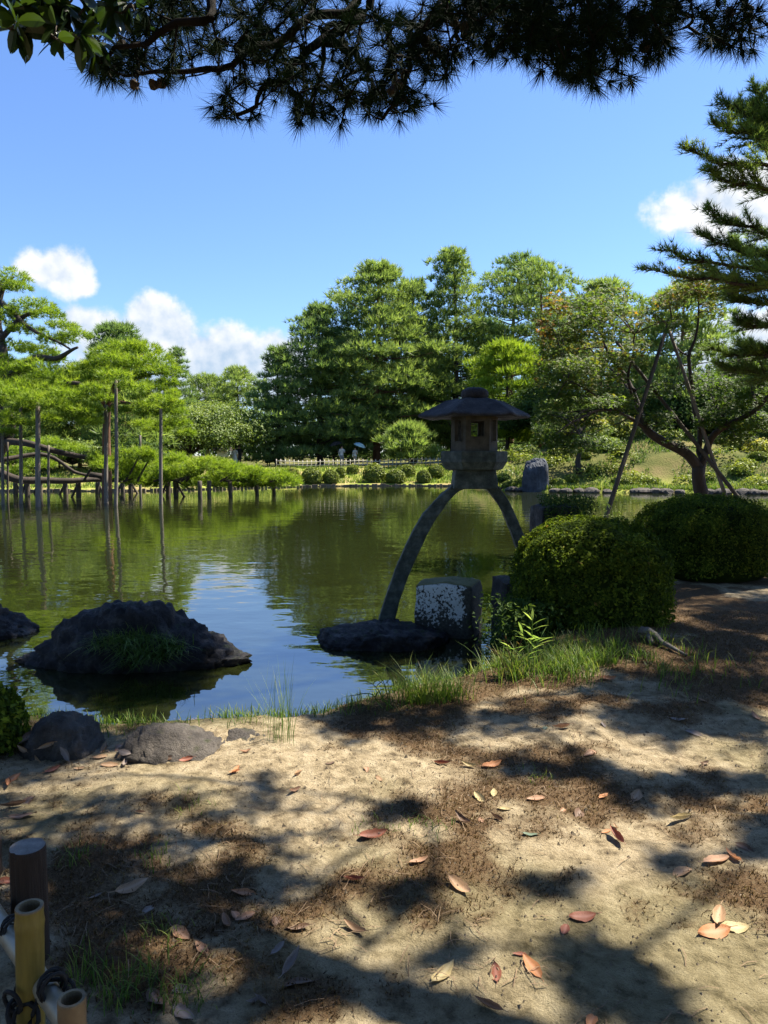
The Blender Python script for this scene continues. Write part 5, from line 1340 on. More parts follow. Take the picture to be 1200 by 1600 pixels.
c1 = pix(920, 905, Y=6.75); hedge('clipped_hedge', 'nearer rounded clipped hedge, its left top catching the sun', (c1[0], 6.75, 0.36), 0.715, 0.66, pix(920, 812, Y=6.75)[2] - 0.36, 71, 54000)
c2 = pix(1102, 850, Y=9.6); hedge('clipped_hedge', 'farther clipped hedge in shade at the foot of the propped maple', (c2[0], 9.6, 0.40), 0.90, 0.85, pix(1100, 776, Y=9.6)[2] - 0.40, 72, 48000)
# loose growth on the hedge's water side
c = pix(800, 985, Y=6.3); r = np.random.default_rng(73); g = Geo()
LS = c.copy(); P = np.stack([r.normal(c[0] + 0.10, 0.15, 4200), r.normal(6.35, 0.2, 4200), r.uniform(0.15, 0.75, 4200)], -1); P[:, 0] -= 0.12 * (0.5 - P[:, 2])
leaves(g, P, np.array([-0.3, -0.4, 0.6]), 0.05, 0.02, r, None, 0.7)
for k in range(30):
    a = P[k * 9]; tube(g, spline([np.array([c[0] + 0.2, 6.4, 0.2]), a], 4), 0.005, 4)
tag(put('loose_shrub', g, M['broad_dark'], None, False, (c[0], 6.3, 0.2)), 'loose shady shrub between the lichen block and the near hedge', 'bush')
# shrub at the left border
p, _ = on_ground(0, 1185); SH = p.copy(); clipped('low_shrub', 'small leafy shrub at the left border above the shore rocks', (p[0] - 0.20, p[1] + 0.12, p[2] - 0.05), 0.27, 0.24, 0.40, 74, 'clip_near', 4200, 0.04, 0.022)

# ---- maple with three props ----
def maple():
    r = np.random.default_rng(1200); D = 14.5
    def q(px, py, d=0.0): return pix(px, py, Y=D + d)
    b = q(1103, 830); b[2] = float(ground_h(np.array([b[0]]), np.array([b[1]]))[0]) - 0.05
    root = thing('propped_maple', 'leaning maple with forked trunk propped by three poles, tips turning orange', 'tree', b)
    tg, fg = Geo(), Geo()
    tube(tg, wob(spline([b, q(1099, 790), q(1096, 765), q(1092, 728)], 10), 0.04, 1), np.linspace(0.17, 0.12, 10), 10)
    L1 = [([q(1094, 735), q(1070, 708), q(1035, 690), q(1012, 672), q(1003, 642, .2), q(992, 612, .3)], 0.11, 0.06),
          ([q(1094, 740), q(1100, 712), q(1115, 682), q(1145, 660, -.3), q(1180, 640, -.6), q(1210, 600, -.9)], 0.09, 0.03),
          ([q(1012, 672), q(985, 655), q(955, 640, -.4), q(920, 610, -.6), q(890, 590, -.8)], 0.045, 0.012),
          ([q(992, 612, .3), q(975, 585, .5), q(955, 560, .6), q(945, 540, .7), q(935, 500, .8)], 0.05, 0.012),
          ([q(1003, 642, .2), q(988, 625, .2), q(980, 590), q(985, 555, -.2), q(995, 520, -.3)], 0.04, 0.012),
          ([q(995, 625, .3), q(965, 585, 1.0), q(935, 560, 1.3), q(900, 520, 1.5)], 0.035, 0.01),
          ([q(1090, 655, .2), q(1080, 620, .3), q(1076, 560, .3), q(1086, 530, .3), q(1090, 490, .3), q(1092, 452, .3)], 0.05, 0.012),
          ([q(1097, 720, .1), q(1095, 690, .2), q(1090, 655, .2)], 0.05, 0.05),
          ([q(1076, 560, .3), q(1060, 540, .4), q(1046, 515, .5)], 0.02, 0.008),
          ([q(1180, 640, -.6), q(1175, 610, -.5), q(1160, 590, -.4), q(1150, 565, -.3)], 0.03, 0.01),
          ([q(1140, 662, -.3), q(1120, 640, .2), q(1110, 610, .4)], 0.03, 0.01),
          ([q(955, 640, -.4), q(930, 640, -.6), q(895, 660, -.9), q(870, 680, -1.0)], 0.03, 0.01)]
    pts = []
    for P, a, c in L1:
        s = wob(spline(P, 16), 0.07, r.uniform(0, 99)); s[0] = P[0]; tube(tg, s, np.linspace(a, c, 16), 7); pts.append(s[4:])
    pts = np.concatenate(pts)
    # leaf sprays: flat layers (px, py, half w, half h, depth jitter, n, tint shift)
    sprays = [(905, 480, 40, 22, 1.0, 460, .08), (870, 470, 22, 16, 1.0, 240, .33), (950, 465, 34, 18, 1.0, 360, .1), (880, 530, 36, 22, 1.2, 520, .12), (925, 520, 36, 24, 1.2, 520, .05), (970, 500, 32, 20, 1.0, 360, .08),
              (862, 575, 28, 22, 1.0, 420, .10), (900, 580, 36, 26, 1.2, 600, .02), (945, 570, 36, 24, 1.2, 440, 0), (990, 545, 26, 20, 1.0, 260, .05), (865, 630, 30, 24, 1.0, 500, -.02), (905, 640, 36, 24, 1.2, 560, -.05),
              (945, 620, 30, 20, 1.0, 320, -.05), (875, 690, 26, 16, .8, 340, -.05), (850, 660, 20, 18, .8, 240, .02), (915, 690, 24, 12, .8, 220, -.05), (975, 625, 22, 16, .8, 160, -.05), (852, 510, 14, 16, .8, 150, .35),
              (1045, 465, 24, 12, .6, 200, .16), (1085, 425, 34, 14, .7, 320, .18), (1110, 440, 26, 14, .7, 240, .14), (1080, 450, 26, 12, .6, 220, .2), (1110, 480, 22, 10, .6, 150, .1), (1130, 455, 22, 12, .6, 170, .08), (1010, 490, 20, 12, .6, 130, .15), (1060, 500, 22, 10, .6, 120, .1),
              (1120, 590, 36, 16, 1, 420, -.12), (1160, 580, 36, 18, 1, 500, -.12), (1190, 610, 34, 20, 1, 520, -.15), (1140, 630, 34, 14, 1, 420, -.12), (1180, 655, 34, 14, 1, 420, -.12), (1110, 650, 26, 12, .8, 260, -.12), (1195, 570, 30, 18, 1, 380, -.12), (1150, 680, 30, 10, .8, 260, -.12),
              (1040, 600, 22, 12, .8, 160, -.05), (1030, 650, 24, 12, .8, 180, -.05), (1055, 690, 20, 10, .6, 120, -.08)]
    for px, py, hw, hh, dj, n, sh in sprays:
        layers = 3
        for k in range(layers):
            nn = int(n * 1.5) // layers; c = q(px, py + (k - 1) * hh * 0.7, r.normal(0, dj * .5)); m = c[1] / F
            a = r.uniform(0, 6.283, nn); qd = np.sqrt(r.uniform(0, 1, nn))
            P = c + np.stack([np.cos(a) * qd * hw * m, np.sin(a) * qd * hw * m * 1.1, r.normal(0, hh * m * 0.22, nn) - 0.10 * qd], -1)
            star_leaves(fg, P, np.array([0, -0.3, 1.0]), 0.074, r, np.clip(0.45 + sh + r.normal(0, .13, nn), 0, 1), 0.45)
            near = pts[np.argmin(((pts - c) ** 2).sum(1))]
            limb(tg, near, c, 0.012, 0.005, r, 0.03, 0.3, 6)
            for z in range(3):
                e = P[r.integers(0, nn)]; limb(tg, c, e, 0.005, 0.003, r, 0.0, 0.3, 4)
    part('trunk', tg, M['bark'], root, True); part('crown', fg, M['maple'], root)
    for (x0, y0, d0, x1, y1, d1, rad, mt, lb) in [(947, 806, 13.4, 1043, 508, 14.6, 0.042, 'darkpole', 'dark prop pole leaning right from behind the near hedge to the maple'),
                                          (1136, 780, 14.0, 1044, 512, 14.75, 0.036, 'pole', 'pale prop pole rising left to the crossing, nearest the maple trunk'),
                                          (1162, 788, 13.8, 963, 533, 15.1, 0.038, 'darkpole', 'long dark prop pole crossing behind the maple fork')]:
        A, B = pix(x0, y0, Y=d0), pix(x1, y1, Y=d1); zg = float(ground_h(np.array([A[0]]), np.array([A[1]]))[0])
        t = (A[2] - zg) / (B[2] - A[2]); A2 = A - (B - A) * (t + 0.02)
        g = Geo(); tube(g, wob(spline([A2, B], 10), 0.02, x0), np.linspace(rad * 1.1, rad * 0.85, 10), 9)
        o = put('maple_prop', g, M[mt], None, True, A2); tag(o, lb, 'pole', 'props of the maple')


maple()

# ---- grass, weeds on the near bank ----
r = np.random.default_rng(81)
def scatter(n, fn, box):
    x = r.uniform(box[0], box[1], n); y = r.uniform(box[2], box[3], n); k = r.uniform(0, 1, n) < fn(x, y)
    x, y = x[k], y[k]; return np.stack([x, y, ground_h(x, y)], -1)


def fringe(x, y):
    d = shore_dist(x, y); p = sstep(-0.05, 0.1, d) * sstep(0.95, 0.35, d + (fb2(x, y, 2.5, 3, 6.0) - 0.5) * 0.6) * sstep(0.36, 0.55, fb2(x, y, 2.4, 3, 41.0))
    right = sstep(0.5, 0.9, x) * sstep(5.9, 5.5, y); left = 0.55 * sstep(0.5, 0.2, x)
    return p * np.clip(right + left + 0.1, 0, 1)


P = scatter(90000, fringe, (-3.2, 3.2, 3.9, 7.6)); g = Geo(); grass(g, P, 0.09, 0.006, 0.7, r, 3, 0.6)
P = scatter(19000, lambda x, y: sstep(0.5, 0.62, fb2(x, y, 3.0, 3, 44.0)) * np.exp(-(((x - 1.55) / 0.55) ** 2 + ((y - 5.35) / 0.42) ** 2)), (0.4, 2.9, 4.4, 6.2)); grass(g, P, 0.14, 0.007, 0.75, r, 3, 0.6)
for px, py, n, h in [(250, 1455, 60, .05), (640, 1290, 30, .05), (285, 1560, 90, .07), (180, 1560, 90, .08), (140, 1530, 60, .08), (590, 1290, 20, .05), (840, 1215, 30, .05), (300, 1260, 30, .05), (240, 1340, 30, .06), (680, 1295, 26, .05), (120, 1340, 40, .07), (220, 1535, 60, .08)]:
    c, _ = on_ground(px, py); P = c + np.stack([r.normal(0, .05, n), r.normal(0, .05, n), np.zeros(n)], -1); P[:, 2] = ground_h(P[:, 0], P[:, 1]); grass(g, P, h, 0.004, 0.9, r, 3, 0.6)
tag(put('bank_turf', g, M['grass']), 'short green grass along the near water edge', 'grass', None, 'stuff')

for (px, py, n, h, lean, sp_, lb, mt, wd) in [
        (655, 1098, 260, 0.26, 0.75, 0.07, 'dense green grass clump leaning over the water below the lichen block', 'grass', 0.006),
        (700, 1092, 200, 0.20, 0.85, 0.07, 'shorter grass clump right of the dense clump at the water edge', 'grass', 0.006),
        (800, 1058, 220, 0.22, 0.85, 0.09, 'grass clump with seed heads below the near hedge', 'grass', 0.006),
        (870, 1050, 200, 0.16, 0.8, 0.10, 'bright grass clump between hedge and bare ground', 'grass', 0.006),
        (940, 1035, 160, 0.13, 0.9, 0.10, 'low bright grass clump beside the dead wood', 'grass', 0.007),
        (1000, 1030, 90, 0.12, 0.9, 0.06, 'small grass tuft touching the dead wood', 'grass', 0.007),
        (438, 1160, 46, 0.42, 0.42, 0.05, 'wispy tall thin grass at the water edge', 'sedge', 0.003)]:
    c, _ = on_ground(px, py); sedge(lb, [c], n, h, lean, int(px), mt, wd, 0.5, sp_, 'grass_clump', 'grass', 'grass clumps at the near edge', 4)

# bamboo grass sprig with lance leaves, and the leafy twig over the water
def sprig(label, base, stems, seed, mat, leafL, leafW, name):
    r = np.random.default_rng(seed); g = Geo()
    for tip, nl in stems:
        s = spline([base + r.normal(0, .02, 3) * [1, 1, 0], (np.asarray(base) + tip) / 2 + [0, 0, 0.05], tip], 10); tube(g, s, np.linspace(0.004, 0.0015, 10), 5)
        for k in range(nl):
            u = 0.35 + 0.65 * (k + 0.5) / nl; c = s[min(9, int(u * 9))]; sd = -1 if k % 2 else 1
            t = unit(s[min(9, int(u * 9))] - s[max(0, int(u * 9) - 1)]); d = unit(t * 0.5 + np.array([sd * 0.8, -0.15, 0.1]) + r.normal(0, .18, 3))
            if k == nl - 1: d = unit(t + [0, 0, 0.3])
            side = unit(np.cross(d, [0, 0.5, 1])); Lf = leafL * r.uniform(.75, 1.15); rows = []
            for q, w in ((0, .15), (.25, .9), (.55, .85), (.85, .3)):
                pc = c + d * Lf * q - np.array([0, 0, 1]) * Lf * 0.25 * q * q; rows += [pc - side * leafW * w / 2, pc + side * leafW * w / 2]
            rows.append(c + d * Lf - np.array([0, 0, 1]) * Lf * .25)
            g.add(rows, [[6, 7, 8]], [[0, 1, 3, 2], [2, 3, 5, 4], [4, 5, 7, 6]], r.uniform(.2, 1))
    return tag(put(name, g, M[mat], None, False, base), label, 'plant')


b0, _ = on_ground(830, 1055)
sprig('bamboo grass sprig with pale pointed leaves in front of the near hedge', b0, [(pix(832, 962, Y=b0[1]), 9), (pix(815, 985, Y=b0[1] - .05), 7), (pix(848, 990, Y=b0[1] + .05), 7), (pix(795, 1010, Y=b0[1]), 6)], 91, 'sasa', 0.13, 0.019, 'bamboo_grass')
b0, _ = on_ground(610, 1105)
sprig('leafy twig reaching out over the water left of the grass clump', b0, [(pix(548, 1088, Y=b0[1]), 11), (pix(560, 1062, Y=b0[1] + .1), 11), (pix(590, 1055, Y=b0[1] + .1), 9), (pix(575, 1105, Y=b0[1] - .05), 8)], 92, 'grass', 0.085, 0.014, 'leafy_twig')
b0, _ = on_ground(800, 1060)
sprig('dry seeding weed stalks beside the bamboo grass', b0, [(pix(790, 995, Y=b0[1]), 5), (pix(770, 1020, Y=b0[1]), 5), (pix(815, 1000, Y=b0[1]), 5), (pix(760, 1010, Y=b0[1]), 4)], 93, 'drymoss', 0.05, 0.010, 'dry_weed')
# tuft on the lichen block
sedge('thin dark grass growing on top of the lichen block', [LB + [0.18, 0.0, 0.62]], 60, 0.12, 0.6, 94, 'sedge', 0.004, .4, 0.05, 'grass_clump', 'grass')

# dry moss: short fuzzy tips in the moss patches
r = np.random.default_rng(95)
def mossw(x, y):
    d = np.hypot(x, y); return moss_f(x, y) * (1 - green_f(x, y)) * np.clip(2.4 / d, 0.25, 1)


P = scatter(270000, mossw, (-2.9, 4.6, 1.5, 7.2)); g = Geo()
tufts(g, P, np.array([0, 0, 1.0]), 2, 0.017, 0.0042, 0.75, r, np.clip(0.35 + 0.5 * (fb2(P[:, 0], P[:, 1], 7, 2, 3.) - .5) + r.normal(0, .2, len(P)), 0, 1))
tag(put('dry_moss', g, M['drymoss']), 'fuzzy reddish brown dry moss on the bare ground', 'moss', None, 'stuff')
# soil crumbs
P = scatter(16000, lambda x, y: 0.2 + 0.8 * sstep(.45, .6, fb2(x, y, 2.0, 3, 51.)), (-2.6, 4.2, 1.5, 6.0)); n = len(P)
tv = np.array([[1, 0, -.4], [-.5, .87, -.4], [-.5, -.87, -.4], [0, 0, .8]]); sz = r.uniform(.003, .009, n) * np.where(r.uniform(0, 1, n) < .05, 1.9, 1)
V = P[:, None] + tv[None] * sz[:, None, None] * r.uniform(.6, 1.4, (n, 4, 3)); k = np.arange(n)[:, None] * 4
g = Geo(); g.add(V.reshape(-1, 3), np.concatenate([k + np.array([f]) for f in ([0, 1, 3], [1, 2, 3], [2, 0, 3], [0, 2, 1])])); tag(put('soil_crumbs', g, M['clod']), 'loose crumbs of soil on the bare ground', 'soil', None, 'stuff')
# dry pine needles
P = scatter(5000, lambda x, y: 0.15 + sstep(.48, .6, fb2(x, y, 1.6, 3, 57.)), (-2.6, 4.2, 1.5, 6.2)); n = len(P); P[:, 2] += .006
a = r.uniform(0, 6.28, n); d = np.stack([np.cos(a), np.sin(a), r.normal(0, .08, n)], -1) * r.uniform(.018, .045, n)[:, None]; s = np.stack([-np.sin(a), np.cos(a), np.zeros(n)], -1) * .0013
mid_ = P + np.array([0, 0, .006]) + s * r.normal(0, 3, n)[:, None]
V = np.stack([P - d / 1 - s, P - d + s, mid_ + s, mid_ - s, P + d - s, P + d + s], 1); k = np.arange(n)[:, None] * 6
g = Geo(); g.add(V.reshape(-1, 3), None, np.concatenate([k + np.array([[0, 1, 2, 3]]), k + np.array([[3, 2, 5, 4]])])); tag(put('pine_litter', g, M['straw']), 'dry pine needles strewn over the bare ground', 'needles', None, 'stuff')

# ---- fallen leaves ----
LC = {'tan': (0.30, 0.185, 0.10), 'pink': (0.27, 0.150, 0.085), 'red': (0.20, 0.07, 0.04), 'orange': (0.33, 0.14, 0.055), 'brown': (0.11, 0.064, 0.038), 'yellow': (0.32, 0.25, 0.12), 'green': (0.09, 0.12, 0.08), 'grey': (0.19, 0.15, 0.125)}
LMAT = {}
for k, c in LC.items():
    m, nt, N, L, o = new_mat('fallen_leaf_' + k)
    tc = N.new('ShaderNodeTexCoord'); nz = N.new('ShaderNodeTexNoise'); nz.inputs['Scale'].default_value = 28; nz.inputs['Detail'].default_value = 5; L.new(tc.outputs['Object'], nz.inputs['Vector'])
    at = N.new('ShaderNodeAttribute'); at.attribute_name = 'tint'
    rp = ramp_node(N, [(0.25, tuple(v * 0.5 for v in c)), (0.45, c), (0.8, tuple(min(1, v * 1.25) for v in c))]); L.new(nz.outputs['Fac'], rp.inputs[0])
    mx = N.new('ShaderNodeMix'); mx.data_type = 'RGBA'; L.new(at.outputs['Fac'], mx.inputs[0]); L.new(rp.outputs[0], mx.inputs[6]); mx.inputs[7].default_value = (*[min(1, v * 1.15 + .05) for v in c], 1)
    p = N.new('ShaderNodeBsdfPrincipled'); L.new(mx.outputs[2], p.inputs['Base Color']); p.inputs['Roughness'].default_value = 0.6; p.inputs['Specular IOR Level'].default_value = 0.22
    tr = N.new('ShaderNodeBsdfTranslucent'); L.new(mx.outputs[2], tr.inputs[0]); ms = N.new('ShaderNodeMixShader'); ms.inputs[0].default_value = 0.18; L.new(p.outputs[0], ms.inputs[1]); L.new(tr.outputs[0], ms.inputs[2]); L.new(ms.outputs[0], o.inputs[0]); LMAT[k] = m


def leaf_mesh(seed, curl, fold, cross):
    r = np.random.default_rng(seed); m = 9; g = Geo(); V = []; A = []
    us = np.linspace(0, 1, m)
    for i, u in enumerate(us):
        w = 0.21 * (math.sin(math.pi * min(1, u ** 0.85)) ** 0.8) * (1 + 0.05 * r.normal()) + 0.004
        x = (u - 0.5); z0 = curl * (u - 0.45) ** 2 * 1.6 + 0.02 * math.sin(u * 5 + seed)
        for v in (-1, -0.5, 0, 0.5, 1):
            V.append((x, w * v * math.cos(fold * abs(v)), z0 + w * abs(v) * math.sin(fold) + cross * v * u * 0.12 + 0.012 * r.normal() * abs(v))); A.append(1.0 if v == 0 else 0.0)
    Q = [[i * 5 + j, (i + 1) * 5 + j, (i + 1) * 5 + j + 1, i * 5 + j + 1] for i in range(m - 1) for j in range(4)]
    g.add(V, None, Q, A)
    s = spline([(-0.49, 0, V[2][2]), (-0.6, 0.01, V[2][2] + 0.01), (-0.68, 0.03, V[2][2] + 0.03)], 4); tube(g, s, 0.009, 4, 0.8)
    return g.mesh('fallen_leaf', True)


LEAF = {}
variants = [leaf_mesh(i, c, f, x) for i, (c, f, x) in enumerate([(0.15, 0.25, 0), (0.35, 0.55, 0.3), (0.6, 0.8, -0.3), (-0.25, 0.3, 0.2), (0.25, 0.1, -0.4), (0.5, 1.0, 0.2)])]
# px, py, length px, colour, where
FL = [(465, 1209, 18, 'tan', 0), (517, 1193, 18, 'brown', 0), (573, 1202, 20, 'pink', 0), (592, 1217, 16, 'tan', 0), (460, 1237, 22, 'pink', 0), (690, 1195, 26, 'red', 0), (733, 1198, 24, 'yellow', 0), (768, 1199, 38, 'orange', 0),
      (750, 1249, 30, 'yellow', 1), (772, 1240, 24, 'yellow', 1), (788, 1265, 22, 'yellow', 1), (723, 1285, 34, 'brown', 1), (752, 1283, 18, 'pink', 1), (775, 1281, 30, 'brown', 1), (582, 1308, 50, 'red', 1), (655, 1348, 30, 'pink', 1),
      (553, 1377, 30, 'red', 1), (718, 1389, 50, 'tan', 1), (553, 1455, 36, 'tan', 2), (433, 1440, 36, 'brown', 2), (465, 1453, 34, 'brown', 2), (433, 1487, 32, 'grey', 2), (455, 1512, 52, 'grey', 2), (462, 1538, 48, 'brown', 2),
      (410, 1565, 26, 'grey', 2), (693, 1523, 52, 'yellow', 2), (775, 1522, 36, 'red', 2), (763, 1575, 42, 'pink', 2), (949, 1062, 27, 'orange', 3), (1096, 1095, 20, 'pink', 3), (1061, 1125, 24, 'grey', 3), (1085, 1147, 34, 'grey', 3),
      (877, 1139, 32, 'pink', 3), (852, 1138, 18, 'green', 3), (942, 1133, 18, 'grey', 3), (922, 1177, 26, 'pink', 3), (837, 1249, 28, 'pink', 4), (943, 1245, 22, 'orange', 4), (994, 1246, 40, 'tan', 4), (880, 1266, 18, 'pink', 4), (905, 1271, 34, 'brown', 4),
      (1064, 1283, 48, 'yellow', 4), (962, 1294, 14, 'tan', 4), (947, 1300, 16, 'orange', 4), (965, 1312, 44, 'red', 4), (830, 1305, 26, 'green', 4), (1162, 1325, 32, 'brown', 4), (1120, 1346, 44, 'pink', 4), (1145, 1341, 34, 'orange', 4), (1067, 1363, 42, 'tan', 4),
      (910, 1434, 40, 'red', 5), (882, 1455, 30, 'red', 5), (831, 1512, 42, 'orange', 5), (1122, 1437, 46, 'tan', 5), (1146, 1451, 42, 'yellow', 5), (1115, 1458, 56, 'orange', 5), (924, 1597, 34, 'orange', 5), (812, 1492, 11, 'red', 5),
      (82, 1205, 22, 'red', 6), (123, 1202, 16, 'tan', 6), (20, 1217, 26, 'orange', 6), (12, 1228, 28, 'orange', 6), (219, 1270, 16, 'tan', 7), (368, 1205, 22, 'orange', 7), (7, 1378, 30, 'red', 7), (207, 1387, 48, 'tan', 7), (148, 1403, 20, 'grey', 7),
      (230, 1423, 26, 'grey', 7), (380, 1397, 36, 'orange', 7), (368, 1430, 28, 'pink', 7), (383, 1434, 30, 'pink', 7), (355, 1446, 36, 'pink', 7), (283, 1460, 40, 'pink', 8), (315, 1483, 32, 'pink', 8), (245, 1565, 52, 'brown', 8), (287, 1588, 50, 'grey', 8), (283, 1547, 32, 'grey', 8),
      (397, 1566, 18, 'grey', 8), (38, 1174, 22, 'tan', 9), (44, 1152, 40, 'brown', 9), (74, 1166, 26, 'tan', 9), (104, 1178, 26, 'grey', 9), (56, 1187, 24, 'tan', 9), (164, 1173, 30, 'tan', 9), (186, 1168, 26, 'pink', 9), (196, 1177, 24, 'grey', 9), (188, 1184, 20, 'tan', 9),
      (156, 1184, 22, 'tan', 9), (172, 1197, 28, 'tan', 9), (194, 1196, 24, 'grey', 9), (290, 1187, 22, 'red', 9), (266, 1184, 16, 'brown', 9), (384, 1176, 18, 'pink', 9), (366, 1207, 18, 'orange', 9), (466, 1211, 22, 'tan', 9), (1100, 1195, 18, 'brown', 3), (1180, 1120, 20, 'pink', 3),
      (45, 1252, 40, 'brown', 6), (20, 1262, 34, 'brown', 6), (35, 1277, 36, 'brown', 6)]
WHERE = ['on the far edge of the sunlit sand', 'in the middle of the bare ground', 'in the shade at the bottom middle', 'on the shady ground beyond', 'on the lit ground toward the right border', 'at the bottom right of the ground', 'on the sand below the left shrub',
         'on the sand right of the wooden post', 'in the shade near the bamboo fence', 'heaped beside the shore rocks']
SAY = {'tan': 'tan', 'pink': 'dusty pink', 'red': 'dark red', 'orange': 'orange brown', 'brown': 'dark brown', 'yellow': 'pale yellow', 'green': 'grey green', 'grey': 'greyish'}
r = np.random.default_rng(97)
dg = bpy.context.evaluated_depsgraph_get()
rock_bvh = []
for ob in bpy.data.objects:
    if ob.name.startswith(('shore_rock', 'ground', 'low_shrub')) and ob.type == 'MESH':
        mw = ob.matrix_basis; rock_bvh.append(BVHTree.FromPolygons([mw @ v.co for v in ob.data.vertices], [list(f.vertices) for f in ob.data.polygons]))
for i, (px, py, lp, col, wh) in enumerate(FL):
    o0 = Vector((0, 0, CAMZ)); d = (Vector(pix(px, py, Y=5.0).tolist()) - o0).normalized(); hit = None
    for bv in rock_bvh:
        h = bv.ray_cast(o0, d)
        if h[0] is not None and (hit is None or h[3] < hit[3]): hit = h
    vi = int(r.integers(0, 6)); key = (vi, col)
    if key not in LEAF:
        me = variants[vi].copy(); me.materials.clear(); me.materials.append(LMAT[col]); LEAF[key] = me
    ob = bpy.data.objects.new('fallen_leaf', LEAF[key]); C.objects.link(ob)
    dist = hit[3]; Lm = min(0.125, max(0.045, lp * 0.98 * dist / F)); ob.scale = (Lm, Lm, Lm)
    ob.location = hit[0] + hit[1] * (0.004 * Lm / 0.1)
    nq = (hit[1] * 0.85 + Vector((0, -0.06, 0.3))).normalized().to_track_quat('Z', 'Y')
    yaw = r.normal(0, 0.5) + (math.pi if r.uniform() < .5 else 0) if lp > 20 else r.uniform(0, 6.28)
    if (px, py) in ((655, 1348), (553, 1455), (831, 1512), (315, 1483), (380, 1397)): yaw = math.pi / 2 + r.normal(0, .2)
    from mathutils import Quaternion
    ob.rotation_mode = 'QUATERNION'; ob.rotation_quaternion = nq @ Quaternion((0, 0, 1), yaw) @ Quaternion((1, 0, 0), r.normal(0, .12))
    size = 'large' if Lm > 0.115 else ('small' if Lm < 0.075 else 'medium')
    tag(ob, f'{size} {SAY[col]} fallen leaf {WHERE[wh]}', 'leaf', 'fallen leaves on the bare ground')

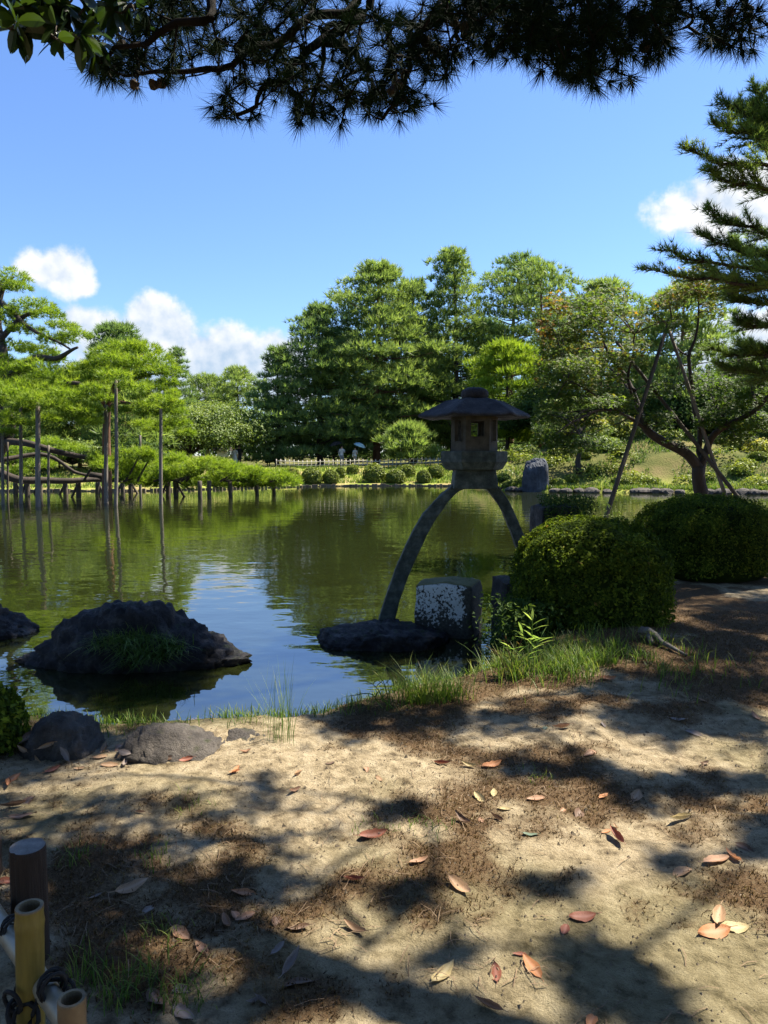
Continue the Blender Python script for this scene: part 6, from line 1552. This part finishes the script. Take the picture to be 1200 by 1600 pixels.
# ---- bamboo fence, bottom left ----
def fence():
    def q(px, py, D): return pix(px, py, Y=D)
    b = np.array([q(48, 1500, 2.15)[0], 2.15, float(ground_h(np.array([-1.0]), np.array([2.15]))[0])])
    root = thing('bamboo_fence', 'low garden fence of bamboo and a dark wooden post in the bottom left corner', 'fence', b)
    # wooden post
    D = 2.15; top = q(43, 1322, D); k = 28 * D / F
    n = 28; th = np.arange(n) / n * 6.2832; rr = k * (1 + 0.05 * (vnoise(np.stack([np.cos(th) * 2, np.sin(th) * 2, th * 0], -1)) - .5)); rr[[3, 4]] *= 0.95
    rr = np.where(np.abs(((th - 4.35 + math.pi) % 6.2832) - math.pi) < 0.12, rr * 0.9, rr)
    ht = np.array([-0.15, 0.1, 0.22, (top[2] - b[2]) - 0.012, top[2] - b[2]]); sc_ = [1, 1, 1, 1, 0.96]
    V = np.concatenate([np.stack([top[0] + rr * s * np.cos(th), D + rr * s * np.sin(th), np.full(n, b[2] + h)], -1) for h, s in zip(ht, sc_)]); i = np.arange(4)[:, None] * n; j = np.arange(n)[None]
    g = Geo(); g.add(V, None, np.stack([i + j, i + (j + 1) % n, i + n + (j + 1) % n, i + n + j], -1).reshape(-1, 4)); wp = part('wood_post', g, M['post_wood'], root)
    g = Geo(); g.add(np.concatenate([V[-n:], [[top[0], D, top[2] + 0.003]]]), [[n, a, (a + 1) % n] for a in range(n)]); part('end_grain', g, M['post_end'], wp)
    # second post at the border
    t2 = q(-12, 1312, 2.6); g = Geo(); tube(g, [(t2[0], 2.6, b[2] - .1), (t2[0], 2.6, t2[2])], 0.03, 16); part('wood_post', g, M['post_wood'], root)
    def bamboo(name, pts, rad, mat, nodes=(), hollow=True):
        pts = np.asarray(pts, float); g = Geo(); L_ = np.linspace(0, 1, 40); P = pts[0] + (pts[1] - pts[0]) * L_[:, None]; rd = np.full(40, rad)
        for nd in nodes: rd = rd * (1 + 0.07 * np.exp(-((L_ - nd) / 0.02) ** 2) - 0.04 * np.exp(-((L_ - nd - 0.03) / 0.02) ** 2))
        tube(g, P, rd, 20, cap=not hollow); o = part(name, g, M[mat], root, True)
        if hollow:  # rim and inside wall
            g = Geo(); d = unit(P[-1] - P[-2]); a = unit(np.cross(d, [0.3, 1, 0.1])); c = np.cross(d, a); th = np.arange(20) / 20 * 6.2832
            ring = lambda R_, off: P[-1] + d * off + R_ * (np.cos(th)[:, None] * a + np.sin(th)[:, None] * c)
            V = np.concatenate([ring(rad * 1.0, 0), ring(rad * 0.97, 0.004), ring(rad * 0.74, 0.004), ring(rad * 0.70, -0.03)]); V = np.concatenate([V, [P[-1] - d * 0.03]])
            Q = [[q_ * 20 + j_, q_ * 20 + (j_ + 1) % 20, q_ * 20 + 20 + (j_ + 1) % 20, q_ * 20 + 20 + j_] for q_ in range(3) for j_ in range(20)]
            g.add(V, [[80, 60 + j_, 60 + (j_ + 1) % 20] for j_ in range(20)], Q); e = part('cut_end', g, M['bamboo_in'], o, False)
        return o
    p0 = q(46, 1418, 1.72); bamboo('bamboo_post', [(p0[0] - 0.012, 1.72, 0.40), p0], 22 * 1.72 / F, 'bamboo_y', (0.93,))
    p1 = q(112, 1562, 1.50); bamboo('bamboo_post', [(p1[0] - 0.005, 1.50, 0.38), p1], 22.5 * 1.5 / F, 'bamboo_b', (0.85,))
    bamboo('rail', [q(118, 1615, 1.53), q(-45, 1375, 2.3)], 0.026, 'bamboo_g', (0.2, 0.62), False)
    def tie(c, ax, rad, nturn, w):
        ax = unit(np.asarray(ax, float)); a = unit(np.cross(ax, [0.2, 0.1, 1])); cc = np.cross(ax, a); t = np.linspace(0, 1, nturn * 16); ph = t * nturn * 6.2832
        P = np.asarray(c) + ax * ((t - .5) * w)[:, None] + rad * (1 + 0.12 * np.sin(ph * 1.7))[:, None] * (np.cos(ph)[:, None] * a + np.sin(ph)[:, None] * cc)
        g = Geo(); tube(g, P, 0.0042, 5)
        for s in (-1, 1): tube(g, spline([P[-1], P[-1] + [0.03 * s, -0.02, 0.01], P[-1] + [0.05 * s, -0.03, -0.03]], 6), 0.005, 5)
        part('rope_tie', g, M['rope'], root, True)
    A, B = q(118, 1615, 1.53), q(-45, 1375, 2.3); ax = B - A
    tie(q(82, 1541, 1.66), ax, 0.030, 5, 0.04); tie(q(22, 1452, 1.95), ax, 0.030, 4, 0.035)
    c = q(40, 1575, 1.70); r = np.random.default_rng(5); g = Geo()
    for k in range(6):
        ph = np.linspace(0, 6.28, 14); rad = r.uniform(.028, .04); t = unit(r.normal(size=3)); a = unit(np.cross(t, [1, .3, .2])); cc = np.cross(t, a)
        tube(g, c + r.normal(0, .018, 3) + rad * (np.cos(ph)[:, None] * a + np.sin(ph)[:, None] * cc), 0.0055, 5)
    part('rope_knot', g, M['rope'], root, True)


fence()

# ================================================================== TREES OVER THE CAMERA
def shade_point(P, tmin_extra=0.5, r=None):
    """place on the ray from P to the sun, above the top of the view"""
    P = np.asarray(P, float)
    t = (CAMZ + 0.62 * P[1] - P[2]) / (SV[2] - 0.62 * SV[1])
    t = max(t, (5.2 - P[2]) / SV[2]) + tmin_extra
    return P + SV * t


def overhead_pine():
    r = np.random.default_rng(2000)
    base = np.array([5.2, 1.6, float(ground_h(np.array([5.2]), np.array([1.6]))[0])])
    root = thing('overhanging_pine', 'dark pine boughs hanging into the top of the view', 'tree', base, 'pines of the near bank')
    tg, fg = Geo(), Geo()
    T = spline([base - [0, 0, .2], base + [-.1, .2, 2], base + [-.3, .5, 4.5], base + [-.5, .9, 7], base + [-.4, 1.2, 10], base + [-.5, 1.4, 13]], 30)
    tube(tg, wob(T, .1, 2.2), np.linspace(.26, .05, 30), 12)
    hub = pix(760, -330, Y=4.1)
    tube(tg, wob(spline([T[11], T[11] + [-1.2, .9, .6], hub + [.9, .1, .1], hub, hub + [-1.6, .1, .1], hub + [-3.0, -.1, -.1]], 30), .1, 8), np.linspace(.11, .03, 30), 9)
    q = lambda a, b, D: pix(a, b, Y=D)
    BR = [[hub + [-.9, .05, .05], q(560, -20, 3.63), q(500, 15, 3.53), q(410, 75, 3.43), q(345, 105, 3.33), q(270, 118, 3.28), q(180, 125, 3.23)],
          [hub + [-.6, 0, .05], q(580, -10, 3.93), q(545, 25, 3.93), q(503, 50, 3.93), q(505, 110, 3.93), q(480, 180, 3.83)],
          [hub, q(860, -60, 3.83), q(820, 20, 3.83), q(775, 70, 3.73)], [hub, q(900, -60, 4.13), q(930, 30, 4.13), q(925, 110, 4.13)],
          [hub + [.5, 0, .05], q(1000, -80, 3.93), q(1050, 10, 3.93), q(1100, 50, 3.93)], [hub + [.7, 0, .05], q(1150, -80, 4.03), q(1170, 10, 4.03), q(1165, 60, 4.03)],
          [hub + [-.4, 0, .05], q(690, -40, 3.63), q(655, 60, 3.63), q(625, 140, 3.63), q(600, 180, 3.63)], [hub + [-1.8, .05, .08], q(330, -10, 3.13), q(250, 40, 3.13), q(160, 90, 3.13)],
          [q(560, 30, 3.93), q(470, 90, 3.73), q(410, 140, 3.63), q(375, 180, 3.63)], [q(820, 20, 3.83), q(850, 60, 4.13), q(880, 100, 4.23)], [q(655, 60, 3.63), q(690, 90, 3.83), q(700, 120, 3.83)],
          [hub + [-.2, 0, 0], q(740, -20, 3.73), q(720, 40, 3.73), q(715, 70, 3.73)], [q(505, 60, 3.93), q(560, 90, 3.83), q(590, 150, 3.83)]]
    allp = []
    for P in BR:
        s = wob(spline(P, 22), .05, r.uniform(0, 99), 3); tube(tg, s, np.linspace(.026, .007, 22), 7); allp.append(s[3:])
    allp = np.concatenate(allp)
    MS = [(180, 70, 60, 55, 30), (270, 60, 80, 55, 42), (225, 105, 80, 30, 34), (150, 110, 22, 14, 7), (390, 40, 80, 45, 40), (410, 95, 80, 45, 44), (372, 165, 44, 26, 16), (470, 120, 70, 55, 40), (530, 155, 60, 38, 26), (480, 175, 24, 18, 9),
          (600, 60, 90, 60, 60), (585, 140, 50, 42, 28), (645, 120, 50, 60, 32), (620, 165, 40, 22, 14), (690, 45, 60, 45, 34), (690, 110, 24, 20, 7), (800, 30, 90, 42, 64), (765, 78, 50, 20, 18), (840, 70, 60, 26, 26), (880, 30, 90, 50, 80), (900, 100, 60, 24, 32), (945, 122, 46, 16, 14), (900, 65, 80, 40, 50),
          (985, 55, 70, 42, 44), (980, 20, 80, 40, 50), (1050, 15, 60, 28, 22), (1030, 80, 30, 18, 10), (1110, 35, 45, 34, 20), (1115, 68, 22, 14, 7), (1170, 30, 40, 40, 20), (1160, 70, 22, 12, 6), (720, 10, 60, 30, 24), (520, 20, 70, 35, 26), (330, 10, 70, 30, 22), (460, -5, 70, 25, 22), (780, 0, 80, 30, 34), (240, 5, 60, 30, 20)]
    tips = []
    for cx, cy, rx, ry, n in MS:
        a = r.uniform(0, 6.283, n); qd = np.sqrt(r.uniform(0, 1, n))
        for k in range(n): tips.append(pix(cx + rx * qd[k] * math.cos(a[k]), cy + ry * qd[k] * math.sin(a[k]), Y=r.uniform(3.1, 4.3)))
    tips = np.array(tips)
    nodes = allp.copy()
    D = np.zeros_like(tips)
    order = np.argsort([np.min(((allp - t) ** 2).sum(1)) for t in tips])
    for i in order:                     # grow twigs outwards: each tip joins the nearest wood already there
        d2 = ((nodes - tips[i]) ** 2).sum(1); c = nodes[np.argmin(d2)]; d = tips[i] - c; ln = np.linalg.norm(d)
        s = spline([c, c + d * .5 + [0, 0, -.04 * ln], tips[i]], 6); tube(tg, s, np.linspace(.0055, .0028, 6), 4, cap=False)
        nodes = np.concatenate([nodes, s[2:]]); D[i] = unit(d + np.array([0, 0, -.03]))
    tufts(fg, tips, D, 50, .098, .0032, .62, r)
    tufts(fg, tips - D * .05, D, 14, .09, .0032, .75, r)
    # bulk of the crown above and out of view, where it shades the ground: (photo px, py, half w, half h, pads)
    dark = [(300, 1385, 170, 24, 7), (60, 1450, 90, 60, 3), (640, 1495, 170, 16, 6), (120, 1575, 150, 30, 4), (450, 1570, 130, 26, 5), (960, 1540, 120, 46, 20), (645, 1388, 45, 10, 3),
            (1050, 1072, 170, 20, 24), (880, 1015, 120, 28, 18), (1120, 965, 110, 44, 28), (1050, 1125, 160, 12, 18), (770, 1120, 140, 12, 16), (1140, 1020, 70, 40, 14), (860, 1200, 90, 8, 6), (1120, 1225, 80, 12, 9), (560, 1120, 60, 10, 6), (90, 1165, 100, 14, 12), (1190, 1310, 30, 30, 5), (860, 1392, 70, 10, 5), (420, 1240, 60, 10, 4), (1000, 1240, 60, 8, 3), (1060, 1340, 50, 8, 3), (620, 1270, 50, 6, 2)]
    limbs_at = []
    for cx, cy, rx, ry, n in dark:
        for k in range(n):
            a, qd = r.uniform(0, 6.283), math.sqrt(r.uniform(0, 1)); P, _ = on_ground(cx + rx * qd * math.cos(a), cy + ry * qd * math.sin(a)); c = shade_point(P, r.uniform(.2, 2.2)); limbs_at.append((c, r.uniform(.15, .28) if cy < 1180 else r.uniform(.04, .13)))
    # solid shade on hedges, lantern, blocks and boulders
    for P, rad, n in [((c1[0] + .35, 6.5, 1.0), .5, 20), ((c1[0] + .3, 6.3, .6), .6, 16), ((c2[0], 9.5, 1.0), 1.0, 34), ((LX, LD, 2.5), .6, 26), ((LX, LD, 1.6), .5, 18), ((LX - .7, LD, .7), .5, 18), ((LB[0], LB[1], .5), .5, 22), ((-.1, 7.6, .2), .7, 22), ((bc[0], bc[1], .5), .9, 44), ((bc[0], bc[1] - .3, .2), 1.0, 30),
                      ((PB[0] - .2, PB[1], .3), .7, 44), ((SH[0] - .1, SH[1] + .1, SH[2] + .3), .34, 26), ((-1.03, 2.1, .78), .1, 5), ((-.87, 1.75, .85), .08, 4), ((-.68, 1.5, .8), .08, 4), ((-1.0, 1.9, .6), .12, 4), ((LS[0] + .1, 6.3, .45), .35, 26), ((LX + .5, LD, 1.2), .4, 12), ((2.3, 10.5, 1.2), .7, 34), ((4.0, 7.5, .5), 1.0, 22), ((-2.2, 4.9, .2), .7, 12)]:
        for k in range(n):
            v = unit(r.normal(size=3)) * rad * r.uniform(.1, 1); limbs_at.append((shade_point(np.asarray(P) + v * [1, 1, .5], r.uniform(.2, 2.0)), r.uniform(.26, .46)))
    return root, tg, fg, T, limbs_at


root_o, tg_o, fg_o, T_o, shade = overhead_pine()


def right_pine():
    r = np.random.default_rng(2100); D = 9.6; q = lambda a, b, d: pix(a, b, Y=d)
    b = np.array([8.0, 10.2, 0.4]); root = thing('leaning_pine', 'pine at the right border with long drooping level branches', 'tree', b, 'pines of the near bank')
    tg, fg = Geo(), Geo()
    T = spline([b - [0, 0, .2], b + [-.1, 0, 2], b + [-.3, .1, 4], b + [-.5, 0, 7], b + [-.6, .2, 11], b + [-.6, 0, 15]], 40)
    tube(tg, wob(T, .1, 4.2), np.linspace(.27, .05, 40), 12)
    def tz(z): return T[np.argmin(abs(T[:, 2] - z))]
    # tips px, py then root py at the border, distance, tint
    BR = [((1128, 160), 200, 9.2, .35), ((1118, 193), 215, 9.0, .6), ((1072, 237), 262, 8.8, .75), ((1112, 268), 290, 8.9, .7), ((1105, 330), 362, 9.4, .3), ((1092, 368), 400, 9.4, .35), ((1035, 392), 420, 8.8, .65), ((1018, 418), 445, 8.8, .6), ((1110, 425), 440, 9.2, .35),
          ((1140, 460), 470, 9.5, .25), ((1155, 500), 505, 9.6, .2), ((1112, 545), 548, 9.8, .2), ((1125, 570), 580, 9.9, .15), ((1160, 540), 545, 9.9, .15), ((1150, 385), 400, 9.8, .3), ((1160, 170), 230, 9.6, .4), ((1175, 140), 190, 9.3, .4)]
    for (tx, ty), ry, d, tn in BR:
        P0 = q(1330, ry + 25, d + .4); st = tz(P0[2] - .25)
        s = spline([st, P0, q(1230, ry + 6, d + .1), q((tx + 1215) / 2, (ty + ry) / 2 + 8, d), q(tx, ty, d)], 40); s = wob(s, .05, tx, 2)
        tube(tg, s, np.linspace(.045, .006, 40), 6)
        # side twigs lying in a flat spray
        for k in range(12, 40):
            u = (k - 12) / 27
            for rep in range(3):
                ln = (0.42 * (1 - u) + 0.12) * r.uniform(.4, 1.1); sd = r.choice((-1, 1)); t = unit(s[min(39, k + 1)] - s[k - 1])
                dv = unit(t * .9 + np.array([0, sd * r.uniform(.2, 1.0), r.uniform(-.25, .55)])); e = s[k] + dv * ln
                tube(tg, [s[k], (s[k] + e) / 2 + [0, 0, -.01], e], [.006, .005, .003], 4, cap=False)
                m = max(2, int(ln / .06)); uu = np.linspace(.3, 1, m)[:, None]; PP = s[k] + (e - s[k]) * uu
                tufts(fg, PP, dv + np.array([0, 0, .35]), 12, .11, .009, .6, r, np.clip(tn + r.normal(0, .15, m), 0, 1))
    # crown out of view
    return root, tg, fg, T


root_r, tg_r, fg_r, T_r = right_pine()
lit = [np.array(v) for v in ((c1[0] - .5, 6.75, 1.2), (c1[0] - .3, 6.6, 1.4), (c1[0] - .1, 6.8, 1.45), (c1[0] - .45, 6.5, 1.1))]
for px, py in ((150, 1240), (60, 1260), (250, 1230), (330, 1265), (450, 1200), (520, 1210), (600, 1235), (520, 1290), (900, 1330), (1000, 1300), (1100, 1290), (700, 1330), (760, 1290), (720, 1430), (800, 1440), (1000, 1420), (1080, 1440), (1150, 1400), (880, 1150), (560, 1440), (450, 1430), (700, 1560), (600, 1570), (790, 1540), (1150, 1560), (1120, 1510), (560, 1500), (830, 1260), (650, 1200)):
    lit.append(on_ground(px, py)[0])
for px, py in ((830, 1062), (890, 1052), (950, 1036), (760, 1078), (690, 1092)): lit.append(on_ground(px, py)[0] + [0, 0, .08])
def open_sky(c, rad):
    for P in lit:
        t = (c - P) @ SV
        if np.linalg.norm(c - P - SV * t) < rad + 0.12: return False
    return True
shade = [(c, rd_) for c, rd_ in shade if open_sky(c, rd_)]
# share the shading boughs between the two pines, each on its own limb
r = np.random.default_rng(2200)
for c, rad in shade:
    to_r = c[1] > 6.2
    T_, tg_, fg_ = (T_r, tg_r, fg_r) if to_r else (T_o, tg_o, fg_o)
    st = T_[np.argmin(abs(T_[:, 2] - (c[2] - 0.4)))]
    n = int(260 * rad + 14); a = r.uniform(0, 6.283, n); qd = np.sqrt(r.uniform(0, 1, n))
    st_a = r.uniform(0, 6.283); l_, w_ = r.normal(0, rad * .85, n), r.normal(0, rad * .34, n)      # a streaky bough, not a disc
    P = c + np.stack([math.cos(st_a) * l_ - math.sin(st_a) * w_, math.sin(st_a) * l_ + math.cos(st_a) * w_, r.normal(0, .07, n)], -1)
    tufts(fg_, P, np.stack([np.cos(a) * .6, np.sin(a) * .6, np.full(n, .5)], -1), 6, .105, .023, .8, r, np.full(n, .4))
# limbs: join shading pads along shared boughs
for T_, tg_, sel in ((T_o, tg_o, [c for c, _ in shade if c[1] <= 6.2]), (T_r, tg_r, [c for c, _ in shade if c[1] > 6.2])):
    nodes = T_[T_[:, 2] > 4.5]
    for c in sorted(sel, key=lambda c: np.hypot(*(c - T_[len(T_) // 2])[:2])):
        w = ((nodes - (c - [0, 0, .15])) ** 2).sum(1); st = nodes[np.argmin(w)]
        s = spline([st, (st + c) / 2 + [0, 0, -.1], c - [0, 0, .05]], 8); tube(tg_, s, np.linspace(.022, .010, 8), 5, cap=False); nodes = np.concatenate([nodes, s[3:]])
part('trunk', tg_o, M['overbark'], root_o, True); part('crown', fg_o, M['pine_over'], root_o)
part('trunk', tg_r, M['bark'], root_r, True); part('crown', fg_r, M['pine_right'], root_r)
# cones on the overhanging boughs
cg = Geo(); V, T = ico(2); sc_v = V * np.array([.018, .018, .026]) * (1 + .22 * np.sin(V[:, 2:3] * 14 + np.arctan2(V[:, 1:2], V[:, 0:1]) * 5)); cg.add(sc_v, T); cme = cg.mesh('cone'); cme.materials.append(M['cone'])
for px, py in [(210, 132), (240, 132), (253, 130), (632, 115), (622, 132), (612, 143), (710, 35), (725, 42), (690, 10), (728, 55), (190, 70), (1008, 73), (1140, 20)]:
    o = bpy.data.objects.new('cone', cme); C.objects.link(o); o.parent = root_o; o.location = Vector((pix(px, py, Y=3.5) - np.array(root_o.location)).tolist()); o.rotation_euler = (r.uniform(0, 3), r.uniform(0, 3), 0); o.scale = (1.25,) * 3


def magnolia():
    r = np.random.default_rng(2300); base = np.array([-4.2, 1.6, float(ground_h(np.array([-4.2]), np.array([1.6]))[0])])
    root = thing('broadleaf_evergreen', 'broad glossy leaves of a tree hanging into the top left corner', 'tree', base)
    tg, fg = Geo(), Geo(); q = lambda a, b, D: pix(a, b, Y=D)
    T = spline([base - [0, 0, .2], base + [.1, .1, 1.6], base + [.2, .3, 3.2], base + [.3, .4, 5.5]], 16); tube(tg, wob(T, .06, 1), np.linspace(.13, .04, 16), 10)
    BR = [[T[8], base + [1.2, .8, 3.6], q(-60, -60, 2.9), q(20, 10, 3.0), q(60, 40, 3.0), q(90, 62, 3.0)], [T[9], base + [1.4, .9, 3.9], q(60, -80, 3.0), q(120, -10, 3.1), q(145, 30, 3.1)], [T[10], base + [1.6, 1.0, 4.2], q(150, -80, 3.2), q(190, -20, 3.2), q(205, 5, 3.2)],
          [T[7], base + [1.1, .6, 3.2], q(-80, -10, 2.9), q(-20, 20, 2.9), q(20, 40, 2.9)], [T[12], base + [.5, -.6, 5.0], base + [1.2, -.9, 5.3]], [T[12], base + [-.8, .3, 5.2], base + [-1.4, .5, 5.4]]]
    clus = [(15, 15, 2.95), (45, 45, 3.0), (60, 30, 3.05), (90, 60, 3.0), (25, 35, 2.9), (75, 10, 3.05), (110, 20, 3.1), (138, 40, 3.1), (150, 65, 3.1), (125, 55, 3.05), (100, 5, 3.1), (200, 5, 3.2), (180, 18, 3.2), (215, 15, 3.2), (0, -20, 2.9), (60, -15, 3.0), (130, -10, 3.1), (185, -10, 3.2), (35, 5, 3.0), (88, 40, 3.0)]
    for P in BR: tube(tg, wob(spline(P, 16), .03, r.uniform(0, 9)), np.linspace(.03, .006, 16), 7)
    pts = np.concatenate([spline(P, 16) for P in BR])
    cl = [q(*c) for c in clus] + [base + np.array([r.uniform(-1.2, 1.4), r.uniform(-1.0, 1.0), r.uniform(4.6, 6.2)]) for _ in range(60)]
    for c in cl:
        st = pts[np.argmin(((pts - c) ** 2).sum(1))]; s = spline([st, (st + c) / 2 + [0, 0, -.02], c], 6); tube(tg, s, np.linspace(.006, .003, 6), 5); ax = unit(c - st)
        for k in range(9):
            d = unit(ax * .5 + r.normal(0, .7, 3) + [0, 0, -.35]); L_ = r.uniform(.085, .13); w = L_ * .42; nrm = unit(np.cross(d, r.normal(size=3)) + [0, 0, .8]); sd = unit(np.cross(d, nrm)); rows = []
            for u, ww in ((0.05, .1), (.22, .62), (.45, .98), (.68, 1.0), (.86, .66)):
                pc = c + d * L_ * u + np.array([0, 0, -1]) * L_ * .2 * u * u; rows += [pc - sd * w * ww / 2 + nrm * w * ww * .12, pc, pc + sd * w * ww / 2 + nrm * w * ww * .12]
            rows.append(c + d * L_ + np.array([0, 0, -1]) * L_ * .2)
            Q = [[i * 3 + j, i * 3 + j + 1, i * 3 + 4 + j, i * 3 + 3 + j] for i in range(4) for j in range(2)]; fg.add(rows, [[12, 13, 15], [13, 14, 15]], Q, r.uniform(0, 1))
    part('trunk', tg, M['bark'], root, True); part('crown', fg, M['magnolia'], root)


magnolia()
# coarse trees added out of view to cut the sky light behind and above
for i, (x, y, tz, rr2) in enumerate([(-6.5, -3.5, 11, 4.6), (0.5, -6.0, 12, 5.0), (7.5, -4.5, 12, 5.0), (12.5, 1.5, 11, 4.4), (-11, 1.0, 11, 4.4)]):
    far_broad('sky_block_tree', ['leafy tree behind the viewpoint on the left', 'leafy tree straight behind the viewpoint', 'leafy tree behind the viewpoint on the right', 'leafy tree to the right of the viewpoint', 'leafy tree far to the left of the viewpoint'][i],
              x, y, tz, rr2, 400 + i, 'broad_dark', 30, 130, 0.5, 0.36, 'trees round the viewpoint', 0.2, 0.35)
# leaves that would share a label are told apart by their order
from collections import defaultdict
same = defaultdict(list)
for ob in bpy.data.objects:
    if ob.name.startswith('fallen_leaf'): same[ob['label']].append(ob)
for lb, obs in same.items():
    if len(obs) > 1:
        obs.sort(key=lambda o: o.location.x / o.location.y)
        for k, ob in enumerate(obs): ob['label'] = lb + ', ' + ('leftmost' if k == 0 else 'rightmost' if k == len(obs) - 1 else ords[k] + ' from left') + ''
